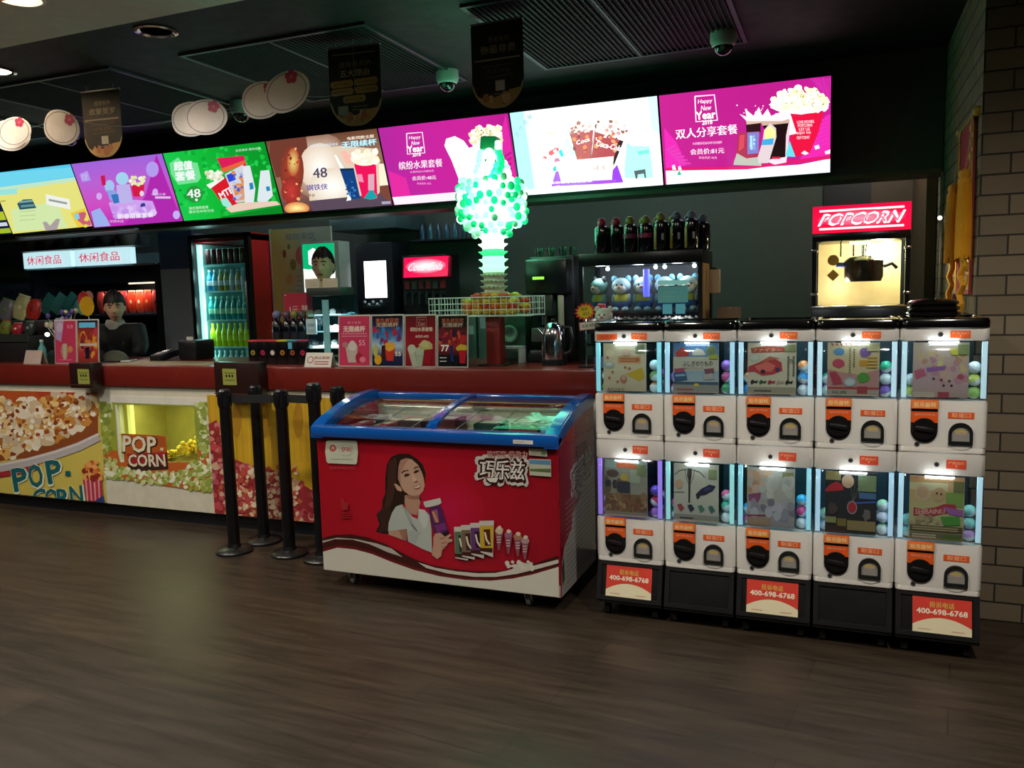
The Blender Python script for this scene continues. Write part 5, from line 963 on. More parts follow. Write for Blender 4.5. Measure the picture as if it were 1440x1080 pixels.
# wire basket round the column
t = thing('wire_basket', 'white wire basket hung round the glow tower column', 'basket', (-1.89, 4.32, 1.335)); b = MB(); wm = M('c9d4cc', .35)
bw, bd, bh = .31, .12, .105
for z in (0, bh/3, bh*2/3, bh):
    b.tube([(-bw, -bd, z), (bw, -bd, z), (bw, bd, z), (-bw, bd, z), (-bw, -bd, z)], .004 if z in (0, bh) else .0022, wm, 6)
for k in range(19): x = -bw+2*bw*k/18; b.tube([(x, -bd, bh), (x, -bd, 0), (x, bd, 0), (x, bd, bh)], .0022, wm, 5)
for k in range(1, 6): y = -bd+2*bd*k/6; b.tube([(-bw, y, bh), (-bw, y, 0), (bw, y, 0), (bw, y, bh)], .0022, wm, 5)
b.build('cage', t)
b = MB(); b.cyl((.05, 0, .0), (.05, 0, -.018), .03, wm, seg=16); b.build('collar', t)
cs = ['d8a020', 'e06a1c', 'd8b82c', 'c8401c', 'e8c850', 'd89018']; pr = []
for c in cs:
    m = MB(); m.ball((0, 0, 0), (.03, .022, .02), M(c, .5), 8, 6); m.cyl((-.034, 0, 0), (-.022, 0, 0), .012, M(c, .5), .004, seg=8); m.cyl((.034, 0, 0), (.022, 0, 0), .012, M(c, .5), .004, seg=8); pr.append(m.build('candy'))
k = 0
for zi in range(4):
    for xi in range(6):
        for yi in (-1, 1):
            if zi == 3 and xi in (0, 5): continue
            c = pr[(k*5+zi) % 6]; p = (-1.965+.055*xi, 4.32+yi*.088, 1.361+zi*.0285)
            if 'label' not in c: o = c; o.location = p
            else: o = clone(c, p)
            tag(o, 'yellow or orange wrapped candy piled in the white wire basket', 'candy', 'candies in the wire basket'); o.rotation_euler = (rnd.uniform(-.3, .3), rnd.uniform(-.2, .2), rnd.uniform(-.5, .5)); k += 1
for c in pr:
    if 'label' not in c: bpy.data.objects.remove(c)
# ---- kettle
t = thing('electric_kettle', 'polished steel electric kettle with dark base on the counter', 'kettle', (-1.50, 4.35, CT))
b = MB(); b.lathe((0, 0, 0), [(.07, .0), (.07, .028), (.063, .032)], M('141418', .3), 28); b.build('base', t)
b = MB(); b.lathe((0, 0, 0), [(.064, .034), (.067, .05), (.066, .12), (.062, .17), (.055, .205), (.04, .23), (.018, .243), (.0, .246)], M('c9ccd4', .14, 1, var=.03), 36); b.build('body', t)
b = MB(); b.ball((0, 0, .252), (.014, .014, .01), M('17171a', .3), 12, 8); b.build('lid_knob', t)
b = MB(); b.tube([(.05, 0, .215), (.10, 0, .21), (.112, 0, .15), (.105, 0, .08), (.07, 0, .06)], .010, M('141416', .35), 10); b.build('handle', t)
b = MB(); b.cyl((-.055, 0, .17), (-.088, 0, .205), .016, M('c0c4cc', .15, 1), .009, seg=12); b.build('spout', t)
# ---- grey boiler with a round dial, white stool frame
t = thing('water_boiler', 'grey-green drinks machine with a round dial, behind the wire basket', 'machine', (-1.855, 4.66, CT))
b = MB(); b.box((0, 0, .15), (.20, .16, .28), M('3f5a50', .35), .012); b.build('body', t)
b = MB(); b.lathe((0, 0, 0), [(.02, 0), (.05, .004), (.055, .014), (.045, .02), (.03, .016), (.02, .004)], M('6f9484', .25), 28); o = b.build('dial', t, (.0, -.081, .165)); o.rotation_euler = (PI/2, 0, 0)
b = MB(); b.lathe((0, 0, .28), [(.05, .0), (.048, .03), (.02, .05), (0, .052)], M('4a6a5e', .3), 20); b.build('lid', t)
t = thing('white_rack', 'small white open frame rack on the counter below the round dial', 'rack', (-1.80, 4.46, CT)); b = MB(); wm2 = M('a9b4ac', .4)
b.bx(-.075, .075, -.04, .04, .085, .10, wm2, .003); b.build('top', t)
for sx in (-1, 1): b = MB(); b.bx(sx*.066-.01, sx*.066+.01, -.04, .04, 0, .0845, wm2, .003); b.build('leg', t)
# ---- coffee machine
t = thing('coffee_machine', 'black coffee machine with a green lit display and glass cups on top', 'coffee machine', (-1.585, 4.64, CT)); b = MB()
b.bx(-.15, .13, -.02, .14, 0, .62, M('1b2123', .3), .01); b.bx(-.14, .12, -.13, -.02, .40, .60, M('101416', .25), .012); b.bx(-.14, .12, -.13, -.02, 0, .05, M('191d1f', .3), .006); b.build('body', t)
b = MB(); b.bx(-.09, -.02, -.132, -.1305, .485, .50, M('8cff3c', emit=1.5)); b.build('display', t)
b = MB(); b.bx(-.10, .02, -.10, -.03, .27, .40, M('5a6460', .25, .7), .006); b.cyl((-.04, -.07, .27), (-.04, -.07, .22), .02, STEEL, seg=14); b.bx(.06, .09, -.128, -.1, .08, .39, M('9a9484', .3), .004); b.build('brew_group', t)
b = MB(); b.bx(-.11, .04, -.125, -.03, .12, .20, M('6a706a', .35), .006); b.bx(-.12, .05, -.125, -.03, .05, .07, STEEL, .002); b.build('drip_tray', t)
for k, (x, y) in enumerate([(-.10, .02), (-.03, .03), (.05, .02), (.09, .08), (-.06, .09)]):
    m = MB(); m.lathe((0, 0, 0), [(.02, 0), (.027, .055), (.025, .055), (.018, .004)], M('c2d0cc', .06, glass=2, var=0), 18); solo(m, 'drinking_glass', 'small clear glass standing on top of the black coffee machine', 'glass', (-1.585+x, 4.64+y, 1.671), 'glasses on the coffee machine')
t = thing('portafilter_grinder', 'dark slanted dispenser between glow tower and coffee machine', 'dispenser', (-1.66, 4.22, CT)) if 0 else None
# ---- burst price sign
t = thing('price_sign', 'yellow and red starburst price sign beside the plush toy cabinet', 'sign', (-1.27, 4.22, CT)); b = MB(); b.cyl((0, 0, 0), (0, 0, .27), .004, CHROME, seg=8); b.cyl((0, 0, 0), (0, 0, .008), .045, BLACK, seg=20); b.build('stand', t)
def star(r0, r1, n): return [((r1 if k % 2 else r0)*math.cos(PI*k/n), (r1 if k % 2 else r0)*.8*math.sin(PI*k/n)) for k in range(2*n)]
b = MB(); b.prism(star(.062, .048, 14), lambda u, v, q: (u, q, v), -.001, .001, M('c82a2a', .5)); a = Art(b, (-.06, -.0012, .06), (1, 0, 0), (0, 0, -1), .12, .12, clip=False)
a.poly([(50+x*700, 50-y*700) for x, y in star(.058, .044, 14)], 'd8b81c'); a.text('特价', 50, 38, 16, '2a2410', 34, off=.02); a.text('¥25', 54, 60, 14, '2a2410', 32); o = b.build('burst', t, (0, -.006, .30)); o.rotation_euler = (0, -.15, 0)
b = MB(); b.box((0, 0, 0), (.10, .002, .045), M('b8404a', .5)); a = Art(b, (-.046, -.0012, .019), (1, 0, 0), (0, 0, -1), .092, .038); a.bg('cfc8b8'); a.text('会员 9折', 50, 50, 46, '2c2420', 76, off=.02); o = b.build('tag', t, (.015, -.005, .225)); o.rotation_euler = (0, -.1, 0)
b = MB(); b.box((0, 0, 0), (.045, .02, .10), M('b82434', .5), .006); b.build('red_tag', t, (.09, -.0, .29))
# small acrylic stand with a white plush at the end
t = thing('acrylic_stand', 'clear acrylic stand with pastel leaflets behind the leftmost capsule machine', 'stand', (-1.12, 4.12, CT)); b = MB()
for z in (0, .07, .15): b.bx(-.07, .07, -.05, .05, z, z+.004, PLASTIC)
b.bx(-.07, -.066, -.05, .05, .004, .15, PLASTIC); b.bx(.066, .07, -.05, .05, .004, .15, PLASTIC); b.build('shelf', t)
for k, c in enumerate(['d88aa8', 'a8b4d8', 'e0d0d8', 'c8a0c0']): b = MB(); b.box((-.05+k*.028, -.02, .04), (.024, .03, .06), M(c, .5), .003); b.build('leaflet', t)
def plush(name, label, loc, cols, s=1.0, group=None, rz=0, horns=False):
    t = thing(name, label, 'plush toy', loc, group, rz); wh, face, top, bot, ft = cols
    b = MB(); b.ball((0, 0, .075*s), (.058*s, .045*s, .055*s), M(top, .8), 16, 10); b.build('body', t)
    b = MB(); b.lathe((0, 0, 0), [(.055*s, .03*s), (.062*s, .045*s), (.0615*s, .06*s), (.059*s, .07*s)], M(bot, .8), 20, 1, .82); b.build('belt', t)
    b = MB(); b.ball((0, 0, 0), (.062*s, .055*s, .055*s), M(wh, .85), 18, 12); hd_ = b.build('head', t, (0, -.008*s, .165*s))
    b = MB(); b.ball((0, -.012*s, -.010*s), (.050*s, .048*s, .040*s), M(face, .8), 16, 10); b.ball((0, -.060*s, -.008*s), (.012*s, .01*s, .008*s), M('b86a60', .7), 8, 6); b.build('face', hd_)
    for sx in (-1, 1):
        b = MB(); b.ball((sx*.018*s, -.056*s, .008*s), (.005*s, .004*s, .007*s), M('141216', .2), 8, 6); b.build('eye', hd_)
        b = MB(); b.ball((sx*.045*s, 0, .045*s), (.02*s, .012*s, .024*s), M(ft, .8), 10, 8); b.build('ear', hd_)
        b = MB(); b.ball((sx*.050*s, -.01*s, .085*s), (.015*s, .02*s, .033*s), M(wh, .8), 10, 8); b.build('arm', t)
        b = MB(); b.ball((sx*.03*s, -.035*s, .018*s), (.024*s, .032*s, .018*s), M(wh, .8), 10, 8); b.build('foot', t)
    return t
plush('plush_toy', 'small white plush animal peeking over the corner of the leftmost capsule machine', (-1.14, 4.12, CT+.155), ('b9bcb0', 'c4c6ba', 'b0b2a8', 'a0a29c', 'c0c2b8'), .75)
# ---- plush cabinet
CX0, CX1, CY0, CY1 = -1.365, -.685, 4.42, 4.79
t = thing('display_cabinet', 'black framed glass cabinet of plush toys, lit from inside, behind the capsule machines', 'cabinet', ((CX0+CX1)/2, CY0, CT)); W2 = (CX1-CX0)/2; D2 = CY1-CY0; HC = .615
b = MB(); bkm = M('121319', .3)
b.bx(-W2, W2, 0, D2, 0, .03, bkm); b.bx(-W2, W2, 0, D2, HC-.07, HC, bkm, .003); b.bx(-W2, -W2+.022, 0, .025, .03, HC-.07, bkm); b.bx(W2-.022, W2, 0, .025, .03, HC-.07, bkm); b.bx(W2-.022, W2, D2-.05, D2, .03, HC-.07, bkm); b.bx(-W2, -W2+.022, D2-.05, D2, .03, HC-.07, bkm); b.bx(-W2, W2, D2-.006, D2, .03, HC-.07, M('35383e', .5)); b.build('frame', t)
b = MB(); b.bx(-W2+.0225, W2-.0225, .03, D2-.008, .265, .285, bkm); b.bx(-W2+.0225, W2-.0225, .03, D2-.008, .10, .112, bkm); b.build('shelf', t)
b = MB(); b.add([(-W2+.02, .012, .03), (W2-.02, .012, .03), (W2-.02, .012, HC-.07), (-W2+.02, .012, HC-.07)], [[0, 1, 2, 3]], GLASS); b.build('glass_front', t)
b = MB(); b.bx(W2-.02, W2-.008, .03, D2-.052, .031, HC-.071, M('a8885c', .5)); b.build('side_panel', t)
b = MB()
for x in (-.19, .08, .13, .29): b.ball((x, .06, HC-.085), .011, M('f4faff', emit=12), 8, 6)
b.build('spot_light', t)
for x in (-.2, .2):  # lower pair added to brighten the doll row
    l = bpy.data.lights.new('cabinet_light', 'POINT'); l.energy = .5; l.color = (.95, .92, 1); l.shadow_soft_size = .03; o = bpy.data.objects.new('cabinet_light', l); C.objects.link(o); o.parent = t; o.location = (x, .03, .235)
for x in (-.24, -.02, .2):
    l = bpy.data.lights.new('cabinet_light', 'POINT'); l.energy = 1.5; l.color = (.9, .95, 1); l.shadow_soft_size = .03; o = bpy.data.objects.new('cabinet_light', l); C.objects.link(o); o.parent = t; o.location = (x, .07, HC-.1)
b = MB(); b.cyl((.035, .03, .37), (.035, .03, .52), .018, M('6a6af0', emit=1.0), seg=12); b.build('blue_tube', t)
PL = ('8fa4ac', 'dcd6c2', 'b0a23c', '3a5688', '5a94b4')
PLN = ['leftmost plush in the cabinet, turned to the side', 'second plush from the left in the cabinet, facing forward', 'middle plush in the cabinet, left of the violet tube', 'plush half behind the pale blue price card', 'rightmost plush in the cabinet, beside the side post']
for k, x in enumerate([-1.272, -1.149, -1.026, -.903, -.780]):
    plush('plush_toy', 'yellow and blue plush, '+PLN[k], (x, 4.53, CT+.286), (PL if k else ('6a8f8c', 'b9b8a4', 'a89a34', '2f4a80', '2a2e30')), 0.88, 'plush toys on the cabinet shelf', [-.6, 0, .05, -.1, .2][k])
cp = [('c8c4bc', 'b83a5c'), ('d0ccc4', 'c85a7c'), ('c4c4c0', 'a83048'), ('ccc8c4', 'd88aa0')]
for k in range(11):
    c1, c2 = cp[k % 4]; m = MB(); m.ball((0, 0, .044), (.025, .024, .021), M(c1, .7), 12, 8); m.ball((.0, 0, .017), (.026, .022, .018), M(c2, .7), 12, 8); m.ball((.018, 0, .062), (.01, .006, .01), M(c1, .7), 8, 6); m.ball((-.018, 0, .062), (.01, .006, .01), M(c1, .7), 8, 6)
    solo(m, 'small_doll', 'tiny white and pink doll in the row on the lower cabinet shelf', 'doll', (-1.31+k*.0565, 4.50, CT+.1795), 'tiny dolls on the lower cabinet shelf') if 0 else solo(m, 'small_doll', 'tiny white and pink doll in the row under the cabinet shelf', 'doll', (-1.31+k*.0565, 4.50, CT+.192), 'tiny dolls on the lower cabinet shelf')
t2 = MB(); t2.bx(-.325, .295, .045, .13, .17, .19, M('22252c', .4)); t2.bx(-.3, .28, .08, .1, .113, .17, M('22252c', .4)); t2.build('riser', t)
b = MB(); b.bx(.105, .265, -.004, -.001, .335, .425, M('62b8c8', .4, emit=.35)); a = Art(b, (.105, -.0042, .425), (1, 0, 0), (0, 0, -1), .16, .09); a.bg('7cd0dc'); a.bars(20, 35, 60, 5, '9cd8dc', 2, 25); a.rect(0, 0, 100, 3, '2a3a40'); b.build('price_card', t)
b = MB(); b.bx(.105, .265, -.004, -.001, .432, .455, M('8fd0c8', .4, emit=.35)); b.build('price_strip', t)
for x in (.13, .20): b = MB(); b.bx(x, x+.05, -.004, -.001, .275, .328, M('58a4b4', .4, emit=.3)); b.build('small_tag', t)
# topper bottles on the cabinet
def topbottle(x, y, z, h, hc, label, strip=None, band=None, r=.041, group='topper bottles on the plush cabinet'):
    t = thing('topper_bottle', label, 'drink bottle', (x, y, z), group)
    b = MB(); b.lathe((0, 0, 0), [(r*.9, 0), (r, .006), (r, h*.80), (r*.92, h*.87), (r*.55, h*.91), (r*.5, h*.93)], M('0e0f1c', .12, coat=.5), 20)
    a_ = (b.lathe((0, 0, 0), [(r*1.01, h*.45), (r*1.01, h*.6)], M(band, .35), 20)) if band else None
    if strip: b.box((-r*.55, -r*.86, h*.38), (.018, .004, h*.66), M(strip, .35), .001, (0, 0, -.55)); b.box((r*.45, -r*.92, h*.42), (.012, .004, h*.2), M('b8b4c0', .3), .001, (0, 0, .45))
    b.build('bottle', t)
    b = MB(); b.ball((0, 0, h*.9+.020), (.025, .023, .028), M(hc, .4), 12, 8); b.ball((0, -.016, h*.9+.018), (.012, .006, .012), M(hc, .3), 8, 6); b.cyl((0, 0, h*.88), (0, 0, h*.92), .017, M(hc, .4), seg=12); b.build('topper', t)
TB = [(-1.245, 'c02c48', None, 'rose pink topper, leftmost'), (-1.165, 'b02a44', None, 'rose pink topper, second from the left'), (-1.085, '8c8440', '7c3450', 'olive gold topper, third from the left'), (-1.0, '988c3c', 'a83060', 'olive gold topper and magenta band'), (-.915, 'a89848', None, 'gold topper and orange strip'), (-.83, '6c6a90', None, 'grey violet topper and orange strip'), (-.75, '7a789a', None, 'pale grey topper, right end')]
for k, (x, c, bd_, l_) in enumerate(TB): topbottle(x, 4.475+.01*(k % 2), CT+HC+.001, .165+(.012 if k > 3 else 0), c, 'dark bottle, '+l_+', on the cabinet front', 'a8722c' if k > 3 else None, bd_)
for k, x in enumerate([-1.20, -1.12, -1.04, -.96, -.875, -.79, -.71]): topbottle(x, 4.60, CT+HC+.001, .165, ['b02a44', '8c8440', '988c3c', '8c8440', '988c3c', '6c6a90', '6c6a90'][k], 'dark topper bottle in the back row on the plush cabinet', group='back row bottles on the plush cabinet')
# ---- popcorn machine
t = thing('popcorn_machine', 'popcorn popping machine with red lit POPCORN sign and warm glowing glass case', 'popcorn machine', (.085, 4.46, CT)); w2 = .225
b = MB(); fr_ = M('2a3236', .25, .6)
b.bx(-w2, w2, 0, .34, 0, .285, fr_, .004); b.bx(-w2, w2, 0, .34, .285, .30, CHROME, .003)
for x in (-w2, w2-.022):
    for y in (0, .318): b.bx(x, x+.022, y, y+.022, .30, .63, fr_)
b.bx(-w2, w2, 0, .34, .625, .665, fr_, .003); b.bx(-w2, w2, .332, .34, .30, .63, M('e6cf9c', .4)); b.bx(-w2, w2, .02, .34, .665, .80, fr_, .004); b.build('frame', t)
b = MB(); b.bx(-w2-.0, w2, .001, .019, .665, .80, M('c0142c', emit=.9)); a = Art(b, (-w2, .0005, .80), (1, 0, 0), (0, 0, -1), 2*w2, .135, mat=SCREEN(1.3), eps=.0003); a.grad(['d8083c', 'f01040', 'e01038']); a.rect(7, 14, 93, 22, 'ffe8e8'); a.rect(7, 80, 93, 88, 'ffe8e8'); a.glow(50, 50, 46, 30, 'ff90a8', 'f01848'); a.text('POPCORN', 50, 51, 42, 'fff8fc', 82, off=.05, shear=.15); a.text('POPCORN', 50, 51, 30, 'd86a88', 78, off=-.01, shear=.15); b.build('lit_sign', t)
b = MB(); b.add([(-w2+.02, .008, .30), (w2-.02, .008, .30), (w2-.02, .008, .625), (-w2+.02, .008, .625)], [[0, 1, 2, 3]], GLASS)
for sx in (-1, 1): b.add([(sx*(w2-.008), .02, .30), (sx*(w2-.008), .32, .30), (sx*(w2-.008), .32, .625), (sx*(w2-.008), .02, .625)], [[0, 1, 2, 3]], GLASS)
b.build('glass_case', t)
for x, z in ((-w2+.01, .58), (-w2+.01, .36), (w2-.01, .58), (w2-.01, .36)): b = MB(); b.box((x, -.006, z), (.034, .012, .014), CHROME, .003); b.ball((x+(.012 if x < 0 else -.012), -.014, z), .008, CHROME, 8, 6); b.build('latch', t)
k_ = MB(); k_.lathe((0, 0, 0), [(.07, 0), (.078, .02), (.078, .085), (.06, .10), (.02, .105), (0, .105)], M('5a4c46', .25, .8), 24); k_.tube([(.078, 0, .06), (.11, 0, .07), (.13, 0, .05)], .007, BLACK, 8); k_.cyl((0, 0, .105), (0, 0, .17), .01, CHROME, seg=10); k_.cyl((-.11, 0, .07), (-.078, 0, .07), .012, M('3a4a9a', .3), seg=10); o_ = k_.build('kettle', t, (.02, .16, .42)); o_.scale = (1.2, 1.2, 1.25)
b = MB()
for x in (-.09, -.03, .03): b.cyl((x, .12, .625), (x, .12, .55), .004, CHROME, seg=8)
b.bx(-.05, .05, .1, .16, .61, .624, M('eaffc0', emit=2.0)); b.build('hanger', t)
b = MB(); b.ball((.13, .12, .605), (.035, .035, .02), M('ffe0a0', emit=10), 12, 8); b.build('heat_lamp', t)
for (x, z, rot) in ((-.125, .53, 0), (-.125, .455, PI/4)):
    b = MB()
    if rot == 0: b.cyl((x, .0065, z), (x, .0045, z), .027, M('c89a2c', .5), seg=24)
    else: b.box((x, .0055, z), (.042, .002, .042), M('c89a2c', .5), 0, (0, PI/4, 0))
    b.build('warning_sticker', t)
for p_, e in (((.1, .16, .57), 8), ((-.1, .16, .40), 2.2)):
    l = bpy.data.lights.new('case_light', 'POINT'); l.energy = e; l.color = (1, .84, .55); l.shadow_soft_size = .04; o = bpy.data.objects.new('case_light', l); C.objects.link(o); o.parent = t; o.location = p_
# small pale rice-paper lump on the ledge beside
m = MB(); m.ball((0, 0, .0), (.022, .022, .022), M('b8a070', .6), 12, 8); m.cyl((0, 0, -.03), (0, 0, -.01), .028, M('8a8070', .5), seg=16); solo(m, 'bell_knob', 'small pale round knob showing over the middle capsule machine', 'knob', (-.235, 4.4, CT+.03))
# ---- stacked black round tins on the last machine
for k in range(3):
    m = MB(); r = .098-.004*k; m.lathe((0, 0, 0), [(r*.9, 0), (r, .006), (r, .015), (r*.86, .021), (r*.8, .0215)] if k < 2 else [(r*.9, 0), (r, .005), (r, .013), (r*.9, .02), (r*.5, .026), (0, .028)], M('131011', .12, coat=.6), 36)
    solo(m, 'round_tin', ['black round dish at the bottom of the stack on the machine by the pillar', 'black round dish in the middle of the stack on the machine by the pillar', 'domed black dish topping the stack on the machine by the pillar'][k], 'dish', (.335, 3.60, 1.322+.0217*k), 'black dishes on the capsule machine')
# ---- scroll with tassels on the brick pillar
t = thing('wall_scroll', 'red and gold hanging scroll with two yellow tassels on the brick pillar side', 'wall hanging', (.512, 4.22, 0)); gd = M('d0a838', .45)
b = MB(); b.bx(-.006, .006, -.21, .21, 1.40, 2.14, M('a01c2c', .6)); b.build('cloth', t)
b = MB(); b.bx(-.010, -.0062, -.225, -.18, 1.42, 2.15, gd); b.bx(-.010, -.0062, .18, .225, 1.42, 2.15, gd)
for k in range(12): b.ball((-.012, -.20, 1.46+k*.058), (.008, .018, .022), gd, 8, 6)
b.build('gold_border', t)
b = MB(); b.cyl((0, -.26, 2.155), (0, .26, 2.155), .014, M('a8a060', .35, .3), seg=14); b.ball((0, -.27, 2.155), .02, gd, 10, 8); b.ball((0, .27, 2.155), .02, gd, 10, 8); b.build('roller', t)
for y, z1, z0, dy in ((-.235, 1.89, 1.56, 0), (.15, 1.87, 1.56, 0)):
    g = MB(); ym = M('f0a81c', .6)
    g.lathe((-.035, y, z1), [(.004, .04), (.02, .03), (.024, .015), (.02, .0), (.026, -.01), (.028, -.02)], ym, 14)
    for j in range(22):
        a_ = 2*PI*j/22; r = .025; g.tube([(-.035+r*.8*math.cos(a_), y+r*.8*math.sin(a_), z1-.012), (-.035+r*math.cos(a_), y+r*math.sin(a_), (z0+z1)/2), (-.035+r*1.05*math.cos(a_), y+r*1.05*math.sin(a_), z0+rnd.uniform(-.02, .01))], .0065, ym, 5)
    g.cyl((-.035, y, z1-.02), (-.035, y, z0+.01), .025, ym, seg=12)
    g.tube([(-.035, y, z1+.03), (-.02, y, z1+.15), (-.012, y, 2.145)], .002, gd, 5); ts = g.build('tassel', t)
    g = MB(); g.tube([(-.035, y, z0+.01), (-.03, y-.01, z0-.04), (-.04, y+.015, z0-.08), (-.03, y-.02, z0-.12), (-.04, y+.02, z0-.16), (-.035, y-.01, z0-.2), (-.04, y+.015, z0-.235)], [.016, .012, .014, .011, .013, .012, .016], ym, 8); g.build('tail', ts)
b = MB(); b.lathe((-.03, 0, 1.40), [(.012, 0), (.02, -.03), (.018, -.06), (.022, -.1), (.014, -.13)], M('7a1418', .6), 12); b.build('lower_tail', t)
# ---- black drink boxes and tall topper bottles at the centre left
bx_c = [('c8404c', '9a8c2c', 'box with red rim and yellow disc, leftmost'), ('a83a4a', 'a81c44', 'box with rose rim and crimson disc'), ('c83c3c', 'b8a8a4', 'box with red rim and white disc, in the middle'), ('c8c83c', 'a87828', 'box with lime rim and orange disc'), ('4a9ab0', 'a85030', 'box with blue flash and small orange disc'), ('a83a5c', 'b81c50', 'box with dark red rim and pink disc, rightmost')]
for k, (c1, c2, l_) in enumerate(bx_c):
    x = -3.50+k*.0765; t = thing('gift_box', 'black drink '+l_+' in the counter row', 'box', (x, 4.27, CT), 'black drink boxes on the counter')
    b = MB(); b.bx(-.037, .037, -.035, .035, 0, .150, M('0f0d10', .25, coat=.3), .002); b.build('carton', t)
    b = MB(); b.bx(-.038, .038, -.036, .036, .146, .155, M(c1, .4)); b.build('rim', t)
    b = MB(); b.cyl((0, -.0352, .075), (0, -.0362, .075), .017, M(c2, .4), seg=20); b.cyl((0, -.0362, .075), (0, -.0366, .075), .008, M('e0d0c0' if k == 2 else '5a2020', .4), seg=14)
    if k == 4: b.bx(-.03, .0, -.0362, -.0352, .10, .14, M('5ab0d0', .3))
    b.build('emblem', t)
for k, (x, c) in enumerate([(-3.44, '6c6890'), (-3.36, '5a3c50'), (-3.30, '7c7434'), (-3.237, '4c4438'), (-3.175, '8c8c3c'), (-3.115, 'b88c80')]):
    t = thing('tall_bottle', 'tall dark bottle with '+['lilac', 'dark plum', 'olive', 'dull brown', 'yellow-green', 'pinkish'][k]+' round cap, behind the black drink boxes', 'drink bottle', (x, 4.42, CT), 'tall bottles behind the drink boxes')
    b = MB(); b.lathe((0, 0, 0), [(.03, 0), (.034, .01), (.034, .22), (.03, .26), (.018, .275), (.018, .285)], M('101014', .15, coat=.4), 18); b.lathe((0, 0, 0), [(.0345, .12), (.0345, .2)], M('23222a', .3), 18); b.build('bottle', t)
    b = MB(); b.ball((0, 0, .31), (.029, .029, .029), M(c, .45), 14, 10); b.build('cap', t)
# red notice behind the bottles
t = thing('red_notice', 'red upright notice with white lettering, behind the tall dark bottles', 'sign', (-3.37, 4.56, CT)); b = MB(); b.bx(-.115, .115, -.004, 0, .28, .45, M('a82438', .4)); a = Art(b, (-.115, -.0042, .45), (1, 0, 0), (0, 0, -1), .23, .17); a.bg('b02840'); a.text('1元', 36, 66, 30, 'dcb8b8', 30, off=.03); a.text('换购', 74, 60, 26, 'dcc8b8', 22, off=.03); a.rect(4, 6, 12, 9, 'e8c8c8'); b.build('panel', t); b = MB(); b.bx(-.01, .01, -.002, .01, 0, .30, BLACK); b.bx(-.06, .06, -.04, .05, 0, .006, BLACK); b.build('stand', t)
# ---- acrylic showcase
t = thing('acrylic_showcase', 'tall clear acrylic showcase with lit shelves and two white cards on top', 'showcase', (-2.945, 4.33, CT)); b = MB(); ac = M('bfe4ea', .05, glass=2.2, var=0)
for x in (-.125, .121): b.bx(x, x+.004, -.09, .09, .0, .42, ac)
b.bx(-.121, .121, .086, .09, .0, .42, ac); b.bx(-.125, .125, -.09, .09, .42, .426, ac); b.build('case', t)
b = MB()
for z in (.10, .20, .30): b.bx(-.121, .121, -.088, .085, z, z+.005, M('a8d8dc', .2))
b.bx(-.125, .125, -.09, .09, 0, .006, M('c8d8d8', .3)); b.build('shelf', t)
b = MB(); b.bx(-.01, .035, -.095, -.088, .01, .40, M('7ab4bc', .2)); b.build('front_post', t)
b = MB(); b.bx(-.118, .02, -.06, .06, .105, .113, M('f4ffff', emit=2.6)); b.ball((.045, -.04, .225), (.025, .02, .022), M('f8ffff', emit=5), 12, 8); b.bx(-.1, .1, -.05, .05, .306, .309, M('c8f0f8', emit=1.4)); b.build('shelf_light', t)
l = bpy.data.lights.new('showcase_light', 'POINT'); l.energy = 1.1; l.color = (.8, .95, 1); l.shadow_soft_size = .05; o = bpy.data.objects.new('showcase_light', l); C.objects.link(o); o.parent = t; o.location = (0, -.03, .27)
b = MB(); b.bx(-.125, .125, -.092, .06, .427, .475, M('2c3430', .5), .004); b.build('top_strip', t)
for x in (-.075, .055): b = MB(); b.bx(x-.052, x+.052, -.093, -.088, .474, .53, M('c2b8a4', .5)); a = Art(b, (x-.052, -.0932, .53), (1, 0, 0), (0, 0, -1), .104, .056); a.bars(16, 40, 84, 8, 'b0a592', 2, 28); b.build('top_card', t)
for k, (x, z, c) in enumerate([(-.07, .3095, 'b86a7c'), (-.02, .3095, 'd0d8d8'), (.08, .2055, '4a7ab0'), (-.04, .2055, 'c87890'), (-.08, .1135, 'e8ecec'), (-.02, .1135, 'dde4e4')]):
    m = MB(); m.ball((0, 0, .018), (.02, .018, .018), M(c, .5), 12, 8); m.box((0, 0, .004), (.03, .03, .008), M('dfe4e4', .4), .002); solo(m, 'small_ornament', ['rose', 'pale grey', 'blue', 'pink', 'white', 'off-white'][k]+' little ornament on a shelf of the acrylic showcase', 'ornament', (-2.945+x, 4.36, CT+z), 'ornaments in the acrylic showcase')
b = MB(); b.bx(-.13, -.055, -.102, -.095, .19, .285, M('a8c4cc', .4)); a = Art(b, (-.13, -.1022, .285), (1, 0, 0), (0, 0, -1), .075, .095); a.text('冰淇', 30, 40, 24, '4a7088', 42, off=.02); a.text('淋球', 70, 40, 24, '4a7088', 36, off=.02); a.bars(14, 70, 86, 4, '6a8c9c', 2, 12); b.build('label_card', t)
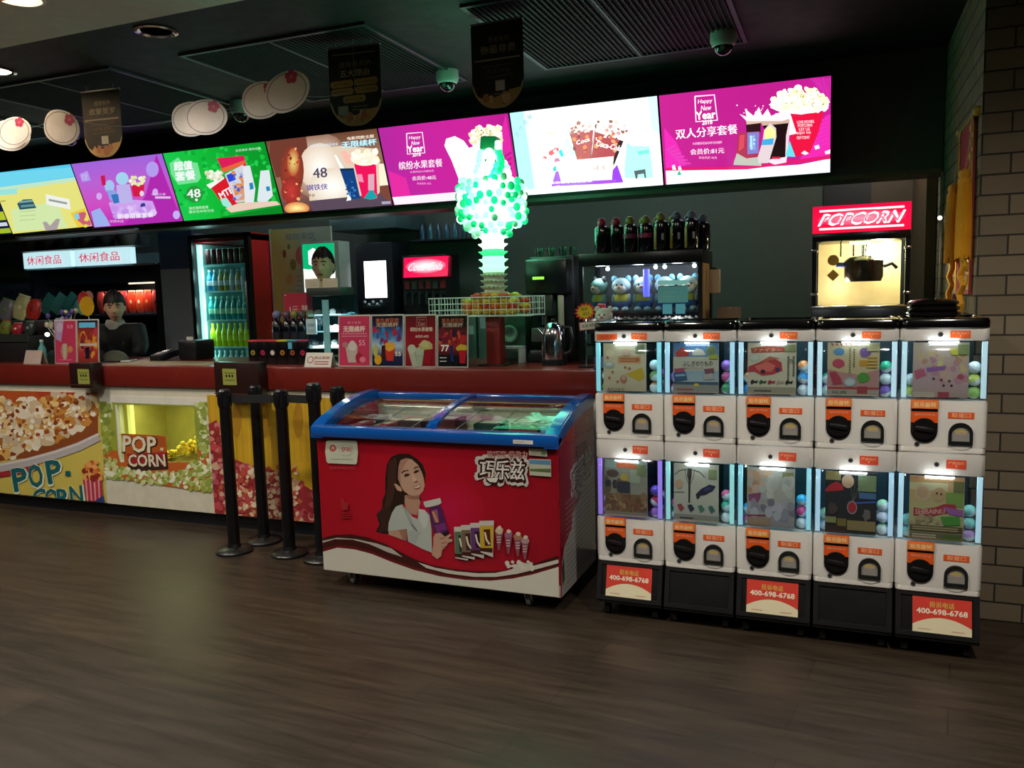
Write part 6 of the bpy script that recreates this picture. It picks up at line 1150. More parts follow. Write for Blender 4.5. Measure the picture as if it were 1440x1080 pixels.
# ---- tent cards and price posters
def tent(x, y, w_, h, label, col='c9beb0', txt=None, tc='a8404a'):
    t = thing('tent_card', label, 'sign', (x, y, CT)); b = MB(); b.prism([(-.03, 0), (0, h), (.003, h), (-.026, 0)], lambda u, v, q: (q, u, v), -w_/2, w_/2, M(col, .5)); b.prism([(.034, 0), (.003, h), (0, h), (.03, 0)], lambda u, v, q: (q, u, v), -w_/2, w_/2, M(col, .5))
    if txt: a = Art(b, (-w_/2, -.0004, h), (1, 0, 0), (0, -.03, -h), w_, math.hypot(.03, h)); a.ell(20, 50, 12, 24, tc, 20); a.ell(20, 50, 9, 18, col, 20); a.text(txt, 62, 35, 20, tc, 56); a.bars(36, 60, 90, 6, tc, 2, 16)
    b.build('card', t)
tent(-2.91, 4.12, .19, .085, 'white tent card with a red ring, at the foot of the acrylic showcase', 'c8c4b8', '禁止吸烟'); tent(-5.38, 4.16, .17, .095, 'plain pinkish white tent card near the left edge of the counter', 'b09c90')
def poster(x0, x1, z1, y, draw, label, group, tilt=.08):
    w_ = x1-x0; h = z1-CT; t = thing('price_poster', label, 'poster', ((x0+x1)/2, y, CT), group)
    b = MB(); b.box((0, h/2*math.tan(tilt), h/2), (w_, .006, h/math.cos(tilt)), M('b8b4aa', .35), .0015, (-tilt, 0, 0)); b.build('holder', t)
    s = MB(); V = Vector((0, -math.sin(tilt), -math.cos(tilt))); N_ = Vector((0, -math.cos(tilt), math.sin(tilt))); O = Vector((-w_/2+.007, h*math.tan(tilt), h)) + N_*.0035 + V*.008
    a = Art(s, tuple(O), (1, 0, 0), tuple(V), w_-.014, h/math.cos(tilt)-.016, mat=PGLOSS); draw(a); s.build('print', t)
    b = MB(); b.prism([(.012, 0), (.09, 0), (.012+h*.5*math.tan(tilt), h*.5)], lambda u, v, q: (q, u, v), -.02, .02, M('8a8a86', .5)); b.build('strut', t)
def d1(a): a.bg('c03a5c'); a.text('霸王套餐', 50, 13, 5, 'e0a0b0', 44); a.text('无限续杯', 50, 26, 12, 'e8d0c8', 72, off=.05); a.bars(8, 35, 92, 1.2, 'e0a8b4', 2, 5); a.poly([(20, 60), (48, 52), (62, 62), (56, 94), (30, 94)], 'b8a8a0'); a.ell(44, 60, 14, 10, 'c8c4bc', 14, jag=.1); a.ell(66, 84, 12, 10, 'a0283c'); a.text('55', 76, 54, 11, 'e8a8b4', 20, off=.03); a.ell(20, 58, 10, 6, 'b07a78'); a.ell(78, 88, 10, 6, 'd87890')
def d2(a): a.grad(['1a1410', '2a2a50', '3a78b0', 'b0c0d0', '243050', '141c38']); a.blobs((4, 28, 96, 55), 20, (4, 10), ['7a3060', '4a4a90', '3a80b8', 'a83048'], .3); a.text('复仇者狂欢', 50, 9, 8, 'b8603c', 76, off=.04); a.text('无限续杯', 50, 18, 9, 'b89a80', 72, off=.05); a.poly([(42, 66), (76, 64), (70, 90), (48, 90)], 'c03828'); a.ell(58, 62, 18, 9, 'd8a03c', 14, jag=.1); a.poly([(32, 60), (44, 58), (44, 88), (32, 88)], '401c20'); a.ell(20, 88, 12, 10, 'd8a024'); a.ell(12, 70, 8, 12, 'b0b060'); a.text('55', 86, 76, 8, 'e8e4e0', 18, off=.04)
def d3(a): a.grad(['5a1c20', '8a1c26', '98202c', '7a1a24']); ny_(a, 54, 12); a.text('缤纷水果套餐', 54, 27, 8, 'd0b0a0', 74, off=.06); a.text('会员价:48元', 56, 41, 5, 'e0b8b0', 44, off=.05); a.poly([(8, 66), (30, 62), (40, 100), (24, 100)], 'a8b098'); a.ell(22, 66, 14, 9, 'b8c0a8'); a.poly([(34, 72), (64, 68), (56, 100), (40, 100)], '9ca890'); a.ell(48, 70, 14, 8, 'a8b498'); a.ell(70, 60, 24, 9, 'b0a868', 16, jag=.15); a.ell(66, 56, 14, 8, 'c0b880', 12, jag=.2); a.poly([(64, 68), (92, 66), (86, 96), (66, 96)], '8c1826')
def ny_(a, x, y): a.line([(x-16, y-9), (x+16, y-9), (x+16, y+8), (x-16, y+8), (x-16, y-9)], 1.6, 'a07870'); a.text('Happy New', x, y-4, 4, 'b08880', 22); a.text('Year', x, y+3, 7, 'b89088', 26)
def d4(a): a.grad(['1c1816', '241c1c', '7a2a28', '8a2a2c', '16161c', '121418']); a.text('复仇者狂欢', 50, 9, 8, 'a8583c', 76, off=.04); a.text('无限续杯', 50, 18, 9, 'a89080', 72, off=.05); a.blobs((4, 30, 96, 52), 40, (4, 9), ['a83028', 'c0502c', '6c2030', '381c38', 'b02838'], .3); a.text('77', 24, 64, 12, 'e8e4e0', 26, off=.05); a.poly([(40, 60), (50, 58), (56, 90), (46, 92)], '1c2a60'); a.ell(82, 64, 20, 7, 'c0a838', 14, jag=.12); a.poly([(72, 68), (98, 68), (94, 94), (76, 94)], 'b01c2c'); a.bars(6, 82, 30, 2, 'b0b0b0', 2, 7)
gp = 'price posters in clear holders on the counter'
poster(-2.785, -2.562, 1.357, 4.13, d1, 'pink price poster of a milkshake cup, leftmost of the four right of the showcase', gp); poster(-2.558, -2.34, 1.356, 4.13, d2, 'blue and black price poster with yellow drink and price 55', gp)
poster(-2.336, -2.128, 1.353, 4.13, d3, 'dark red price poster showing two pale popcorn cones', gp); poster(-2.124, -1.93, 1.349, 4.13, d4, 'black and red price poster with price 77, nearest the glow tower', gp)
def d5(a): a.bg('b83858'); a.poly([(0, 0), (44, 0), (30, 50), (4, 44)], 'a890b8'); a.ell(24, 16, 16, 12, 'b8a8c0'); a.text('新春', 74, 14, 10, 'e098a0', 30); a.ell(46, 72, 20, 18, 'a87868', 14, jag=.1); a.poly([(36, 56), (58, 54), (54, 94), (40, 94)], 'b0a890'); a.ell(74, 68, 12, 8, 'c88050'); a.bars(20, 92, 84, 2, 'd87088')
def d6(a): a.bg('1c2238'); a.rect(10, 6, 86, 18, '58b8e0'); a.grad(['1c2238', '8c3028', 'b86a28', 'a83038', '7a3020']); a.rect(8, 5, 88, 17, '60c0e8'); a.blobs((6, 26, 94, 92), 30, (5, 12), ['c88028', '8c2c30', 'd09030', '5c2030', 'b83848'], .3); a.rect(10, 54, 94, 60, 'c0b0a0'); a.poly([(36, 64), (58, 62), (58, 90), (38, 90)], '20182c')
poster(-5.17, -4.955, 1.36, 4.15, d5, 'pink price poster at the left, beside the leaning cashier', 'left pair of price posters'); poster(-4.95, -4.745, 1.36, 4.15, d6, 'orange and navy price poster with pale blue heading, beside the leaning cashier', 'left pair of price posters')
# ---- cashier's corner
m = MB(); m.box((0, 0, .0015), (.85, .30, .003), M('8c7c5c', .6), .001); solo(m, 'counter_mat', 'beige mat lying on the counter before the leaning cashier', 'mat', (-4.22, 4.25, CT+.0002))
t = thing('card_terminal', 'black payment terminal with small light on the counter right of the leaning cashier', 'terminal', (-4.50, 4.50, CT)); b = MB(); b.box((0, 0, .035), (.10, .20, .05), M('141518', .3), .01, (.2, 0, 0)); b.build('body', t); b = MB(); b.box((0, .04, .068), (.08, .07, .003), M('2a3440', .15), .001, (.2, 0, 0)); b.build('screen', t); b = MB(); b.box((0, -.05, .05), (.075, .08, .006), M('3a3c40', .4), .002, (.2, 0, 0)); b.build('keypad', t)
t = thing('receipt_printer', 'black box printer behind the payment terminal', 'printer', (-4.30, 4.60, CT)); b = MB(); b.box((0, 0, .07), (.16, .20, .14), M('101114', .35), .015); b.build('body', t); b = MB(); b.box((0, -.06, .145), (.06, .002, .04), M('c8c8c0', .5)); b.build('paper', t)
m = MB(); m.ball((0, 0, .0), (.10, .09, .075), M('6a6858', .8), 18, 10, lambda p: Vector((p.x, p.y, max(p.z, 0)))); m.box((.07, -.06, .006), (.10, .09, .01), M('6a6858', .8), .004); solo(m, 'felt_cap', 'grey-green soft cap lying on the counter before the leaning cashier', 'cap', (-4.90, 4.42, CT+.001))
m = MB(); m.box((0, 0, .006), (.07, .14, .010), M('d0ccc8', .3), .004); m.box((0, 0, .012), (.062, .12, .001), M('3a3c40', .2)); solo(m, 'smartphone', 'pale phone on the counter between cap and payment terminal', 'phone', (-4.70, 4.36, CT+.002), rz=.5)
# snack stands at the far left
t = thing('snack_rack', 'dark stepped snack rack at the left edge of the picture', 'rack', (-5.95, 4.49, CT)); b = MB(); rk = M('1a1517', .5)
b.bx(-.40, .36, -.22, .2, 0, .19, rk, .004); b.bx(-.40, .36, -.02, .2, .19, .30, rk, .004); b.bx(-.42, .38, -.23, -.22, .15, .21, M('2a2e28', .5)); b.build('steps', t)
def bag(x, y, z, w_, h, c, c2, label, ry=0, grp='snack bags on the dark rack', rx=.2):
    t = thing('snack_bag', label, 'snack bag', (x, y, z), grp); t.rotation_euler = (-rx, ry, 0)
    b = MB(); b.ball((0, 0, h/2), (w_/2*1.05, .022, h/2), M(c, .3, coat=.3), 14, 10, lambda p: Vector((max(-w_/2, min(w_/2, p.x*1.25)), p.y, max(-h*.46, min(h*.46, p.z*1.12))))); b.build('pouch', t)
    b = MB(); b.box((0, 0, h*.97), (w_*.92, .004, h*.07), M(c2, .3), .001); b.build('seal', t)
    b = MB(); b.ball((0, -.0, h*.5), (w_*.3, .0245, h*.22), M(c2, .4), 12, 8); b.build('emblem', t)
BG = [(-6.22, 4.56, 1.352, .15, .18, '6a6870', '5a8038', 'grey bag with green mark, leftmost on the dark rack', .25), (-6.05, 4.56, 1.352, .14, .21, 'a8a878', 'c8c4a0', 'pale olive tilted bag on the dark rack', .25), (-5.89, 4.56, 1.352, .13, .17, 'b02a24', '6c2424', 'red bag behind the pale olive one', .1), (-6.08, 4.36, 1.242, .11, .12, '5a8a90', 'c8d0c0', 'small teal bag on the lower rack step', 0), (-5.94, 4.36, 1.242, .10, .12, '6a7a2c', 'a0242c', 'olive bag with a red mark on the lower rack step', 0), (-5.81, 4.36, 1.242, .10, .10, 'a02030', 'd0c0a8', 'crimson small bag on the lower rack step', 0), (-5.68, 4.36, 1.242, .09, .11, '303c38', '8a8c88', 'dark grey small bag on the lower rack step', 0)]
for x, y, z, w_, h, c, c2, l_, ry in BG: bag(x, y, z, w_, h, c, c2, l_, ry)
t = thing('lollipop_stand', 'stand of wrapped lollipops in violet, cream and navy beside the dark rack', 'candy stand', (-5.39, 4.40, CT)); b = MB(); b.cyl((0, 0, 0), (0, 0, .16), .05, M('3a4c50', .4), .06, seg=18); b.build('pot', t)
for k in range(20):
    a_ = rnd.uniform(0, 2*PI); r = rnd.uniform(.02, .13); z = rnd.uniform(.24, .36); x, y = r*math.cos(a_), r*math.sin(a_)*.7; b = MB(); b.tube([(x*.3, y*.3, .14), (x, y, z)], .002, M('c8c8b8', .5), 5); b.ball((x, y, z+.012), (.022, .014, .022), M(['5a4a90', 'b0a888', '28347c', '8c8ca0', '6a3c70', 'c4c0a8'][k % 6], .25), 10, 8); b.build('lollipop', t)
b = MB(); b.ball((-.06, -.07, .20), (.024, .012, .016), M('fcfcff', emit=2.5), 10, 8); b.build('clip_light', t)
t = thing('pinwheel_sign', 'round yellow and red paper sign standing above the lollipops', 'sign', (-5.30, 4.46, CT)); b = MB(); b.cyl((.06, .06, 0), (.06, .06, .42), .004, CHROME, seg=8); b.build('stick', t)
b = MB(); b.cyl((.065, .05, .40), (.065, .047, .40), .075, M('d8a818', .5), seg=12); b.cyl((.035, .052, .45), (.035, .049, .45), .06, M('b8282c', .5), seg=10); b.cyl((.09, .0525, .47), (.09, .0505, .47), .045, M('b87868', .5), seg=10); b.build('paper_disc', t)
t = thing('leaning_bottle', 'clear teal bottle leaning by the lollipop stand', 'bottle', (-5.44, 4.27, CT)); b = MB(); b.lathe((0, 0, 0), [(.025, 0), (.028, .01), (.028, .10), (.012, .13), (.012, .15)], M('5a9a9c', .15), 16); b.build('glass', t); b = MB(); b.cyl((0, 0, .15), (0, 0, .165), .013, M('c8c8c8', .3), seg=12); b.build('cap', t)
m = MB(); m.ball((0, 0, .035), (.035, .03, .035), M('8a2a50', .4), 12, 8); solo(m, 'round_pot', 'small plum-coloured round pot left of the pink price poster', 'pot', (-5.24, 4.28, CT))
m = MB(); m.lathe((0, 0, 0), [(.035, 0), (.04, .02), (.038, .07), (.02, .09), (0, .092)], M('16281f', .3), 16); solo(m, 'dark_jar', 'dark green jar at the foot of the pink price poster', 'jar', (-5.215, 4.175, CT))
# ================================================================ behind the counter
# ---- drink fridge
t = thing('drink_fridge', 'upright glass-door drink fridge with red side, lit cyan inside', 'fridge', (-4.825, 5.5, 0)); w2 = .315; HF = 2.02
b = MB(); rd = M('b01c20', .3, coat=.3); k = M('0b0c0e', .3)
b.bx(w2-.03, w2, 0.02, .62, 0, HF-.01, rd); b.bx(-w2, -w2+.03, .02, .62, 0, HF-.01, rd); b.bx(-w2, w2, .59, .62, 0, HF-.01, rd); b.bx(-w2, w2, 0.02, .62, HF-.06, HF, rd); b.bx(-w2+.03, w2-.03, .02, .59, 0, .75, rd); b.build('cabinet', t)
b = MB(); b.bx(-w2, -w2+.035, -.02, .02, .7, HF, k); b.bx(w2-.045, w2, -.02, .02, .7, HF, k); b.bx(-w2, w2, -.02, .02, HF-.035, HF, k); b.bx(-w2, w2, -.02, .02, .05, .8, k); b.build('door', t)
b = MB(); b.add([(-w2+.03, 0, .8), (w2-.04, 0, .8), (w2-.04, 0, HF-.03), (-w2+.03, 0, HF-.03)], [[0, 1, 2, 3]], M('d4f4f4', .03, glass=1.5, var=0)); b.build('door_glass', t)
b = MB(); b.box((w2-.03, -.045, 1.42), (.018, .018, .4), STEEL, .006); b.build('door_handle', t)
b = MB(); ci = M('9fd0cc', .4); b.bx(-w2+.031, w2-.031, .57, .585, .76, HF-.07, ci); b.bx(-w2+.031, -w2+.04, .03, .57, .76, HF-.07, ci); b.bx(w2-.04, w2-.031, .03, .57, .76, HF-.07, ci); b.build('liner', t)
SH = [1.775, 1.55, 1.305, 1.075, .87]
for z in SH: b = MB(); b.bx(-w2+.05, w2-.042, .05, .55, z-.012, z, M('a8d4d4', .3)); b.build('shelf', t)
b = MB(); b.bx(-w2+.042, -w2+.075, .035, .06, .8, HF-.08, M('c4fff8', emit=1.6)); b.build('light_tube', t)
for z in (1.9, 1.68, 1.45, 1.22, .99):
    l = bpy.data.lights.new('fridge_light', 'POINT'); l.energy = .9; l.color = (.65, 1, .97); l.shadow_soft_size = .05; o = bpy.data.objects.new('fridge_light', l); C.objects.link(o); o.parent = t; o.location = (-w2+.11, .05, z)
def bottle(kind, c, cap, h, r=.027):
    b = MB()
    if kind == 'can': b.lathe((0, 0, 0), [(r*.8, 0), (r, .006), (r, h-.008), (r*.8, h)], M(c, .25, .3), 14); o = b.build('drink_can'); b = MB(); b.lathe((0, 0, h), [(r*.8, 0), (r*.8, .002), (0, .001)], CHROME, 14); b.build('can_top', o)
    else: b.lathe((0, 0, 0), [(r*.9, 0), (r, .008), (r, h*.55), (r*.95, h*.62), (r*.42, h*.84), (r*.42, h*.9)], M(c, .15, coat=.4), 14); o = b.build('drink_bottle'); b = MB(); b.cyl((0, 0, h*.9), (0, 0, h), r*.5, M(cap, .4), seg=10); b.build('cap', o); b = MB(); b.lathe((0, 0, 0), [(r*1.02, h*.25), (r*1.02, h*.48)], M(cap, .4), 14); b.build('label', o)
    return o
ROW = [('can', ['6a3038', '4a3a34', '8a4048', '3a4a3c', '7a3a40', '5a4a30', '6a5a34', '48403c'], 'c8c8c8', .125, 'dark red or brown can on the top fridge shelf'), ('b', ['3a98c8', '58b0d8', 'b0a048', 'a89a50', 'c8c8d8', 'c0b070', 'b8c8d8', 'b07080'], 'e0e0e8', .18, 'mixed coloured bottle on the second fridge shelf'),
       ('b', ['0e9c98']*8, 'a8e0c0', .20, 'teal bottle on the middle fridge shelf'), ('b', ['c8d808']*8, 'd8e838', .20, 'yellow-green bottle on the fourth fridge shelf'), ('b', ['9cc8c4']*8, 'b8e0dc', .17, 'pale clear bottle on the lowest fridge shelf')]
for (kd, cs_, cap, h, lb), z in zip(ROW, SH):
    pp = {}
    for j in range(8):
        p = (-4.825-.205+j*.0605, 5.59, z+.0005); c = cs_[j]
        if c not in pp: o = pp[c] = bottle(kd, c, cap, h); o.location = p
        else: o = clone(pp[c], p)
        tag(o, lb, 'drink', lb.replace(lb.split(' on ')[0], 'drinks'))
# ---- snack shelf unit with two lit signs
t = thing('shelf_unit', 'dark snack shelf unit with a navy panel, behind the leaning cashier', 'shelf unit', (-6.36, 5.62, 0)); nv = M('142236', .4)
b = MB(); b.bx(-.80, .80, .38, .44, .3, 1.94, M('0f1216', .5)); b.bx(-.80, -.76, -.06, .38, .3, 1.80, nv); b.bx(.74, .80, -.06, .38, .0, 1.80, M('0f1318', .4)); b.bx(-.76, .74, .10, .38, 1.66, 1.815, nv); b.build('carcass', t)
b = MB(); b.bx(-.82, .80, -.10, .38, 1.80, 1.815, M('8fa8b0', .3, .4)); b.bx(-.76, .74, -.05, .38, 1.35, 1.37, nv); b.bx(-.76, .74, -.05, .38, 1.0, 1.02, nv); b.build('shelf', t)
for k, (x0, x1) in enumerate(((-.79, -.175), (-.13, .545))):
    t = thing('lightbox_sign', ['curved white lit sign with red Chinese characters, left one on the shelf unit', 'curved white lit sign with red Chinese characters, right one on the shelf unit'][k], 'lit sign', (-6.36+(x0+x1)/2, 5.50, 1.8155), 'lit signs on the shelf unit'); w_ = x1-x0; hb = .145
    b = MB(); n = 10; pts = [(-w_/2+w_*i/n, -.03*math.sin(PI*i/n)) for i in range(n+1)]
    vs = [(x, y, z) for z in (0, hb) for x, y in pts]+[(-w_/2, .06, 0), (w_/2, .06, 0), (-w_/2, .06, hb), (w_/2, .06, hb)]; N1 = n+1
    fs = [[i, i+1, N1+i+1, N1+i] for i in range(n)]+[[*range(n, -1, -1), 2*N1, 2*N1+1], [*range(N1, 2*N1), 2*N1+3, 2*N1+2], [2*N1, 0, N1, 2*N1+2], [n, 2*N1+1, 2*N1+3, 2*N1-1]]
    b.add(vs, fs, M('c4ecf4', emit=.95)); b.build('box', t)
    s = MB(); a = Art(s, (-w_/2+.02, -.0325, hb), (1, 0, 0), (0, 0, -1), w_-.04, hb, mat=SCREEN(.9)); a.text('休闲食品', 50, 52, 56, 'd83c5c', 76, off=.015); s.build('lettering', t)
# row of round pans hung over it
hg = thing('pan_rail', 'dark rail with hooks under the left menu screens', 'rail', (-6.45, 5.5, 2.07-.0)); b = MB(); b.cyl((-.72, 0, .06), (.72, 0, .06), .008, M('4a5054', .4, .6), seg=8); b.build('rod', hg)
for x in (-.7, .7): b = MB(); b.cyl((x, 0, .06), (x, 0, H-2.07), .006, M('4a5054', .4, .6), seg=6); b.build('hanger', hg)
PN = ['leftmost of the round buckets in the row above the lit signs', 'second round bucket in the row above the lit signs', 'third round bucket in the row above the lit signs', 'fourth round bucket in the row above the lit signs', 'fifth round bucket in the row above the lit signs', 'glossy rightmost round bucket above the lit signs']
for k in range(6):
    x = -7.03+k*.232; t = thing('popcorn_bucket', 'dim grey '+PN[k], 'bucket', (x, 5.52, 1.977), 'round buckets above the lit signs')
    b = MB(); b.lathe((0, 0, 0), [(.06, 0), (.085, .05), (.09, .10), (.084, .10), (.078, .05), (.05, .008)], M('5a5854' if k == 5 else '3c4044', .35), 24); b.build('bowl', t); b = MB(); b.ball((0, 0, .075), (.075, .075, .035), M('6a5e50' if k == 5 else '33383a', .5), 16, 8); b.build('filling', t)
b = thing('bucket_shelf', 'thin shelf that carries the round buckets above the lit signs', 'shelf', (-6.45, 5.56, 1.975)); m = MB(); m.bx(-.72, .72, -.12, .12, -.008, 0, M('2a3034', .4)); m.build('board', b); 
for x in (-.7, .7): m = MB(); m.bx(x-.01, x+.01, -.01, .10, .0, .095, M('2a3034', .4)); m.build('bracket', b)
# snack bags on the shelf, teal boards
for k in range(4):
    m = MB(); m.box((0, 0, .08), (.14, .012, .19), M(['4a9c94', '5aa8a0', '3f8c88', '64b0a8'][k], .35), .003, (-.3, .55, 0)); solo(m, 'snack_packet', ['teal slanted snack packet farthest left on the shelf unit', 'teal slanted snack packet, second on the shelf unit', 'deep teal slanted snack packet, third on the shelf unit', 'light teal slanted snack packet next to the red bags'][k], 'snack packet', (-6.98+k*.15, 5.58, 1.40), 'teal packets on the shelf unit')
for k in range(8):
    bag(-6.36+k*.095, 5.64, 1.371, .09, .21, ['6a1c1c', '7c2218', '8c2a1c', '7a1c1c', 'b8301c', 'c84428', 'a82a1c', '7a2018'][k], ['3a1414', '4a2418', 'a85a30', '5a1a1a', 'd8a080', 'e8c8a0', 'd07040', '4a1a18'][k], ['dark maroon bag, first of the red bags on the shelf unit', 'dull red bag, second of the red bags on the shelf unit', 'rust red bag, third of the red bags on the shelf unit', 'plain dark red bag, fourth of the red bags on the shelf unit', 'bright red bag above the leaning cashier', 'orange red bag with cream mark, brightest on the shelf unit', 'red bag with orange mark near the right end of the shelf unit', 'dark brown-red bag at the right end of the shelf unit'][k], 0, 'red bags on the shelf unit', 0)
l = bpy.data.lights.new('shelf_light', 'AREA'); l.energy = 5; l.color = (1, .85, .7); l.shape = 'RECTANGLE'; l.size = .7; l.size_y = .05; o = bpy.data.objects.new('shelf_light', l); C.objects.link(o); o.location = (-6.0, 5.58, 1.655)  # added area light warms the snack bags; the strip is its made-up source
m = MB(); m.bx(-.30, .30, -.008, 0, 0, .012, M('ffe8c0', emit=2)); solo(m, 'added_shelf_lamp', 'short warm added strip lamp under the navy panel of the shelf unit', 'lamp', (-6.0, 5.92, 1.648), None)
# wall board and shelf at the far left
t = thing('notice_board', 'bluish notice board with dark lettering at the left picture edge', 'notice board', (-7.70, 5.9, 1.30)); m = MB(); m.bx(-.42, .50, -.012, 0, 0, .40, M('4a6478', .5)); a = Art(m, (-.42, -.0122, .40), (1, 0, 0), (0, 0, -1), .92, .40); a.bg('4c687c'); a.text('休闲食品', 52, 24, 18, '1c2c3c', 74, off=.03); a.bars(8, 46, 92, 3, '5c7c90', 6, 9); m.build('panel', t); m = MB(); m.bx(-.42, .5, -.02, .02, .45, .55, M('3a4a24', .5)); m.build('green_band', t); m = MB(); m.bx(-.42, -.38, 0, .04, -1.3, .55, M('1c2024')); m.bx(.46, .5, 0, .04, -1.3, .55, M('1c2024')); m.build('leg', t)
t = thing('dark_rack', 'dim dark goods rack above the notice board at the left picture edge', 'rack', (-7.95, 6.1, 0)); m = MB(); m.bx(-.6, .6, -.02, .3, 0, 2.02, M('20262a', .5)); a = Art(m, (-.6, -.021, 2.02), (1, 0, 0), (0, 0, -1), 1.2, .5); a.blobs((2, 2, 98, 98), 60, (4, 9), ['2c3438', '30402c', '3a4448', '242c34'], .3); m.build('goods', t)
# ---- tall cream menu panel behind the standing attendant
t = thing('fruit_menu_board', 'tall yellowish cream wall panel with faint fruit pictures behind the standing attendant', 'menu board', (-4.185, 5.76, 0)); m = MB(); m.bx(-.30, .30, -.02, 0, .9, 2.05, M('b0a68c', .5)); m.bx(-.315, -.30, -.024, .004, .9, 2.055, M('a89c98', .4)); a = Art(m, (-.30, -.0205, 2.05), (1, 0, 0), (0, 0, -1), .60, 1.15)
a.grad(['b09a4a', 'a8986c', '9a9484', '8c8c80'], False); a.grad(['9c9468', 'a89c54', 'b0a05c', 'a89868']) if 0 else None
a.text('缤纷果饮', 50, 6, 5, '6c7480', 48, off=.03); a.ell(22, 18, 3, 3, '7a3a2c'); a.ell(30, 13, 2.4, 2, '5a6a34'); a.ell(50, 20, 10, 7, 'a8584c', 14, jag=.1); a.ell(36, 26, 5, 4, '6a6a30'); a.ell(56, 30, 8, 5, '7a7a60', 12, jag=.15); a.ell(28, 36, 6, 3.5, 'b88048'); a.ell(48, 42, 12, 5, '98a08c', 12, jag=.1); a.bars(40, 34, 80, 1, '8a8470', 5, 3.5); a.ell(74, 14, 8, 6, '7a8478', 10, jag=.2); a.ell(70, 48, 12, 6, '9ca49c', 10, jag=.2); m.build('print', t); m = MB(); m.bx(-.30, .30, 0, .02, 0, .9, DARK); m.build('base', t)
# ---- lit drink cooler with green and white screen
t = thing('lit_poster_machine', 'machine with bright green and white lit front right behind the standing attendant', 'vending machine', (-3.84, 5.52, 0)); m = MB(); m.bx(-.19, .17, 0, .16, 0, 1.91, M('8f9a94', .4), .006); m.build('cabinet', t)
s = MB(); a = Art(s, (-.17, -.002, 1.895), (1, 0, 0), (0, 0, -1), .30, .40, mat=SCREEN(1.15)); a.k = 0; a.bg('f4f8ec'); a.rect(0, 0, 100, 50, '08b070'); a.poly([(18, 14), (34, 8), (52, 14), (66, 8), (64, 34), (40, 46), (18, 40)], 'f4fff8'); a.poly([(0, 48), (30, 52), (60, 46), (100, 54), (100, 58), (0, 56)], 'f4f8ec'); a.text('冰爽一夏', 56, 70, 8, 'd8a890', 60); a.bars(30, 80, 90, 3, 'e0c8b0', 2, 8); s.build('lit_front', t)
# ---- back work counter with appliances
t = thing('back_counter', 'dim steel back counter under the drink dispenser', 'counter', (-2.35, 6.22, 0)); m = MB(); m.bx(-1.55, 1.2, -.32, .34, .88, .92, M('6a7470', .3, .6), .004); m.build('worktop', t); m = MB(); m.bx(-1.53, 1.18, -.28, .33, 0, .88, M('2a302e', .5)); m.build('cabinet', t)
t = thing('ice_machine', 'dark machine with a blank bright white screen', 'machine', (-3.66, 6.1, .9205)); m = MB(); m.bx(-.20, .16, -.05, .25, 0, 1.0, M('15191f', .35), .01); m.build('body', t); m = MB(); m.bx(-.115, .10, -.053, -.051, .535, .845, M('f8fbff', emit=2.2)); m.build('screen', t); m = MB(); m.box((-.01, -.09, .46), (.18, .10, .03), M('3a444c', .2, .6), .006); [m.ball((-.08+.04*k, -.12, .5-.02*(k % 2)), .014, M('b8c8cc', .2), 8, 6) for k in range(5)]; m.build('tray', t)
m = MB(); m.box((-.29, -.06, .62), (.012, .02, .16), M('6aa8f0', emit=.9), .003, (0, -.3, 0)); m.build('blue_strip', t)
t = thing('soda_dispenser', 'black soda dispenser with glowing red and white logo panel and six taps', 'drink dispenser', (-3.22, 6.1, .9205)); m = MB(); m.bx(-.22, .20, 0, .25, 0, .88, M('141a1a', .3), .008); m.bx(-.21, .19, -.12, 0, .0, .06, STEEL, .004); m.build('body', t)
s = MB(); s.box((.03, -.02, .775), (.44, .04, .17), M('c8103c', .3), .008, (-.15, 0, 0)); a = Art(s, (-.175, -.0285, .861), (1, 0, 0), (0, -.15, -1), .41, .168, mat=SCREEN(1.3), eps=.0004); a.bg('e80c4c'); a.glow(50, 46, 46, 36, 'ffffff', 'f83c70'); a.text('Coca-Cola', 50, 48, 40, 'ffe0e8', 78, off=.02, shear=.2); s.build('logo_panel', t)
for k in range(6): m = MB(); m.bx(-.19+k*.066, -.145+k*.066, -.012, -.001, .60, .66, M(['8c2a30', '4a5a54', '7a3038', '8a3a3c', '4c5a54', 'a03038'][k], .4)); m.build('flavour_badge', t); m = MB(); m.cyl((-.168+k*.066, -.05, .56), (-.168+k*.066, -.05, .47), .012, M('20282a', .3), seg=10); m.box((-.168+k*.066, -.02, .56), (.03, .06, .03), M('20282a', .3), .004); m.build('tap', t)
for k in range(7):
    m = MB(); m.lathe((0, 0, 0), [(.03, 0), (.045, .12), (.043, .12), (.028, .006)], M(['8aa094', '6a8478', '9cb0a4'][k % 3], .3), 18); solo(m, 'paper_cup', 'pale cup standing on the back counter before the soda taps', 'cup', (-3.05+k*.11, 6.0+.03*(k % 2), .9215+.24), 'cups on the back counter') if 0 else None
for k, (x, h, c) in enumerate([(-2.92, .42, '7a8c84'), (-2.80, .36, '5f7a6c'), (-2.68, .44, '70887c'), (-2.55, .38, '4f6a60')]):
    m = MB(); m.box((0, 0, h/2), (.10, .14, h), M(c, .3, .4), .006); m.box((0, -.0705, h*.7), (.06, .002, h*.2), M('a8b8b0', .4)); solo(m, 'steel_canister', ['tallish', 'short', 'tallest', 'greenish short'][k]+' steel canister on the back counter right of the soda taps', 'canister', (x, 6.12, .9212), 'steel canisters on the back counter')
m = MB(); m.tube([(0, 0, 0), (.02, 0, .10), (.06, 0, .16), (.10, 0, .14)], .008, M('8aa098', .2, .8), 8); m.ball((.1, 0, .14), .02, M('8aa098', .2, .8), 10, 6); solo(m, 'ladle', 'bent steel ladle standing behind the wire basket', 'ladle', (-2.52, 6.12, 1.3015))
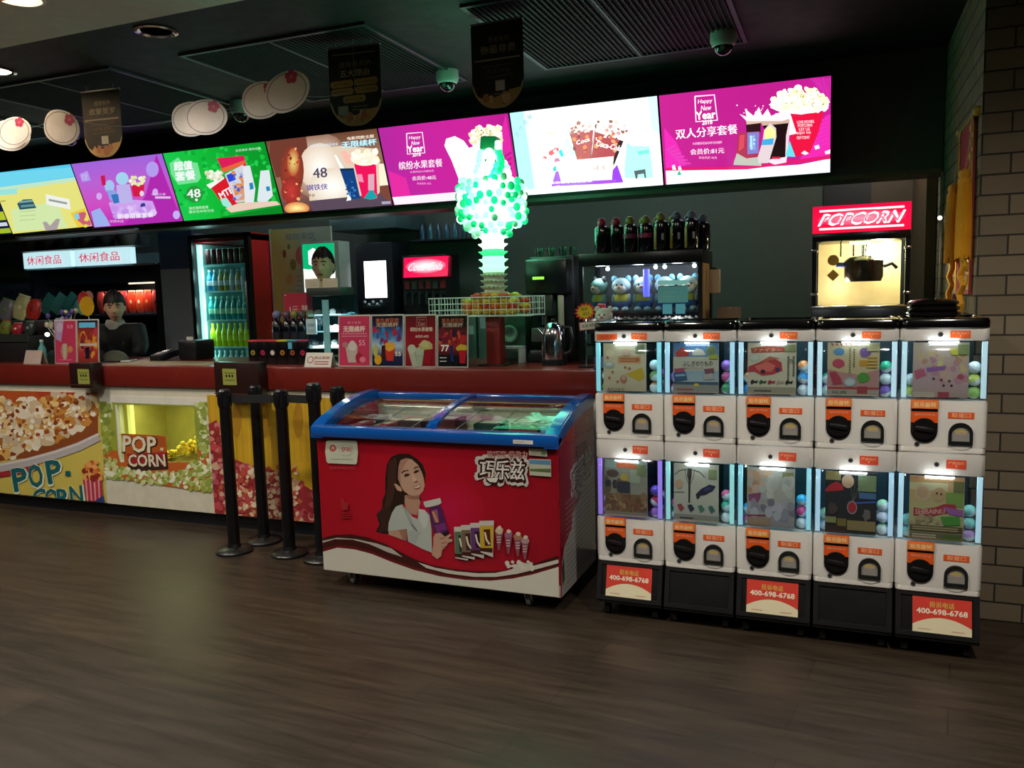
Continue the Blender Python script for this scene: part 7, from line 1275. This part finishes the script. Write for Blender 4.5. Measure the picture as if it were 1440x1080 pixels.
t = thing('exhaust_hood', 'steel exhaust hood under the brown and gold menu screen', 'hood', (-3.72, 6.2, 2.03)); m = MB(); m.bx(-.35, .30, -.2, .3, 0, .13, M('6c8488', .3, .7), .004); m.bx(-.1, .12, 0, .25, .13, H-2.032, M('58686c', .3, .7)); m.build('canopy', t)
t = thing('wall_poster', 'dim dark wall equipment with faint blue bottles above the soda dispenser', 'shelf', (-3.12, 6.45, 1.93)); m = MB(); m.bx(-.35, .35, -.12, .14, 0, .015, M('2a3438', .4)); m.build('board', t)
for k in range(8): m = MB(); m.lathe((0, 0, 0), [(.022, 0), (.024, .09), (.01, .12), (.01, .14)], M(['22506a', '2c6478', '1c4458'][k % 3], .25), 12); solo(m, 'syrup_bottle', 'dim blue syrup bottle on the high shelf above the soda dispenser', 'bottle', (-3.40+k*.08, 6.42, 1.9455), 'syrup bottles on the high shelf')
# boxes at the right behind the plush cabinet
t = thing('cream_box', 'tan cardboard box right of the plush cabinet', 'box', (-.58, 4.66, CT)); m = MB(); m.bx(-.05, .06, -.06, .08, 0, .30, M('7a6248', .6), .003); m.build('carton', t)
m = MB(); m.bx(-.03, .03, -.015, .015, -.13, 0, M('c0a888', .5), .004); m.cyl((0, 0, 0), (0, 0, .01), .02, BLACK, seg=10); o = solo(m, 'wall_dispenser', 'pale narrow dispenser on the side of the plush cabinet', 'dispenser', (-.648, 4.62, 1.56)) 
# dim fittings right side of kitchen
t = thing('steel_trim_strip', 'narrow bright steel strip at the edge of the brick pillar opening', 'trim strip', (.50, 5.15, 1.06)); m = MB(); m.bx(0, .014, 0, .03, 0, 1.0, CHROME); m.ball((.0, -.004, .75), .012, M('fff0d0', emit=3), 8, 6); m.build('strip', t)
# ================================================================ two attendants
SK = M('e6b896', .55, var=.04)
def skin(verts, edges, radii, root=0, sub=2):
    me = bpy.data.meshes.new('sk'); me.from_pydata(verts, edges, []); o = bpy.data.objects.new('sk', me); C.objects.link(o)
    md = o.modifiers.new('s', 'SKIN'); me.skin_vertices[0].data
    for i, r in enumerate(radii): me.skin_vertices[0].data[i].radius = (r if isinstance(r, tuple) else (r, r))
    me.skin_vertices[0].data[root].use_root = True
    sb = o.modifiers.new('u', 'SUBSURF'); sb.levels = sub
    ev = o.evaluated_get(bpy.context.evaluated_depsgraph_get()); m2 = bpy.data.meshes.new_from_object(ev); b = bmesh.new(); b.from_mesh(m2); bpy.data.objects.remove(o); bpy.data.meshes.remove(me); bpy.data.meshes.remove(m2); return b
def headshape(p):
    x, y, z = p; t = max(0, -z/.12)
    x *= 1-.30*t**1.4; y = y*(1-.12*t) - .010*t
    g = lambda cx, cz, s, a: a*math.exp(-((x-cx)**2+(z-cz)**2)/(2*s*s)) if y < 0 else 0
    y -= g(0, -.018, .011, .020); y -= g(0, .004, .008, .008); y += g(.03, .012, .014, .009)+g(-.03, .012, .014, .009); y -= g(0, -.052, .016, .006); y -= g(0, -.088, .018, .006); y += g(0, -.068, .010, .003)
    return Vector((x, y, z))
def person(label, loc, rz, hd, lean, shz, hands, hip, jk='14151a', look=0, tilt=0, shirt='b8b8b8', fr=.40):
    t = thing('person', label, 'person', loc, None, rz)
    nk = Vector((0, lean, shz+.06)); ch = Vector((0, lean*.8, shz-.10)); hc = Vector(hd)
    V = [Vector((0, 0, hip)), Vector((0, lean*.4, hip+.2)), ch, Vector((0, lean*.95, shz+.0)), nk+Vector((0, 0, .03)), hc+Vector((0, .02, -.07))]
    R = [(.14, .11), (.125, .10), (.15, .105), (.10, .07), .052, .05]; E_ = [(0, 1), (1, 2), (2, 3), (3, 4), (4, 5)]
    n = len(V)
    for s, h in zip((-1, 1), hands):
        sh_ = Vector((s*.165, lean*.95, shz-.02)); el = Vector((s*.22, lean-.10, max(shz-.26, 1.10))); wr = Vector(h)+Vector((0, .075, .012))
        V += [sh_, el, wr]; R += [.062, .045, .030]; E_ += [(3, n), (n, n+1), (n+1, n+2)]; n += 3
    arms = n
    for s in (-1, 1): V += [Vector((s*.1, .02, hip-.05)), Vector((s*.12, -.02, hip*.52)), Vector((s*.12, .02, .06)), Vector((s*.12, -.1, .04))]; R += [.09, .06, .04, .035]; E_ += [(0, n), (n, n+1), (n+1, n+2), (n+2, n+3)]; n += 4
    b = skin([tuple(v) for v in V], E_, R)
    # head into the same body
    h = bmesh.new(); bmesh.ops.create_uvsphere(h, u_segments=48, v_segments=36, radius=1)
    mt = Matrix.Translation(hc) @ Matrix.Rotation(look, 4, 'Z') @ Matrix.Rotation(tilt, 4, 'X')
    for v in h.verts: v.co = mt @ headshape((v.co.x*.073, v.co.y*.092, v.co.z*.118))
    for s in (-1, 1): bmesh.ops.create_uvsphere(h, u_segments=12, v_segments=8, radius=1, matrix=mt @ Matrix.Translation((s*.073, .006, -.008)) @ Matrix.Diagonal((.010, .018, .030, 1)))
    tmp = bpy.data.meshes.new('h'); h.to_mesh(tmp); h.free(); b.from_mesh(tmp); bpy.data.meshes.remove(tmp)
    for s, hp in zip((-1, 1), hands):       # palm, four unequal fingers and a thumb
        P = Vector(hp); bm2 = bmesh.new(); bmesh.ops.create_uvsphere(bm2, u_segments=14, v_segments=10, radius=1, matrix=Matrix.Translation(P+Vector((0, .03, .008))) @ Matrix.Diagonal((.038, .048, .016, 1))); tmp = bpy.data.meshes.new('h'); bm2.to_mesh(tmp); bm2.free(); b.from_mesh(tmp); bpy.data.meshes.remove(tmp)
        for j, ln in enumerate((.060, .070, .066, .052)):
            x = (-.027+.018*j)*(-s); a0 = P+Vector((x, 0, .010)); d = Vector((x*.25, -1, 0)).normalized()
            f = skin([tuple(a0+Vector((0, .02, 0))), tuple(a0+d*ln*.45+Vector((0, 0, .006))), tuple(a0+d*ln*.8+Vector((0, 0, .0))), tuple(a0+d*ln+Vector((0, 0, -.006)))], [(0, 1), (1, 2), (2, 3)], [.0112, .0108, .0102, .0092], sub=1); tmp = bpy.data.meshes.new('h'); f.to_mesh(tmp); f.free(); b.from_mesh(tmp); bpy.data.meshes.remove(tmp)
        a0 = P+Vector((-s*.032, .035, .006)); f = skin([tuple(a0), tuple(a0+Vector((-s*.020, -.022, .0))), tuple(a0+Vector((-s*.028, -.048, -.003)))], [(0, 1), (1, 2)], [.0135, .012, .0105], sub=1); tmp = bpy.data.meshes.new('h'); f.to_mesh(tmp); f.free(); b.from_mesh(tmp); bpy.data.meshes.remove(tmp)
    me = bpy.data.meshes.new('body'); b.to_mesh(me); b.free(); o = bpy.data.objects.new('body', me); C.objects.link(o); rm = o.modifiers.new('r', 'REMESH'); rm.mode = 'VOXEL'; rm.voxel_size = .0045
    sm = o.modifiers.new('sm', 'SMOOTH'); sm.iterations = 1
    ev = o.evaluated_get(bpy.context.evaluated_depsgraph_get()); m2 = bpy.data.meshes.new_from_object(ev); m2.name = 'body'; o.modifiers.clear()
    kb = bmesh.new(); kb.from_mesh(m2); seen = set(); best = []
    for v0 in kb.verts:            # keep the one outer surface
        if v0 in seen: continue
        st = [v0]; seen.add(v0); isl = []
        while st:
            v = st.pop(); isl.append(v)
            for e in v.link_edges:
                q = e.other_vert(v)
                if q not in seen: seen.add(q); st.append(q)
        if len(isl) > len(best): best = isl
    bs = set(best); bmesh.ops.delete(kb, geom=[v for v in kb.verts if v not in bs], context='VERTS'); kb.to_mesh(m2); kb.free(); o.data = m2; bpy.data.meshes.remove(me); m2.materials.clear(); m2.materials.append(SK); m2.polygons.foreach_set('use_smooth', [True]*len(m2.polygons)); o.parent = t
    # clothing follows the body
    Rj = [(r[0]*1.12+.012, r[1]*1.12+.014) if isinstance(r, tuple) else r*1.1+.013 for r in R]; idx = [0, 1, 2, 3]+list(range(6, arms)); mp = {v: i for i, v in enumerate(idx)}
    VV = [tuple(V[i]) for i in idx]; RR = [Rj[i] for i in idx]; EE = [(mp[a_], mp[c_]) for a_, c_ in E_ if a_ in mp and c_ in mp]
    for q in (mp[8], mp[11]): RR[q] = .040
    j = skin(VV, EE, RR); m = MB(); m.bm(j, M(jk, .75)); m.build('jacket', t, ang=60)
    m = MB(); m.lathe(tuple(nk+Vector((0, 0, -.045))), [(.085, -.02), (.078, .02), (.066, .055), (.060, .058), (.07, .02)], M(shirt, .7), 22, 1, .9); m.build('collar', t)
    idx = [0]+list(range(arms, n)); mp = {v: i for i, v in enumerate(idx)}; j = skin([tuple(V[i]) for i in idx], [(mp[a_], mp[c_]) for a_, c_ in E_ if a_ in mp and c_ in mp], [Rj[i] for i in idx]); m = MB(); m.bm(j, M('15161a', .8)); m.build('trousers', t, ang=60)
    # face
    def F(x, y, z): return mt @ Vector((x, y, z))
    for s in (-1, 1):
        m = MB(); m.ball(tuple(F(s*.029, -.0735, .012)), (.0125, .008, .0065), M('d8d0c8', .2), 12, 8); m.ball(tuple(F(s*.029, -.0798, .012)), (.0058, .003, .0058), M('1c1310', .1), 10, 8); m.build('eye', t)
        m = MB(); m.tube([tuple(F(s*.012, -.088, .030)), tuple(F(s*.03, -.086, .036)), tuple(F(s*.048, -.074, .030))], [.003, .004, .002], M('1a1412', .7), 6); m.build('eyebrow', t)
    m = MB(); m.tube([tuple(F(-.022, -.084, -.056)), tuple(F(-.008, -.0945, -.053)), tuple(F(.008, -.0945, -.053)), tuple(F(.022, -.084, -.056))], [.003, .0048, .0048, .003], M('a05a54', .4), 8); m.tube([tuple(F(-.018, -.085, -.061)), tuple(F(0, -.095, -.063)), tuple(F(.018, -.085, -.061))], [.003, .005, .003], M('a86058', .4), 8); m.build('mouth', t)
    # hair: a cap with fringe
    def hf(p):
        q = headshape((p.x*.081, p.y*.101, p.z*.128)); return q
    hm = bmesh.new(); bmesh.ops.create_uvsphere(hm, u_segments=44, v_segments=32, radius=1)
    for v in hm.verts:
        p = v.co.copy(); ang_ = math.atan2(p.x, -p.y); wv = .010*math.sin(ang_*19)+.006*math.sin(ang_*31+1)
        line = (.42 if abs(ang_) < .9 else .42-(abs(ang_)-.9)*.6) + wv*3
        line = max(line, -.45)
        q = Vector((p.x*.083, p.y*.103, p.z*.130)); 
        if p.z < line: r_ = math.sqrt(max(1e-6, 1-line*line)); 
        v.co = mt @ (q + Vector((0, .004, .004+wv*.5)))
    dl = [f for f in hm.faces if (lambda c: (lambda a_: (mt.inverted() @ c).z/.13 < max((fr if abs(a_) < .95 else fr-(abs(a_)-.95)*.62)+.05*math.sin(a_*17), -.42))(math.atan2((mt.inverted() @ c).x, -(mt.inverted() @ c).y)))(f.calc_center_median())]
    bmesh.ops.delete(hm, geom=dl, context='FACES'); bmesh.ops.solidify(hm, geom=hm.faces[:], thickness=.010)
    m = MB(); m.bm(hm, M('0f0c0b', .55)); m.build('hair', t, ang=70)
    return t
person('standing attendant in dark jacket, short black hair, half hidden by two white cards', (-3.44, 4.98, 0), .30, (0, -.02, 1.69), -.02, 1.47, ((-.17, -.27, 1.051), (.17, -.27, 1.051)), .95, '15171c', fr=.50, look=.0, tilt=.05, shirt='c8ccd0')
person('cashier in dark coat with black fringe leaning over the left counter end', (-5.47, 5.02, 0), .50, (.02, -.16, 1.44), -.12, 1.265, ((-.02, -.44, 1.051), (.20, -.38, 1.051)), .83, '101114', look=.25, tilt=.22, shirt='b0aca8')
